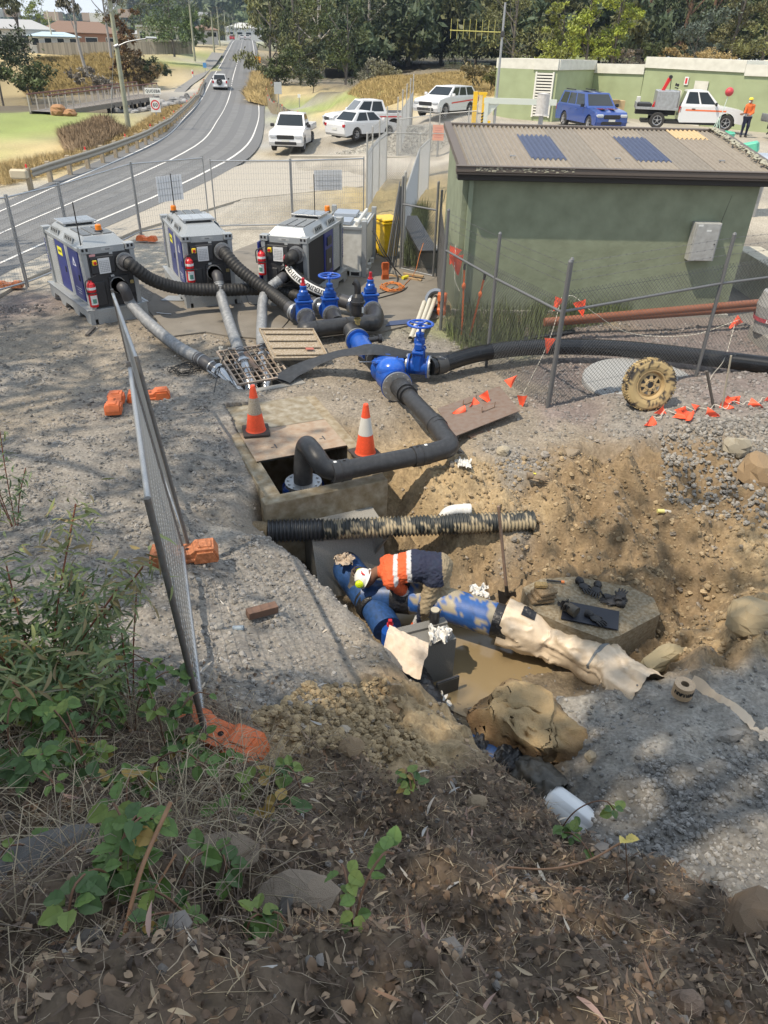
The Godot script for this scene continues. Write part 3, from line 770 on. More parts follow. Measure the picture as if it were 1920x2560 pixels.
func chamber()->void:
	var t:=thing("valve_chamber","open concrete valve chamber with a black elbow pipe rising from it","chamber",CHO)
	t.transform.basis=Basis(CHU.normalized(),U,CHW.normalized())
	var cm:=concrete()
	var b:=MB.new()
	b.box(V(0.58,-0.62,3.0),V(1.76,1.28,0.2),0.02)
	put(b,"front_wall",cm,t)
	b=MB.new(); b.box(V(-0.13,-1.0,1.45),V(0.22,2.02,2.896),0.015); put(b,"side_wall",cm,t)
	b=MB.new(); b.box(V(1.39,-1.0,1.45),V(0.18,2.02,2.896),0.015); put(b,"side_wall",cm,t)
	b=MB.new(); b.box(V(0.63,-1.0,0.08),V(1.296,2.02,0.15),0.01); put(b,"back_wall",cm,t)
	b=MB.new(); b.box(V(0.63,-1.75,1.53),V(1.29,0.1,2.7)); put(b,"floor_slab",cm,t)
	var pm:=M("dusty chequer plate",C(0.36,0.335,0.275),0.85,0.1,"mud",0.5,"b_cell",0.25)
	var pb:=M("brown chequer plate",C(0.36,0.295,0.225),0.8,0.1,"rust",0.9,"b_cell",0.25)
	var names:=[["dust covered grey chequer plate over the chamber, under the grey cone",pm,0.02,1.0],["brown chequer plate with two lifting slots beside the open chamber hole",pb,1.01,1.97]]
	for k in 2:
		var e:Array=names[k]
		var pt:=thing("chequer_plate",e[0],"cover plate",CHO)
		pt.transform.basis=t.transform.basis
		b=MB.new(); b.box(V(0.6,0.034,(e[2]+e[3])*0.5),V(1.38,0.012,e[3]-e[2]),0.003); put(b,"plate",e[1],pt)
		b=MB.new()
		b.box(V(0.6,0.016,e[3]-0.03),V(1.36,0.03,0.04))
		put(b,"stiffener",darkmetal(),pt)
		if k==1:
			for s in [0.3,1.05]:
				b=MB.new(); b.box(V(s,0.0415,1.62),V(0.02,0.003,0.13)); b.box(V(s-0.05,0.0415,1.64),V(0.05,0.003,0.02)); put(b,"lifting_slot",darkmetal(),pt)
func cones()->void:
	var om:=M("cone orange",C(0.86,0.10,0.035),0.5,0,"grunge",3.0)
	var wm:=M("cone sleeve",C(0.66,0.65,0.60),0.55,0,"mottle",5.0)
	var gm:=M("dirty cone sleeve",C(0.42,0.39,0.34),0.7,0,"mud",4.0)
	var km:=M("cone rubber",C(0.055,0.045,0.04),0.8,0,"mottle",4.0)
	for k in 2:
		var at:Vector3=[V(-2.03,0.05,-9.87),V(-0.34,0.02,-9.31)][k]
		var t:=thing("traffic_cone",["orange traffic cone with a dirty grey band standing on the chequer plate","orange traffic cone with a white band standing beside the black pipe"][k],"traffic cone",at,[0.25,0.5][k],"traffic cones at the chamber")
		var hh:float=[0.76,0.80][k]
		var b:=MB.new(); b.box(V(0,0.02,0),V(0.4,0.04,0.4),0.012); put(b,"base",km,t)
		b=MB.new(); b.lathe([Vector2(0.155,0.04),Vector2(0.145,0.06),Vector2(0.105,hh*0.42)],28); put(b,"lower_cone",om,t)
		b=MB.new(); b.lathe([Vector2(0.107,hh*0.42),Vector2(0.065,hh*0.75)],28); put(b,"reflective_band",gm if k==0 else wm,t)
		b=MB.new(); b.lathe([Vector2(0.065,hh*0.75),Vector2(0.036,hh-0.01),Vector2(0.03,hh),Vector2(0.0,hh-0.005)],28); put(b,"tip",om,t)
func flange(b:MB,at:Vector3,ax:Vector3,r:float,th:=0.035,bolts:=10)->void:
	b.cyl(at-ax*th*0.5,at+ax*th*0.5,r,24)
	var s:=ax.cross(U)
	if s.length()<0.1:s=ax.cross(Vector3.RIGHT)
	s=s.normalized()
	var w:=ax.cross(s)
	for k in bolts:
		var d:=(s*cos(TAU*k/bolts)+w*sin(TAU*k/bolts))*r*0.83
		b.cyl(at+d-ax*(th*0.5+0.014),at+d+ax*(th*0.5+0.014),r*0.075,6)
func sump()->void:
	var t:=thing("suction_sump","concrete sump holding the ends of three grey suction hoses","sump",GRO)
	t.transform.basis=Basis(GRU.normalized(),U,GRW.normalized())
	var cm:=grey_concrete()
	for e in [[V(-0.11,-0.98,0.5),V(0.16,2.0,1.6)],[V(1.05,-0.98,0.5),V(0.18,2.0,1.6)]]:
		var b:=MB.new(); b.box(e[0],e[1],0.01); put(b,"side_wall",cm,t)
	var b:=MB.new(); b.box(V(0.47,-0.98,1.37),V(1.34,2.0,0.14),0.01); put(b,"front_wall",cm,t)
	b=MB.new(); b.box(V(0.47,-0.98,-0.36),V(1.34,2.0,0.12),0.01); put(b,"back_wall",cm,t)
	b=MB.new(); b.box(V(0.47,-1.9,0.5),V(1.0,0.06,1.6)); put(b,"floor_slab",M("mud wet",C(0.1,0.08,0.06),0.3),t)
	var g:=thing("bar_grate","rusty bar grate lying over the suction sump behind the first cone","grate",GRO+V(0,0.27,0.0))
	var gw:=(GRW*1.18+V(0,-0.2,0)).normalized()
	g.transform.basis=Basis(GRU.normalized(),gw.cross(GRU).normalized(),gw)
	var gm:=M("grate steel",C(0.40,0.345,0.285),0.7,0.3,"rust",3.0)
	b=MB.new()
	for e in [[V(0,0,0),V(0.96,0,0)],[V(0,0,1.18),V(0.96,0,1.18)],[V(0,0,0),V(0,0,1.18)],[V(0.96,0,0),V(0.96,0,1.18)]]:b.obox(e[0],e[1],0.035,0.035)
	put(b,"frame",gm,g)
	for k in range(1,9):
		b=MB.new(); b.obox(V(k*0.107,0.003,0.02),V(k*0.107,0.003,1.16),0.014,0.03); put(b,"bar",gm,g)
	for k in range(1,7):
		b=MB.new(); b.obox(V(0.02,0.0,k*0.17),V(0.94,0.0,k*0.17),0.014,0.022); put(b,"cross_bar",gm,g)
	b=MB.new(); b.box(V(0.46,0.03,0.5),V(0.07,0.012,0.62)); b.wire([V(0.5,0.03,0.75),V(0.5,0.03,0.95),V(0.6,0.03,0.95),V(0.6,0.03,0.75),V(0.5,0.03,0.75)],0.009); put(b,"latch",rusty(),g)
	for k in 3:
		var at:Vector3=[V(-3.14,0,-12.7),V(-3.04,0,-12.64),V(-2.99,0,-12.77)][k]
		var f:=thing("float_tube",["short white level tube at the sump, left of three","short white level tube at the sump, middle of three","short grey level tube at the sump, right of three"][k],"tube",at)
		var hh:float=[0.34,0.2,0.3][k]
		b=MB.new(); b.lathe([Vector2(0.04,-0.35),Vector2(0.04,hh),Vector2(0.028,hh),Vector2(0.028,hh-0.1)],14); put(b,"tube",M("off white plastic",C(0.55,0.52,0.45),0.6) if k<2 else M("grey plastic",C(0.3,0.29,0.27),0.6),f)
		b=MB.new(); b.lathe([Vector2(0.045,hh*0.3),Vector2(0.045,hh*0.55)],14); put(b,"band",M("black band",C(0.04,0.04,0.04),0.6),f)
	var p0:Vector3=V(-1.54,0.4,-13.59)
	var p3:Vector3=V(-2.19,0.32,-12.49)
	var ux:Vector3=V(-1.83,0.04,-11.74)-p3
	var uy:=(p3-p0)
	uy=uy-ux*(ux.dot(uy)/ux.length_squared())
	var L:=thing("hatch_lid","pale muddy ribbed hatch lid lying tilted beside the bar grate","lid",p0)
	L.transform.basis=Basis(ux.normalized(),uy.normalized().cross(ux.normalized())*-1.0,uy.normalized())
	var lw:=ux.length()
	var ll:=uy.length()
	var sg:=1.0 if L.transform.basis.y.y>0.0 else -1.0
	var lm:=M("lid fibreglass",C(0.47,0.41,0.33),0.75,0,"mud",2.2)
	b=MB.new(); b.box(V(lw*0.5,0,ll*0.5),V(lw,0.03,ll),0.008); put(b,"panel",lm,L)
	for k in 4:
		b=MB.new(); b.box(V(lw*(0.14+0.24*k),sg*0.034,ll*0.5),V(lw*0.1,0.035,ll*0.9),0.014); put(b,"rib",lm,L)
	b=MB.new()
	for e in [[0.0,1],[lw,1]]:b.box(V(e[0],sg*0.02,ll*0.5),V(0.03,0.06,ll+0.03),0.006)
	for e in [0.0,ll]:b.box(V(lw*0.5,sg*0.019,e),V(lw-0.032,0.056,0.03),0.006)
	put(b,"rim",lm,L)
	b=MB.new(); b.box(V(lw*0.72,sg*0.054,ll*0.28),V(0.06,0.003,0.16)); put(b,"red_label",M("faded red label",C(0.4,0.13,0.1),0.8),L)
func ribbed(b:MB,pts:Array,r:float,pitch:float,depth:float,sides:=16)->void:
	var q:=resamp(pts,pitch*0.25)
	var rr:=[]
	for i in q.size():rr.append(r+depth*[0.0,1.0,0.0,-1.0][i % 4])
	b.tube(q,rr,sides)
func bypass_pipe()->void:
	var r:=0.135
	var t:=thing("black_bypass_pipe","thick black plastic pipe with elbows running from the open chamber to the blue check valve","pipe",V(0.84,0,-9.52))
	var pm:=poly()
	var vb:Vector3=V(-1.19,-0.08,-8.76)
	var s0:Vector3=V(-0.64,0.26,-8.37)
	var s1:Vector3=V(0.45,0.25,-8.9)
	var cn:Vector3=V(0.89,0.25,-9.15)
	var s2:Vector3=V(0.72,0.26,-9.82)
	var s3:Vector3=V(0.14,0.28,-11.26)
	var b:=mw(t); b.tube(curve([vb+V(0,-0.4,0),vb,V(-1.18,0.18,-8.82),V(-1.14,0.38,-8.82),V(-1.05,0.45,-8.6),V(-0.94,0.4,-8.43),V(-0.84,0.3,-8.37),s0],0.03),r,28); put(b,"elbow",pm,t)
	b=mw(t); b.cyl(s0,s1,r*0.97,28); put(b,"straight_length",pm,t)
	for e in [[s0,s1,0.0],[s1,s0,0.0]]:
		b=mw(t)
		var d:Vector3=(e[1]-e[0]).normalized()
		b.cyl(e[0]-d*0.12,e[0]+d*0.13,r*1.1,28)
		b.cyl(e[0]-d*0.005,e[0]+d*0.012,r*1.14,28)
		b.box(e[0]+V(0,r*1.12,0)+d*0.06,V(0.04,0.02,0.03),0.004)
		put(b,"coupling",pm,t)
		b=mw(t); b.obox(e[0]+V(0,r*1.115,0)-d*0.09,e[0]+V(0,r*1.115,0)-d*0.05,0.04,0.006); put(b,"label",M("white sticker",C(0.75,0.75,0.72),0.6),t)
	b=mw(t); b.tube(curve([s1,s1.lerp(cn,0.45),cn+V(-0.03,0,-0.05),s2.lerp(cn,0.4),s2],0.03),r*1.05,28); put(b,"elbow",pm,t)
	b=mw(t); b.cyl(s2,s3,r*0.97,28); put(b,"straight_length",pm,t)
	b=mw(t)
	var d2:=(s3-s2).normalized()
	b.cyl(s2-d2*0.06,s2+d2*0.16,r*1.1,28); b.cyl(s2+d2*0.04,s2+d2*0.06,r*1.14,28)
	put(b,"coupling",pm,t)
	b=mw(t); b.cyl(s3-d2*0.3,s3-d2*0.02,r*1.22,28); b.cyl(s3-d2*0.42,s3-d2*0.3,r*1.22,28,r); put(b,"stub_end",pm,t)
	var vp:=V(vb.x,0.25,vb.z)
	var v:=thing("chamber_valve","blue valve with a grey flange under the black elbow inside the chamber","valve",vp+V(0,-1.4,0))
	b=mw(v); b.X=v.transform.affine_inverse(); flange(b,vp+V(0,-0.42,0),U,0.26,0.05,12); put(b,"flange",galv(),v)
	b=mw(v); b.X=b.X*Transform3D(Basis(),vp); b.lathe([Vector2(0.3,-0.47),Vector2(0.3,-0.55),Vector2(0.22,-0.6),Vector2(0.24,-1.0),Vector2(0.2,-1.6)],24); b.box(V(0.25,-0.75,0.2),V(0.3,0.25,0.3),0.04); put(b,"body",bluecoat(),v)
func pit_pipes()->void:
	var tape:=M("black wrapping tape",C(0.018,0.018,0.02),0.38,0,"",1,"b_fbm",1.4)
	tape.uv1_triplanar=true
	tape.uv1_scale=Vector3.ONE*2.2
	var R:=0.215
	var t:=thing("blue_pipe_tee","large blue pipe tee with black taped joints at the worker's hands","pipe",V(-0.27,-1.2,-7.66))
	var a0:Vector3=V(-0.67,-0.92,-8.2)
	var a1:Vector3=V(-0.54,-0.95,-7.88)
	var a2:Vector3=V(-0.16,-1,-7.21)
	var a3:Vector3=V(0.05,-1.02,-6.71)
	var b:=mw(t); b.tube([a0,a1],R*0.98,28); put(b,"back_spigot",M("grimy blue pipe",C(0.055,0.085,0.16),0.6,0,"mud",1.5),t)
	b=mw(t); b.tube(resamp([a1,a2],0.05),R,28); put(b,"barrel",M("muddy blue coating",C(0.03,0.095,0.30),0.45,0,"mud",1.6),t)
	b=mw(t); b.tube(resamp([a2,a3],0.05),R*0.86,28); put(b,"front_spigot",M("muddy blue coating",C(0.03,0.095,0.30),0.45,0,"mud",1.6),t)
	for e in [[a0.lerp(a1,0.55),a1,1.09],[a2,a2+(a3-a2).normalized()*0.16,1.04]]:
		b=mw(t)
		var q:=resamp([e[0]-(e[1]-e[0])*0.3,e[1]],0.025)
		var rr:=[]
		for i in q.size():rr.append(R*e[2]+0.012*sin(i*2.1)+0.008*sin(i*5.3))
		b.tube(q,rr,28)
		put(b,"taped_joint",tape,t)
	var nz:Vector3=V(-0.36,-0.78,-7.42)
	b=mw(t); b.X=b.X*Transform3D(Basis(),nz+V(0.02,0.0,0))
	b.lathe([Vector2(0.15,-0.12),Vector2(0.12,-0.06),Vector2(0.105,0.06),Vector2(0.085,0.06),Vector2(0.085,-0.1),Vector2(0,-0.1)],20); put(b,"nozzle",M("worn steel nozzle",C(0.3,0.29,0.28),0.5,0.5,"mud",4.0),t)
	b=mw(t)
	for k in 6:
		var ring:=[]
		for i in 15:ring.append(nz+V(0.02+cos(TAU*i/14.0+k)*(0.07+0.012*(k % 3)),0.03+k*0.014+0.01*sin(i*1.7+k),sin(TAU*i/14.0+k)*(0.07+0.012*(k % 3))))
		b.wire(ring,0.007)
	put(b,"rusty_coil",rusty(),t)
	var c0:Vector3=V(-0.25,-0.92,-7.23)
	var c1:Vector3=V(0.23,-0.83,-7.14)
	var c2:Vector3=V(0.73,-0.82,-7)
	var c3:Vector3=V(1.49,-0.85,-6.69)
	b=mw(t); b.tube([c0,c1],R*0.9,24); put(b,"branch",M("muddy blue coating",C(0.03,0.095,0.30),0.45,0,"mud",1.6),t)
	b=mw(t); b.tube(resamp([c1-(c1-c0).normalized()*0.12,c1+(c2-c1).normalized()*0.12],0.03),R*1.04,24); put(b,"taped_joint",tape,t)
	var p:=thing("blue_main_pipe","scuffed blue main pipe between the worker's legs and the pale wrapped pipe","pipe",V(1.19,-1.2,-7.27))
	b=mw(p)
	var gq:=resamp(curve([c1,c2,c3],0.05),0.04)
	b.tube(gq,R,32)
	for i in b.v.size():
		var w:Vector3=p.transform*b.v[i]
		var k:=noise.get_noise_3dv(w*38.0)+0.5*noise.get_noise_3dv(w*110.0)+(0.12 if b.n[i].y>0.3 else -0.1)
		b.c[i]=Color(0.36,0.31,0.22) if k>0.1 else Color(0.03,0.11,0.36)*(1.0+k*0.5)
	put(b,"barrel",VM("painted pipe with mud",0.5,"grunge",2.0,"b_fine",0.15),p)
	b=mw(p); b.tube(resamp([c3-(c3-c2).normalized()*0.14,c3+(c3-c2).normalized()*0.06],0.03),R*1.03,32); put(b,"tarred_end",tape,p)
	var w:=thing("wrapped_pipe","pipe wrapped in a creased pale peach plastic sleeve with grey tape straps","pipe",V(2.25,-1.2,-6.74))
	var sm:=M("peach plastic sleeve",C(0.74,0.60,0.44),0.42,0,"grunge",1.5,"b_fbm",0.25)
	leafy(sm,0.12)
	var axis_pts:=curve([V(1.46,-0.85,-6.74),V(1.74,-0.88,-6.63),V(2.12,-0.95,-6.5),V(2.54,-0.98,-6.19),V(2.75,-0.92,-5.82),V(2.91,-0.82,-5.52)],0.05)
	var n1:=FastNoiseLite.new()
	n1.seed=3
	n1.frequency=1.0
	n1.fractal_octaves=2
	n1.fractal_gain=0.3
	var rad:=func(u:float)->float:return lerpf(0.265,0.215,smoothstep(0.0,0.35,u))+0.05*exp(-pow((u-0.62)/0.12,2))+0.03*smoothstep(0.75,0.95,u)-0.025*exp(-pow((u-0.28)/0.04,2))-0.02*exp(-pow((u-0.5)/0.03,2))
	var surf:=func(uu:float,vv:float,extra:float)->Vector3:
		var k:=uu*(axis_pts.size()-1)
		var i:=mini(int(k),axis_pts.size()-2)
		var c:Vector3=axis_pts[i].lerp(axis_pts[i+1],k-i)
		var tn:Vector3=(axis_pts[i+1]-axis_pts[i]).normalized()
		var sx:=tn.cross(U).normalized()
		var an:=TAU*vv
		var dd:=sx*cos(an)+sx.cross(tn)*sin(an)
		var L:=uu*1.9
		var wob:=n1.get_noise_3d(L*1.3,cos(an)*0.9,sin(an)*0.9)
		var k1:=absf(sin(an*1.5+L*3.1+wob*5.0))
		var k2:=absf(sin(an*3.0-L*7.0+wob*9.0))
		var fold:=0.034*(1.0-pow(k1,0.55))+0.016*(1.0-pow(k2,0.6))*smoothstep(-0.2,0.3,wob)+0.05*wob
		return c+dd*(rad.call(uu)+fold+extra)+V(0,-0.05*maxf(0.0,-sin(an)),0)
	b=mw(w); b.grid(110,64,func(u,v):return surf.call(u,v,0.0)); put(b,"sleeve",sm,w)
	var gt:=M("grey tape",C(0.2,0.215,0.22),0.5,0,"mottle",4.0)
	for e in [[0.62,0.65,0.05,0.55],[0.36,0.385,0.55,0.85]]:
		b=mw(w); b.grid(3,40,func(u,v):return surf.call(lerpf(e[0],e[1],u),lerpf(e[2],e[3],v),0.008)); put(b,"tape_strap",gt,w)
	b=mw(w); b.grid(4,6,func(u,v):return surf.call(lerpf(0.08,0.15,u),lerpf(0.2,0.3,v),0.01)); put(b,"black_patch",tape,w)
	var l:=thing("taped_blue_pipe","smaller blue pipe bound with black plastic and grey cloth, ending in the gravel","pipe",V(1.28,-1.2,-4.96))
	var q:=curve([V(0.24,-1.08,-6.32),V(0.46,-1.1,-5.72),V(0.77,-1.08,-5.12),V(1.02,-1.05,-4.94),V(1.26,-1.02,-4.79),V(1.49,-0.98,-4.59),V(1.68,-0.92,-4.29)],0.03)
	b=mw(l); b.tube(q,0.132,24); put(b,"pipe",M("muddy blue coating",C(0.03,0.095,0.30),0.45,0,"mud",1.6),l)
	var cuts:=[[0.0,0.42,0.16,0.02],[0.47,0.56,0.16,0.018],[0.6,0.68,0.165,0.018],[0.72,0.83,0.165,0.02]]
	for e in cuts:
		b=mw(l)
		var seg:=q.slice(int(e[0]*q.size()),int(e[1]*q.size()))
		b.grid(30,28,func(u,v):
			var k:float=u*(seg.size()-1.001)
			var i:=int(k)
			var c:Vector3=seg[i].lerp(seg[i+1],k-i)
			var tn:Vector3=(seg[i+1]-seg[i]).normalized()
			var sx:=tn.cross(U).normalized()
			var dd:=sx*cos(TAU*v)+sx.cross(tn)*sin(TAU*v)
			return c+dd*(e[2]*(0.9+0.1*sin(PI*u))+absf(n1.get_noise_3dv(c*9.0+dd*2.2))*0.09-0.012))
		put(b,"black_binding",tape,l)
	b=mw(l)
	var sg:=q.slice(int(0.82*q.size()),q.size())
	b.grid(40,36,func(u,v):
		var k:float=u*(sg.size()-1.001)
		var i:=int(k)
		var c:Vector3=sg[i].lerp(sg[i+1],k-i)
		var tn:Vector3=(sg[i+1]-sg[i]).normalized()
		var sx:=tn.cross(U).normalized()
		var dd:=sx*cos(TAU*v)+sx.cross(tn)*sin(TAU*v)
		return c+dd*(0.175+0.03*sin(PI*u)+absf(n1.get_noise_3dv(c*5.0+dd*1.6))*0.1-0.03)+V(0,-0.03*maxf(0.0,-dd.y),0))
	put(b,"grey_cloth_binding",M("oily cloth",C(0.065,0.06,0.05),0.6,0,"",1.0,"b_fbm",0.6),l)
	var wp:=thing("white_pipe","white plastic pipe running from the cloth binding into the grey gravel","pipe",V(1.81,-1,-4.18))
	b=mw(wp); b.tube([V(1.63,-0.93,-4.32),V(2.08,-0.9,-3.86)],0.15,28)
	for i in b.v.size():
		var ww:Vector3=wp.transform*b.v[i]
		var k:=noise.get_noise_3dv(ww*60.0)+0.6*noise.get_noise_3dv(ww*160.0)
		b.c[i]=Color(0.2,0.2,0.2) if k>0.34 else Color(0.74,0.75,0.76)
	put(b,"barrel",VM("white pipe",0.4),wp)
	var r:=thing("corrugated_drain_pipe","black corrugated drain pipe crossing above the pit, smeared with mud","pipe",V(0.12,-0.5,-8.2))
	var d0:Vector3=V(-1.55,-0.36,-7.8)
	var dm:Vector3=V(-0.84,-0.36,-7.88)
	var d1:Vector3=V(2.01,-0.38,-8.28)
	b=mw(r); ribbed(b,[d0,dm],0.142,0.05,0.017,24); put(b,"coupler",M("clean ribbed plastic",C(0.03,0.032,0.036),0.35),r)
	b=mw(r); ribbed(b,[dm,d1],0.13,0.05,0.017,24)
	for i in b.v.size():
		var ww:Vector3=r.transform*b.v[i]
		var k:=noise.get_noise_3dv(ww*V(26,26,26))+0.7*noise.get_noise_3dv(ww*90.0)-0.02+1.2*(Vector2(b.n[i].x,b.n[i].z).length()-0.75)
		b.c[i]=Color(0.37,0.31,0.21) if k>0.12 else Color(0.03,0.032,0.034)
	put(b,"barrel",VM("muddy ribbed plastic",0.55),r)
	b=mw(r); b.tube([V(-1.95,-0.4,-7.85),d0+V(0.02,0,0)],0.13,20); put(b,"mud_covered_end",M("dried mud",C(0.3,0.24,0.16),0.9,0,"mud",3.0,"b_fine",0.6),r)
	var e:=thing("white_elbow_pipe","white plastic elbow pipe end poking out of clay behind the corrugated drain","pipe",V(0.94,-0.35,-8.41))
	b=mw(e); b.tube(curve([V(0.76,-0.4,-8.28),V(0.83,-0.3,-8.3),V(0.96,-0.27,-8.33),V(1.15,-0.27,-8.34)],0.02),0.075,20); put(b,"elbow",M("white plastic",C(0.7,0.7,0.68),0.4,0,"grunge",3.0),e)
	b=mw(e); b.tube([V(1.04,-0.27,-8.34),V(1.14,-0.27,-8.34)],0.085,20); put(b,"socket",M("white plastic",C(0.7,0.7,0.68)),e)
func rag(b:MB,at:Vector3,r:float,sd:int,h:=0.45)->void:
	var f:=FastNoiseLite.new()
	f.seed=sd
	f.frequency=1.0
	f.fractal_octaves=2
	b.grid(22,22,func(u,v):
		var x:float=(u-0.5)*2.0
		var z:float=(v-0.5)*2.0
		var k:=1.0+0.4*f.get_noise_2d(atan2(z,x)*1.3,3.0)
		var q:=V(x*r*k*0.75,0,z*r*k*0.75)
		var d:=Vector2(x,z).length()
		return at+q+V(f.get_noise_3d(x*1.1,z*1.1,5.0)*r*0.35,r*h*(0.5*(1.0-d*0.6)+absf(f.get_noise_2d(x*1.2,z*1.2))*1.5+absf(f.get_noise_2d(x*2.3+8.0,z*2.3))*0.5),f.get_noise_3d(x*1.1,z*1.1,15.0)*r*0.35))
func glove(b:MB,at:Vector3,turn:float,s:=1.0)->void:
	var o:=b.X
	b.X=b.X*Transform3D(Basis(U,turn),at)
	b.blob(V(0,0.018,0),V(0.05,0.022,0.06)*s,0.3,30.0,noise,12,8)
	b.tube(curve([V(0,0.015,-0.05),V(0.005,0.02,-0.1),V(-0.01,0.015,-0.14)],0.02),[0.036,0.042,0.045,0.046,0.047,0.05].slice(0,curve([V(0,0.015,-0.05),V(0.005,0.02,-0.1),V(-0.01,0.015,-0.14)],0.02).size())+[0.05,0.05,0.05,0.05,0.05,0.05],10)
	for k in 4:
		var x0:=(-0.033+0.022*k)*s
		var ln:float=[0.06,0.075,0.08,0.065][k]*s
		b.tube([V(x0,0.016,0.045*s),V(x0*1.25,0.02,0.05*s+ln*0.5),V(x0*1.35,0.008,0.05*s+ln)],[0.012,0.0115,0.008],7)
	b.tube([V(0.042,0.014,-0.015),V(0.072,0.018,0.02),V(0.078,0.012,0.045)],[0.014,0.012,0.009],7)
	b.X=o
func pit_things()->void:
	var b:MB
	b=MB.new()
	var poly2:=[V(0.82,-1.31,-8.11),V(1.95,-1.31,-7),V(2.33,-1.31,-6.3),V(1.75,-1.31,-5.72),V(0.92,-1.31,-5.63),V(0.15,-1.31,-6.56),V(-0.56,-1.31,-8.33),V(0.02,-1.31,-8.55)]
	var cc:=V0
	for q in poly2:cc+=q/poly2.size()
	var ci:=b.p(cc,U)
	var ids:=[]
	for q in curve(poly2+[poly2[0]],0.08):ids.append(b.p(q,U))
	for k in ids.size()-1:b.tri(ci,ids[k],ids[k+1])
	struct(b,"puddle_water",M("muddy water",C(0.22,0.165,0.09),0.12),"")
	var t:=thing("wall_thrust_block","grey concrete block cast against the chamber wall under the drain pipe","concrete block",CHO)
	t.transform.basis=Basis(CHU.normalized(),U,CHW.normalized())
	b=MB.new()
	b.X=Transform3D(Basis(V(0,0,1),U,V(-1,0,0)),V(1.22,0,0))
	b.prism(PackedVector2Array([Vector2(3.105,-1.4),Vector2(3.105,-0.36),Vector2(3.42,-0.4),Vector2(3.72,-1.4)]),0.0,1.0)
	put(b,"block",grey_concrete(),t)
	t=thing("valve_block","grey concrete block in the pit with a white rag and black jar on top","concrete block",V(0.67,-1.35,-6.99))
	b=mw(t)
	var top:=PackedVector2Array()
	for q in [V(0.72,-0.7,-6.56),V(0.85,-0.7,-6.23),V(0.36,-0.7,-6),V(0.16,-0.7,-6.34)]:top.append(Vector2(q.x,-q.z))
	b.X=b.X*Transform3D(Basis(Vector3.RIGHT,-PI/2),V(0,0,0))
	b.prism(top,-1.5,-0.7)
	b.prism(PackedVector2Array([top[3],top[3].lerp(top[2],0.3),top[0].lerp(top[1],0.3),top[0]]),-0.702,-0.665)
	put(b,"block",M("dark concrete",C(0.19,0.185,0.17),0.85,0,"mottle",2.0,"b_fine",0.5),t)
	t=thing("mesh_crate","small black framed mesh panel standing at the foot of the valve block","frame",V(0.76,-1.3,-5.92))
	b=mw(t)
	var f0:Vector3=V(0.64,-1.3,-5.9)
	var f1:Vector3=V(0.89,-1.3,-6.03)
	var fu:=(f1-f0)
	for e in [[f0,f1],[f0+V(0,0.2,0),f1+V(0,0.2,0)],[f0,f0+V(0,0.2,0)],[f1,f1+V(0,0.2,0)]]:b.obox(e[0],e[1],0.025,0.025)
	for k in range(1,6):b.obox(f0+fu*k/6.0,f0+fu*k/6.0+V(0,0.2,0),0.01,0.01)
	for k in range(1,4):b.obox(f0+V(0,0.05*k,0),f1+V(0,0.05*k,0),0.01,0.01)
	put(b,"frame",M("dark frame",C(0.045,0.045,0.05),0.5),t)
	b=mw(t); rect(b,f0+fu.normalized().cross(U)*0.015,fu,V(0,0.2,0),0.006); put(b,"back_board",M("dark board",C(0.07,0.065,0.055),0.8),t)
	t=thing("red_capped_valve","small blue valve with a red cap in front of the blue tee","valve",V(0.08,-0.8,-6.46))
	var vp:Vector3=V(0.08,-0.8,-6.46)
	b=mw(t); b.X=b.X*Transform3D(Basis(),vp); b.lathe([Vector2(0.1,-0.2),Vector2(0.1,-0.02),Vector2(0.075,0.02),Vector2(0.045,0.06),Vector2(0.0,0.06)],16); put(b,"bonnet",bluecoat(),t)
	b=mw(t); b.X=b.X*Transform3D(Basis(),vp); b.box(V(0,0.1,0),V(0.05,0.1,0.05),0.008); b.lathe([Vector2(0.04,0.06),Vector2(0.04,0.09),Vector2(0,0.09)],10); put(b,"red_cap",M("red cap",C(0.42,0.02,0.03),0.4),t)
	var pm:=M("brown paper sheet",C(0.66,0.54,0.42),0.75,0,"grunge",2.0,"b_fbm",0.5)
	b=MB.new()
	var q00:Vector3=V(0.07,-0.56,-6.26)
	var q10:Vector3=V(0.52,-0.64,-6.07)
	var q01:Vector3=V(0,-0.72,-5.94)
	var q11:Vector3=V(0.49,-0.78,-5.71)
	var q12:Vector3=V(0.33,-0.92,-5.65)
	b.grid(20,20,func(u,v):
		var a:Vector3=q00.lerp(q10,u)
		var d:Vector3=q01.lerp(q11.lerp(q12,0.4+0.6*(1.0-u)) if v>0.5 else q11,u)
		var w:=a.lerp(d,v)+V(0,0.025*noise.get_noise_2d(u*30.0,v*30.0)+0.02*absf(noise.get_noise_2d(u*45.0+v*30.0,4.0))+0.05*sin(PI*v),0)
		return w)
	leafy(pm,0.1)
	solo(b,"paper_sheet",pm,"creased pale brown paper sheet hanging over the corner of the valve block","paper")
	var wm:=leafy(M("white cloth",C(0.72,0.71,0.68),0.9,0,"grunge",6.0),0.15)
	for e in [[V(0.64,-0.69,-6.2),0.17,4,"crumpled white rag on top of the valve block beside a black jar",0.6],[V(1.21,-0.85,-7.23),0.15,9,"crumpled white paper lying behind the blue main pipe near the shovel",0.5],[V(1.07,0.02,-9.06),0.14,14,"white rag on the clay beside the black pipe elbow",0.5],[V(0.63,-1.28,-5.75),0.18,19,"wet white plastic scrap on the pit floor below the valve block",0.35],[V(-1.42,0.82,-3.34),0.1,24,"white scrap caught in the weeds left of the orange foot",0.5]]:
		b=MB.new(); rag(b,e[0],e[1],e[2],e[4]); solo(b,"rag",wm,e[3],"rag")
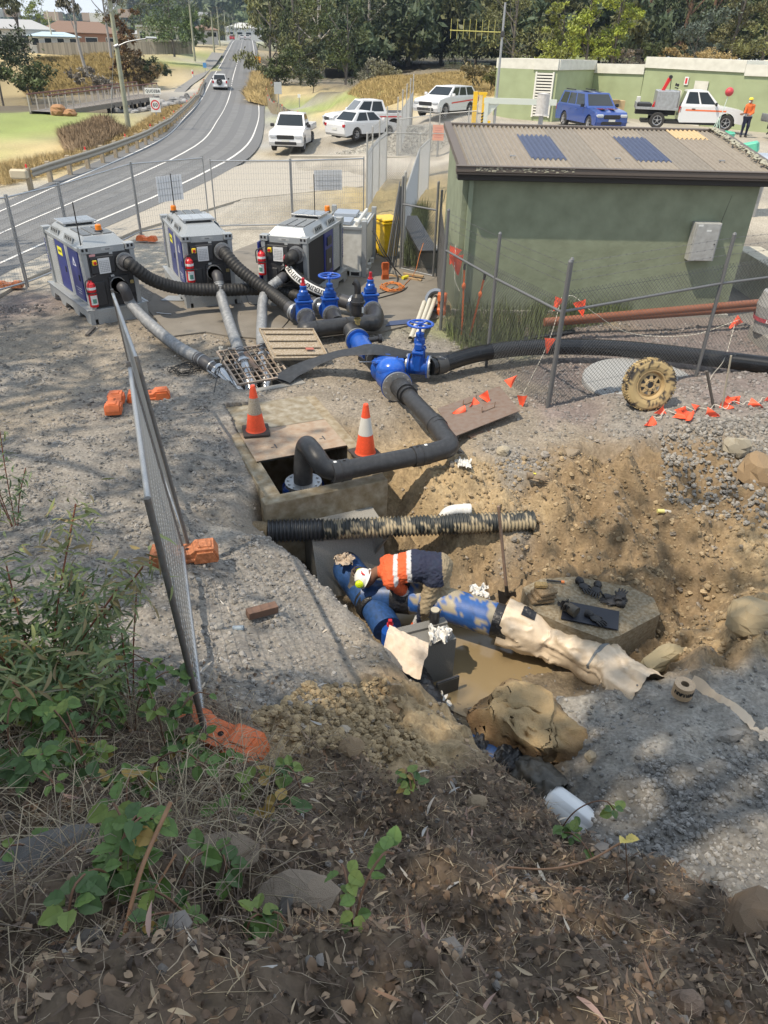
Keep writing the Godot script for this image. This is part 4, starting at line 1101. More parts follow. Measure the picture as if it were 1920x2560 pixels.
	b=MB.new(); rag(b,V(-0.54,-0.7,-7.63),0.15,33,0.5); solo(b,"rag",leafy(M("tan cloth",C(0.52,0.42,0.32),0.9,0,"mottle",5.0),0.1),"crumpled tan paper stuffed at the back joint of the blue tee","rag")
	t=thing("black_jar","black jar with a pale lid standing on the valve block","jar",V(0.6,-0.665,-6.47))
	b=MB.new(); b.lathe([Vector2(0.0,0),Vector2(0.058,0),Vector2(0.06,0.02),Vector2(0.06,0.17),Vector2(0.052,0.18)],20); put(b,"jar",M("black plastic",C(0.02,0.02,0.022),0.35),t)
	b=MB.new(); b.lathe([Vector2(0.052,0.178),Vector2(0.052,0.186),Vector2(0,0.186)],20); put(b,"lid",M("pale lid",C(0.4,0.36,0.27),0.6),t)
	t=thing("concrete_slab","broken concrete slab beside the wrapped pipe, with gloves and a black board on it","slab",V(2.68,-0.9,-7.1))
	b=mw(t)
	var pg:=PackedVector2Array()
	for q in [V(1.73,-0.62,-7.11),V(1.99,-0.62,-7.3),V(2.43,-0.62,-7.37),V(3.1,-0.62,-7.2),V(3.33,-0.62,-6.98),V(3.32,-0.62,-6.68),V(2.72,-0.62,-6.27),V(2.55,-0.62,-6.2),V(2.1,-0.62,-6.45),V(1.81,-0.62,-6.65)]:pg.append(Vector2(q.x,-q.z))
	b.X=b.X*Transform3D(Basis(Vector3.RIGHT,-PI/2),V0)
	b.prism(pg,-1.05,-0.62)
	put(b,"slab",M("slab concrete",C(0.31,0.27,0.2),0.9,0,"mud",1.6,"b_cell",0.6),t)
	t=thing("black_board","thin black board lying on the concrete slab under a jar and a glove","board",V(2.45,-0.6,-6.59))
	b=mw(t)
	var k0:Vector3=V(2.19,-0.6,-6.84)
	var k1:Vector3=V(2.82,-0.6,-6.67)
	var k3:Vector3=V(2.09,-0.6,-6.51)
	rect(b,k0,k3-k0,k1-k0,0.014)
	put(b,"sheet",M("blue black board",C(0.014,0.017,0.028),0.5,0,"mottle",3.0),t)
	t=thing("putty_jar","dark grease jar tipped over on the black board","jar",V(2.25,-0.585,-6.6))
	b=MB.new(); b.tube([V(-0.09,0.07,-0.06),V(0.02,0.065,0.06)],[0.06,0.068],18); b.torus(V0,0.0,0.0,3,3); put(b,"jar",M("dark khaki plastic",C(0.07,0.06,0.045),0.5),t)
	b=MB.new(); rag(b,V(-0.09,0.02,-0.04),0.09,44,0.9); put(b,"black_cloth",M("black plastic",C(0.02,0.02,0.022)),t)
	var gm:=M("black glove",C(0.022,0.021,0.022),0.6,0,"",1,"b_fine",0.4)
	for e in [[V(2.49,-0.6,-7.13),0.3,"black work glove at the back of the slab, left of a pair"],[V(2.63,-0.6,-7.06),-0.4,"black work glove at the back of the slab, right of a pair"],[V(2.83,-0.6,-6.9),1.4,"black work glove in the pile on the slab, fingers to the right"],[V(2.9,-0.57,-6.94),2.6,"black work glove on top of the glove pile, cuff up"],[V(2.77,-0.6,-6.84),-1.9,"black work glove in the pile on the slab, fingers to the left"],[V(2.49,-0.584,-6.5),0.7,"long black glove lying flat on the black board"]]:
		b=MB.new(); glove(b,V0,e[1],1.15); var go:=solo(b,"work_glove",gm,e[2],"glove"); go.position=e[0]
	b=MB.new(); glove(b,V0,1.2,1.1); var g2:=solo(b,"work_glove",M("muddy glove",C(0.2,0.15,0.1),0.9),"muddy brown glove with a yellow tag on the clay bank","glove"); g2.position=V(2.09,0,-8.79)
	b=MB.new(); b.box(V0,V(0.09,0.02,0.03),0.008); var tg:=put(b,"yellow_tag",M("yellow tag",C(0.7,0.62,0.08),0.5),g2); tg.position=V(-0.05,0.04,-0.06)
	t=thing("towel_stack","stack of muddy folded paper towels with a sponge at the end of the slab","towels",V(1.91,-0.6,-6.86))
	for k in 3:
		b=MB.new(); b.X=Transform3D(Basis(U,0.2+0.08*k),V(0.02*k,0.03+0.06*k,0)); b.box(V0,V(0.3-0.03*k,0.055,0.2),0.02); put(b,"folded_towel",M("muddy towel",C(0.33,0.25,0.16),0.95,0,"mud",4.0,"b_fbm",0.6),t)
	b=MB.new(); b.box(V(-0.02,0.21,-0.02),V(0.16,0.06,0.09),0.02); put(b,"sponge",M("brown sponge",C(0.36,0.25,0.11),0.95,0,"",1,"b_cell",1.5),t)
	t=thing("torch","small black torch lying at the back edge of the slab","torch",V(2.13,-0.6,-7.22))
	b=MB.new(); b.cyl(V(-0.09,0.02,0),V(0.09,0.02,0.02),0.014,10); put(b,"handle",M("black plastic",C(0.02,0.02,0.022)),t)
	b=MB.new(); b.cyl(V(0.09,0.02,0.02),V(0.13,0.02,0.025),0.019,10); put(b,"head",M("orange plastic",C(0.6,0.18,0.05),0.5),t)
	t=thing("bottle_cap_tube","small yellow and clear plastic tube lying on the clay bank","tube",V(3.77,-0.22,-8.33))
	b=MB.new(); b.cyl(V(-0.09,0.03,0),V(0.0,0.03,0),0.03,12); put(b,"cap",M("pale yellow plastic",C(0.6,0.55,0.2),0.5),t)
	b=MB.new(); b.cyl(V(0.0,0.028,0),V(0.09,0.025,0.01),0.025,12); put(b,"tube",M("cloudy plastic",C(0.5,0.47,0.4),0.4),t)
	t=thing("shovel","long handled shovel with rusty handle standing upright in the pit","shovel",V(1.6,-0.98,-7.31))
	var s0:Vector3=V(1.59,-0.9,-7.29)
	var s1:=s0+V(-0.24,1.28,-0.12)
	b=mw(t); b.cyl(s0+(s1-s0)*0.05,s1,0.021,10,0.019); put(b,"handle",rusty(),t)
	b=mw(t); b.X=b.X*Transform3D(Basis(V(1,0,0.1).normalized(),(s1-s0).normalized(),V(-0.1,-0.1,1).normalized()),s0)
	b.grid(10,10,func(u,v):return V((u-0.5)*0.235,0.06-v*0.27,0.035*cos((u-0.5)*2.6)-0.02-0.03*(u-0.5)*(u-0.5)))
	b.tube([V(0,0.16,0.0),V(0,0.02,0.014)],[0.022,0.03],10)
	put(b,"blade",M("worn steel",C(0.055,0.05,0.048),0.45,0.5,"mottle",4.0),t)
	b=MB.new(); b.obox(V(-0.18,-0.95,-8.1),V(0,-0.55,-7.99),0.09,0.03,0.004); solo(b,"timber_offcut",M("grey timber",C(0.26,0.235,0.2),0.85,0,"streak",1.0),"grey plank offcut leaning beside the thrust block behind the worker","plank")
	b=MB.new()
	var f:=FastNoiseLite.new()
	f.seed=12
	f.frequency=1.0
	f.fractal_octaves=2
	b.blob(V0,V(0.56,0.47,0.42),0.45,1.5,f,72,40)
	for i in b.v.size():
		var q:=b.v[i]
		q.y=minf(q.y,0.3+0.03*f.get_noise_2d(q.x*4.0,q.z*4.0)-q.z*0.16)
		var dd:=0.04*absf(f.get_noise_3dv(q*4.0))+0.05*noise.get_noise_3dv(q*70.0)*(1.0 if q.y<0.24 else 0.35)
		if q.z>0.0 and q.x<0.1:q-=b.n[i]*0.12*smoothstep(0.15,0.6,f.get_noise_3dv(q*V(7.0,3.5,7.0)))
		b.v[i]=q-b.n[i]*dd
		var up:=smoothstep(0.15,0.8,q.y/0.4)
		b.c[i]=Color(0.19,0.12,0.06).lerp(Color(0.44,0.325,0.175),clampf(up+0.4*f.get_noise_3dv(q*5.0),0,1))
	smooth_normals(b)
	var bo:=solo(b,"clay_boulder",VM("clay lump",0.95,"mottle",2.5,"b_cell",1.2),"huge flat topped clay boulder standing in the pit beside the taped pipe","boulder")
	bo.position=V(1.56,-0.88,-5.1)
	bo.rotation.y=-0.5
	t=thing("tape_roll","roll of tan warning tape printed SEWER MAIN standing on the gravel","tape roll",V(3.04,-0.42,-5.2))
	b=MB.new(); b.lathe([Vector2(0.04,0.0),Vector2(0.1,0.0),Vector2(0.1,0.152),Vector2(0.042,0.152),Vector2(0.04,0.148),Vector2(0.04,0.0)],32); put(b,"roll",M("tan plastic tape",C(0.56,0.40,0.25),0.5,0,"grunge",6.0),t)
	b=MB.new(); b.lathe([Vector2(0.04,0.148),Vector2(0.036,0.1),Vector2(0,0.1)],20); put(b,"cardboard_core",M("cardboard",C(0.2,0.15,0.1),0.9),t)
	var ink:=M("black print",C(0.02,0.02,0.02),0.7)
	var word:="SEWER MAIN"
	for k in word.length():
		if word[k]==" ":continue
		var an:=0.95-k*0.225
		var o:=lettering(word[k],0.062,ink,t,Transform3D(Basis(U,an)*Basis(V(0,0,1),PI),V(sin(an),0,cos(an))*0.1012+V(0,0.085,0)),"printed_letter",0.002)
		o.name="printed_letter"
	t=thing("tape_strip","loose strip of tan warning tape trailing over the gravel from the roll","tape")
	var tp:=curve([V(3.13,-0.28,-5.26),V(3.25,-0.33,-5.25),V(3.39,-0.34,-5.07),V(3.51,-0.32,-4.91),V(3.57,-0.31,-4.76)],0.05)
	t.position=tp[0]
	b=mw(t)
	b.grid(40,3,func(u,v):
		var k:float=u*(tp.size()-1.001)
		var i:=int(k)
		var c:Vector3=tp[i].lerp(tp[i+1],k-i)
		c.y=maxf(H(c.x,c.z)+0.012,c.y-u*0.2)+0.02*sin(u*9.0)*(1-u)
		return c+V(0.4,0.9*(1-u),-0.5).normalized()*(v-0.5)*0.12)
	put(b,"strip",leafy(M("tan tape strip",C(0.58,0.46,0.33),0.5),0.1),t)
	b=MB.new(); rag(b,V(3.58,-0.28,-4.6),0.09,71,0.1); solo(b,"tape_scrap",M("tan tape strip",C(0.58,0.46,0.33)),"end of tan printed tape at the right edge of the gravel","tape")
func smooth_normals(b:MB)->void:
	var acc:={}
	for k in range(0,b.x.size(),3):
		var g:=(b.v[b.x[k+2]]-b.v[b.x[k]]).cross(b.v[b.x[k+1]]-b.v[b.x[k]])
		for e in 3:
			var key:=(b.v[b.x[k+e]]*2000.0).round()
			acc[key]=acc.get(key,V0)+g
	for i in b.v.size():
		var g:Vector3=acc.get((b.v[i]*2000.0).round(),b.n[i])
		if g.length_squared()>1e-16:b.n[i]=g.normalized()
func block_foot()->MB:
	var b:=MB.new()
	var pr:=PackedVector2Array([Vector2(-0.34,0),Vector2(-0.34,0.06),Vector2(-0.3,0.15),Vector2(-0.12,0.15),Vector2(-0.07,0.11),Vector2(0.07,0.11),Vector2(0.12,0.15),Vector2(0.3,0.15),Vector2(0.34,0.06),Vector2(0.34,0)])
	b.X=Transform3D(Basis(),V0)
	b.prism(pr,-0.1,0.1)
	for s in [-1,1]:
		b.prism(PackedVector2Array([Vector2(-0.33,0.0),Vector2(-0.29,0.12),Vector2(-0.13,0.12),Vector2(-0.09,0.0)]) if s<0 else PackedVector2Array([Vector2(0.09,0.0),Vector2(0.13,0.12),Vector2(0.29,0.12),Vector2(0.33,0.0)]),-0.125,0.125)
		b.box(V(s*0.21,0.15,0),V(0.14,0.03,0.12),0.01)
	b.box(V(0,0.03,0),V(0.66,0.05,0.235),0.02)
	return b
func rim_things()->void:
	var mo:=M("orange plastic foot",C(0.70,0.175,0.055),0.55,0,"grunge",2.0,"b_fine",0.1)
	var mf:=M("faded orange plastic foot",C(0.56,0.22,0.105),0.65,0,"mud",2.0,"b_fine",0.1)
	var km:=M("hole dark",C(0.02,0.012,0.01),0.9)
	var fm:=block_foot().mesh()
	var feet:=[[V(-1.2,0.64,-3.55),-0.42,0.06,"large orange fence foot at the weeds in the foreground",mo,1.12],[V(-2.15,0.36,-6.19),0.25,0.0,"dusty orange fence foot halfway along the near fence",mf,1.05],[V(-3.99,0.05,-10.97),0.3,0.0,"orange fence foot under the far fence panel, right of a turned one",mo,1.0],[V(-4.39,0.1,-10.52),-1.35,0.0,"orange fence foot turned sideways left of the far fence panel",mo,1.0],[V(-7.47,0,-22.51),-0.1,0.0,"bright orange fence foot on the road side behind the second pump",mo,0.9],[V(-9.2,0,-17.26),0.2,0.0,"small orange fence foot at the left edge of the frame",mf,0.9],[V(-0.22,0,-18.8),-1.3,1.35,"orange fence foot standing on end beside the white tank",mo,0.72],[V(1.09,0,-16.09),1.4,1.3,"orange fence foot on end beside the chain link post",mo,0.8]]
	for e in feet:
		var t:=thing("fence_foot",e[3],"fence foot",e[0],e[1],"orange fence feet")
		if e[2]>1.0:
			t.rotation=V(0,e[1],PI/2)
			t.position.y+=0.3*e[5]
		t.scale=Vector3.ONE*e[5]
		put(fm,"block",e[4],t)
		for s in [-0.035,0.035]:
			var b:=MB.new(); b.lathe([Vector2(0.0,0.1115),Vector2(0.021,0.1115)],12); b.X=Transform3D(); var o:=put(b,"hole",km,t); o.position=V(s,0.001,0)
	var b:=MB.new(); b.obox(V(-1.31,0.4,-5.27),V(-1.05,0.38,-5.42),0.10,0.08,0.004); solo(b,"timber_block",M("brown timber",C(0.17,0.1,0.07),0.8,0,"streak",2.0),"short brown timber block lying on the grey gravel slope","timber")
	b=MB.new(); b.cyl(V(-1.42,0.36,-5.11),V(-1.32,0.37,-5.11),0.028,10); solo(b,"blue_grey_tube",M("dull blue tube",C(0.2,0.25,0.3),0.6),"small blue grey tube end on the gravel near the timber block","tube")
	var wp:Vector3=V(4.06,0.29,-10.6)
	var t:=thing("spare_wheel","muddy off-road wheel leaning against the chain link fence","wheel",wp)
	var fd:=V(0.86,0,-0.5).normalized()
	t.rotation=V(-0.2,0.12,0)
	var R:=0.40
	b=MB.new(); b.X=Transform3D(Basis(Vector3.RIGHT,PI/2),V(0,R,0))
	b.lathe([Vector2(0.225,0.075),Vector2(0.25,0.095),Vector2(0.3,0.112),Vector2(0.36,0.108),Vector2(0.39,0.09),Vector2(R,0.06),Vector2(R,-0.06),Vector2(0.39,-0.09),Vector2(0.3,-0.11),Vector2(0.225,-0.075),Vector2(0.215,0.0),Vector2(0.225,0.075)],64)
	for k in 56:
		var an:=TAU*k/56.0
		var o:=b.X
		b.X=b.X*Transform3D(Basis(U,an),V0)
		for s in [-1,1]:
			b.box(V(R+0.003,s*0.055+0.01*(k % 2),0),V(0.018,0.06,0.03),0.003)
			b.box(V(R-0.025,s*0.088,0),V(0.04,0.02,0.02),0.003)
		b.X=o
	for i in b.v.size():
		var q:=b.v[i]
		var k:=noise.get_noise_3dv(q*60.0)+0.8*noise.get_noise_3dv(q*150.0)+0.24
		if Vector2(q.x,q.y-R).length()>R-0.012:k-=0.2
		b.c[i]=Color(0.5,0.38,0.19) if k>0.0 else Color(0.045,0.042,0.04)
	put(b,"tyre",VM("muddy tyre",0.9,"mottle",4.0,"b_fine",0.2),t)
	b=MB.new(); b.X=Transform3D(Basis(Vector3.RIGHT,PI/2),V(0,R,0))
	b.lathe([Vector2(0.235,0.085),Vector2(0.228,0.09),Vector2(0.215,0.085),Vector2(0.2,0.045),Vector2(0.19,0.03)],48)
	b.lathe([Vector2(0.19,0.03),Vector2(0.155,0.045)],48)
	b.lathe([Vector2(0.095,0.058),Vector2(0.085,0.066),Vector2(0.055,0.066),Vector2(0.052,0.045)],48)
	for k in 8:
		var a0:=TAU*k/8.0
		for e in [[a0-0.12,a0+0.12,a0-0.39,a0+0.39-0.0]]:
			var i0:=V(cos(a0-0.33)*0.096,0.058,sin(a0-0.33)*0.096)
			var i1:=V(cos(a0+0.33)*0.096,0.058,sin(a0+0.33)*0.096)
			var o0:=V(cos(a0-0.13)*0.157,0.045,sin(a0-0.13)*0.157)
			var o1:=V(cos(a0+0.13)*0.157,0.045,sin(a0+0.13)*0.157)
			b.q4(b.p(i0,U),b.p(i1,U),b.p(o1,U),b.p(o0,U))
	put(b,"rim",M("tan muddy rim",C(0.5,0.37,0.19),0.7,0.1,"mottle",6.0),t)
	for k in 6:
		b=MB.new(); b.X=Transform3D(Basis(Vector3.RIGHT,PI/2),V(0,R,0)); b.cyl(V(cos(TAU*k/6)*0.072,0.06,sin(TAU*k/6)*0.072),V(cos(TAU*k/6)*0.072,0.072,sin(TAU*k/6)*0.072),0.009,8); put(b,"stud_hole",darkmetal(),t)
	b=MB.new(); b.X=Transform3D(Basis(Vector3.RIGHT,PI/2),V(0,R,0)); b.lathe([Vector2(0.19,-0.03),Vector2(0.19,-0.035),Vector2(0.0,-0.035)],24); put(b,"barrel_shadow_plate",M("grey lid through rim",C(0.2,0.2,0.2),0.9),t)
	var L:=thing("manhole_cover","round grey concrete manhole lid lying behind the fence and the wheel","lid",V(4.4,0.1,-11.99))
	b=MB.new(); b.lathe([Vector2(0.0,0.11),Vector2(0.99,0.11),Vector2(1.01,0.09),Vector2(1.01,0.0)],56); put(b,"disc",M("pale grey concrete",C(0.36,0.365,0.36),0.85,0,"mottle",0.8),L)
	for s in [[0.8,0.1],[-0.8,0.15],[0.1,0.75]]:
		b=MB.new(); b.lathe([Vector2(0.0,0.1125),Vector2(0.025,0.1125)],10); var o:=put(b,"lifting_hole",M("hole dark",C(0.02,0.012,0.01)),L); o.position=V(s[0],0,s[1])
	L.rotation=V(0.05,0.3,0.02)
	var c0:Vector3=V(0.77,0.1,-10.79)
	var c1:Vector3=V(1.87,0.17,-11.64)
	var c3:Vector3=V(0.97,0.14,-9.71)
	var sp:=thing("steel_cover","rusty steel hatch cover tilted on the ground near the fence corner","cover plate",c0)
	b=mw(sp); rect(b,c0,c3-c0,c1-c0,0.012); put(b,"plate",M("rust edged steel",C(0.235,0.19,0.16),0.7,0.3,"rust",1.2,"b_fine",0.1),sp)
	var ux:=(c1-c0)
	var uw:=(c3-c0)
	for e in [[0.62,0.62],[0.45,0.2]]:
		var q:Vector3=c0+ux*e[0]+uw*e[1]+V(0,0.02,0)
		b=mw(sp); b.wire([q-ux*0.1,q-ux*0.1+V(0,0.09,0.01),q-ux*0.1+V(0,0.01,0.02),q+ux*0.1,q+ux*0.1+V(0,0.09,0.01)],0.009); put(b,"handle",rusty(),sp)
	b=MB.new(); b.obox(V(1.23,0.03,-9.94),V(1.72,0.03,-10.3),0.08,0.03); solo(b,"rusty_bracket",rusty(),"rusty flat bracket half under the steel hatch cover","bracket")
	var B1:=V(-1.26,0.68,-3.5)
	var B2:=V(-2.15,0.36,-6.2)
	var B3:=V(-3.85,0.06,-10.15)
	temp_panel(B1,B2,V(-0.12,2.12,0.0),V(-0.36,2.08,-0.3),"galvanised temporary fence panel nearest the camera, leaning",true)
	temp_panel(B2+V(0.03,0,-0.1),B3,V(-0.34,2.1,-0.3),V(0.0,2.1,0.3),"galvanised temporary fence panel between the dusty and the paired orange feet",true)
func temp_panel(a:Vector3,b:Vector3,ta:Vector3,tb:Vector3,label:String,near:bool)->Node3D:
	var t:=thing("temporary_fence_panel",label,"fence panel",a,0.0,"temporary fence panels")
	var gm:=galv()
	var at:=a+ta
	var bt:=b+tb
	var d:=(b-a).normalized()
	var bl:=0.12/2.1
	for e in [[a,at],[b,bt]]:
		var m:=mw(t); m.cyl(e[0],e[1],0.021,10); put(m,"post",M("weathered post",C(0.17,0.17,0.165),0.6,0.4,"rust",3.0) if near else gm,t)
	for k in [0.06,0.97]:
		var m:=mw(t); m.cyl(a.lerp(at,k),b.lerp(bt,k),0.021,10); put(m,"rail",gm,t)
	var m:=mw(t)
	var L:=a.distance_to(b)
	var nv:=int(L/0.075)
	var r:=0.0024 if near else 0.003
	for k in range(1,nv):
		var u:=float(k)/nv
		m.bar3(a.lerp(b,u).lerp(at.lerp(bt,u),0.06),a.lerp(b,u).lerp(at.lerp(bt,u),0.97),r)
	for k in range(0,12):
		var v:=0.1+0.85*k/11.0
		m.bar3(a.lerp(at,v),b.lerp(bt,v),r)
	put(m,"wire_mesh",M("fence wire",C(0.42,0.43,0.43),0.5,0.5),t)
	return t
# ---------------------------------------------------------------- people
func nets(b:MB,bones:Array,cellw:float,k:float,paint:Callable)->void:
	var lo:=Vector3.INF
	var hi:=-Vector3.INF
	for e in bones:
		for s in 2:
			var r:float=e[2+s]+k*4.0+cellw*2.0
			lo=lo.min(e[s]-Vector3.ONE*r); hi=hi.max(e[s]+Vector3.ONE*r)
	var dx:=int((hi.x-lo.x)/cellw)+2
	var dy:=int((hi.y-lo.y)/cellw)+2
	var dz:=int((hi.z-lo.z)/cellw)+2
	var f:=PackedFloat32Array()
	f.resize(dx*dy*dz)
	for e in bones:
		var a:Vector3=e[0]
		var d:Vector3=e[1]-e[0]
		var dd:=maxf(d.length_squared(),1e-9)
		var R:float=maxf(e[2],e[3])+k*4.0+cellw
		var l:Vector3=((e[0] as Vector3).min(e[1])-Vector3.ONE*R-lo)/cellw
		var h:Vector3=((e[0] as Vector3).max(e[1])+Vector3.ONE*R-lo)/cellw
		for z in range(maxi(0,int(l.z)),mini(dz,int(h.z)+1)):
			for y in range(maxi(0,int(l.y)),mini(dy,int(h.y)+1)):
				for x in range(maxi(0,int(l.x)),mini(dx,int(h.x)+1)):
					var q:=lo+V(x,y,z)*cellw-a
					var u:=clampf(q.dot(d)/dd,0,1)
					var s:=(q-d*u).length()-lerpf(e[2],e[3],u)
					if s<k*4.0:f[(z*dy+y)*dx+x]+=exp(-s/k)
	var id:={}
	var first:=b.v.size()
	var st:=[1,dx,dx*dy]
	for z in dz-1:
		for y in dy-1:
			for x in dx-1:
				var o:=(z*dy+y)*dx+x
				var m:=0
				for c in 8:
					if f[o+(c & 1)+((c>>1) & 1)*dx+(c>>2)*dx*dy]>1.0:m|=1<<c
				if m==0 or m==255:continue
				var acc:=V0
				var cnt:=0
				for c in 8:
					for ax in 3:
						if c & (1<<ax):continue
						var c2:=c|(1<<ax)
						if ((m>>c) & 1)==((m>>c2) & 1):continue
						var f0:=log(maxf(f[o+(c & 1)+((c>>1) & 1)*dx+(c>>2)*dx*dy],1e-6))
						var f1:=log(maxf(f[o+(c2 & 1)+((c2>>1) & 1)*dx+(c2>>2)*dx*dy],1e-6))
						var q:=V(c & 1,(c>>1) & 1,c>>2)
						q[ax]+=clampf(f0/(f0-f1),0,1)
						acc+=q
						cnt+=1
				var w:=lo+(V(x,y,z)+acc/cnt)*cellw
				b.col=paint.call(w)
				id[o]=b.p(w,U)
	b.col=Color.WHITE
	var quads:=[]
	for o in id:
		for ax in 3:
			var s:int=st[ax]
			var t:int=st[(ax+1) % 3]
			var r:int=st[(ax+2) % 3]
			if (f[o]>1.0)==(f[o+s]>1.0):continue
			if id.has(o-t) and id.has(o-r) and id.has(o-t-r):quads.append([id[o],id[o-t],id[o-t-r],id[o-r],f[o]>1.0,ax])
	for i in range(first,b.v.size()):b.n[i]=V0
	for q in quads:
		var g:Vector3=(b.v[q[1]]-b.v[q[0]]).cross(b.v[q[3]]-b.v[q[0]])+(b.v[q[3]]-b.v[q[2]]).cross(b.v[q[1]]-b.v[q[2]])
		var outw:=V0
		outw[q[5]]=1.0 if q[4] else -1.0
		if (b.X.basis*outw).dot(g)<0.0:g=-g
		for e in 4:b.n[q[e]]+=g
	for i in range(first,b.v.size()):b.n[i]=b.n[i].normalized()
	for q in quads:b.q4(q[0],q[1],q[2],q[3])
func hand_bones(w:Vector3,fwd:Vector3,side:Vector3,curl:=0.6)->Array:
	var dn:=fwd.cross(side).normalized()
	if dn.y>0.0:dn=-dn
	var o:=[[w,w+fwd*0.04,0.028,0.03],[w+fwd*0.04+side*0.022,w+fwd*0.085+side*0.026,0.021,0.017],[w+fwd*0.04-side*0.02,w+fwd*0.08-side*0.026,0.021,0.016]]
	for k in 4:
		var s:=0.032-0.021*k
		var ln:float=[0.07,0.08,0.075,0.058][k]
		var p0:=w+fwd*0.085+side*s
		var p1:=p0+(fwd*cos(curl*0.5)+dn*sin(curl*0.5))*ln*0.5
		var p2:=p1+(fwd*cos(curl*1.5)+dn*sin(curl*1.5))*ln*0.5
		o.append([p0,p1,0.0105,0.0095]); o.append([p1,p2,0.0095,0.008])
	var t0:=w+fwd*0.03+side*0.035
	var t1:=t0+(fwd*0.6+side*0.7).normalized()*0.04
	o.append([t0,t1,0.013,0.011]); o.append([t1,t1+(fwd*0.9+dn*0.3).normalized()*0.03,0.011,0.009])
	return o
func people()->void:
	var ft:Vector3=V(0.42,-1.3,-6.97)
	var t:=thing("person","person bending over the pipe in orange and navy work shirt, tan trousers and white helmet","person",ft)
	var hl:Vector3=V(0.6,-0.44,-6.99)
	var hr:=hl+V(0.10,0.03,-0.24)
	var hip:=(hl+hr)*0.5+V(0,0.08,0)
	var ch2:Vector3=V(0.09,-0.42,-7.12)
	var nk:Vector3=V(-0.09,-0.47,-7.14)
	var hd:Vector3=V(-0.21,-0.56,-7.13)
	var sl:=ch2+V(-0.02,-0.02,0.2)
	var sr:=ch2+V(-0.06,-0.02,-0.2)
	var el:Vector3=V(0.32,-0.78,-7.06)
	var wl:Vector3=V(0.01,-0.8,-7.19)
	var er:=sr+V(0.08,-0.3,-0.02)
	var wr:Vector3=V(-0.14,-0.78,-7.23)
	var kl:Vector3=V(0.51,-0.78,-6.85)
	var kr:=kl+V(0.22,0.0,-0.02)
	var al:=ft+V(0.0,0.08,0)
	var ar:=ft+V(0.27,0.08,-0.02)
	var mid:=hip.lerp(ch2,0.5)+V(0,0.05,0)
	var zf:=V(0,0,1)
	var bones:=[[hl,hr,0.145,0.145],[hip,mid,0.155,0.155],[hip+zf*0.07,mid+zf*0.08,0.14,0.14],[hip-zf*0.07,mid-zf*0.08,0.14,0.14],[mid,ch2,0.155,0.15],[mid+zf*0.09,ch2+zf*0.1,0.135,0.125],[mid-zf*0.09,ch2-zf*0.1,0.135,0.125],[sl,sr,0.085,0.085],[ch2,nk,0.1,0.062],[nk,hd,0.06,0.065],[hd,hd+V(-0.03,-0.03,0),0.098,0.085],[hd+V(-0.02,-0.08,0.0),hd+V(-0.05,-0.1,0.0),0.06,0.045],
		[sl,el,0.082,0.066],[el,wl,0.058,0.038],[sr,er,0.082,0.066],[er,wr,0.058,0.038],[hl,kl,0.112,0.08],[kl,al,0.076,0.066],[hr,kr,0.112,0.08],[kr,ar,0.076,0.066],[al,al+V(0,-0.04,0),0.06,0.055],[al+V(0.03,-0.04,0),al+V(-0.17,-0.05,0.02),0.05,0.042],[ar+V(0.03,-0.04,0),ar+V(-0.17,-0.05,0.02),0.05,0.042]]
	var dir:=(ch2-hip).normalized()
	var L:=(ch2-hip).length()
	var skin:=Color(0.2,0.105,0.065)
	var fn:=FastNoiseLite.new()
	fn.frequency=6.0
	var paint:=func(w:Vector3)->Color:
		var u:=(w-hip).dot(dir)/L
		var n2:=1.0+0.18*fn.get_noise_3dv(w)
		if (w-hd).length()<0.14 or (u>1.32 and w.y>-0.72):return skin
		if w.y<-1.17:return Color(0.06,0.05,0.042)*n2
		var al1:float=(w-sl).dot((el-sl).normalized())/(el-sl).length()
		if (w-sl.lerp(el,clampf(al1,0,1))).length()<0.115 and al1>0.1 and w.z>ch2.z+0.06 and u>0.25:
			if al1>0.62 and al1<0.78:return Color(0.62,0.63,0.64)
			if al1<1.0:return Color(0.74,0.13,0.04)*n2
			return skin
		if (w-el.lerp(wl,0.6)).length()<0.13 and w.y<-0.7:return Color(0.03,0.03,0.032)
		if w.y<hip.y-0.12 and u<0.45:return Color(0.33,0.265,0.17)*n2
		if u<-0.1:return Color(0.33,0.265,0.17)*n2
		if u<0.56:return Color(0.022,0.028,0.06)*n2
		if u<0.66 or (u>0.86 and u<0.95):return Color(0.62,0.63,0.64)
		return Color(0.74,0.13,0.04)*n2
	var b:=mw(t)
	nets(b,bones,0.0135,0.016,paint)
	var gl:=func(_w:Vector3)->Color:return Color(0.025,0.025,0.027)
	for i in b.v.size():
		var w:Vector3=t.transform*b.v[i]
		if (w-hd).length()>0.2 and w.y>-1.2:b.v[i]+=b.n[i]*(0.02*absf(fn.get_noise_3d(w.x*1.2+w.y*1.5,w.y*1.8-w.x,w.z))*1.6-0.006)
	smooth_normals(b)
	nets(b,hand_bones(wl,V(-0.8,-0.5,0.1).normalized(),V(0.1,0.1,-1).normalized(),0.9),0.004,0.004,gl)
	nets(b,hand_bones(wr,V(-0.75,-0.6,0.2).normalized(),V(0.2,0.1,1).normalized(),0.9),0.004,0.004,gl)
	put(b,"body",VM("work clothes and skin",0.85,"mottle",6.0,"b_fine",0.12),t)
	var hm:=M("white helmet",C(0.75,0.75,0.73),0.35)
	var hax:=Transform3D(Basis(zf,1.15),hd+V(-0.035,-0.005,0))
	b=mw(t); b.X=b.X*hax
	b.lathe([Vector2(0.118,-0.01),Vector2(0.118,0.03),Vector2(0.108,0.075),Vector2(0.08,0.112),Vector2(0.035,0.13),Vector2(0.0,0.132)],26)
	b.lathe([Vector2(0.118,-0.01),Vector2(0.138,-0.014),Vector2(0.138,-0.02),Vector2(0.11,-0.02)],26)
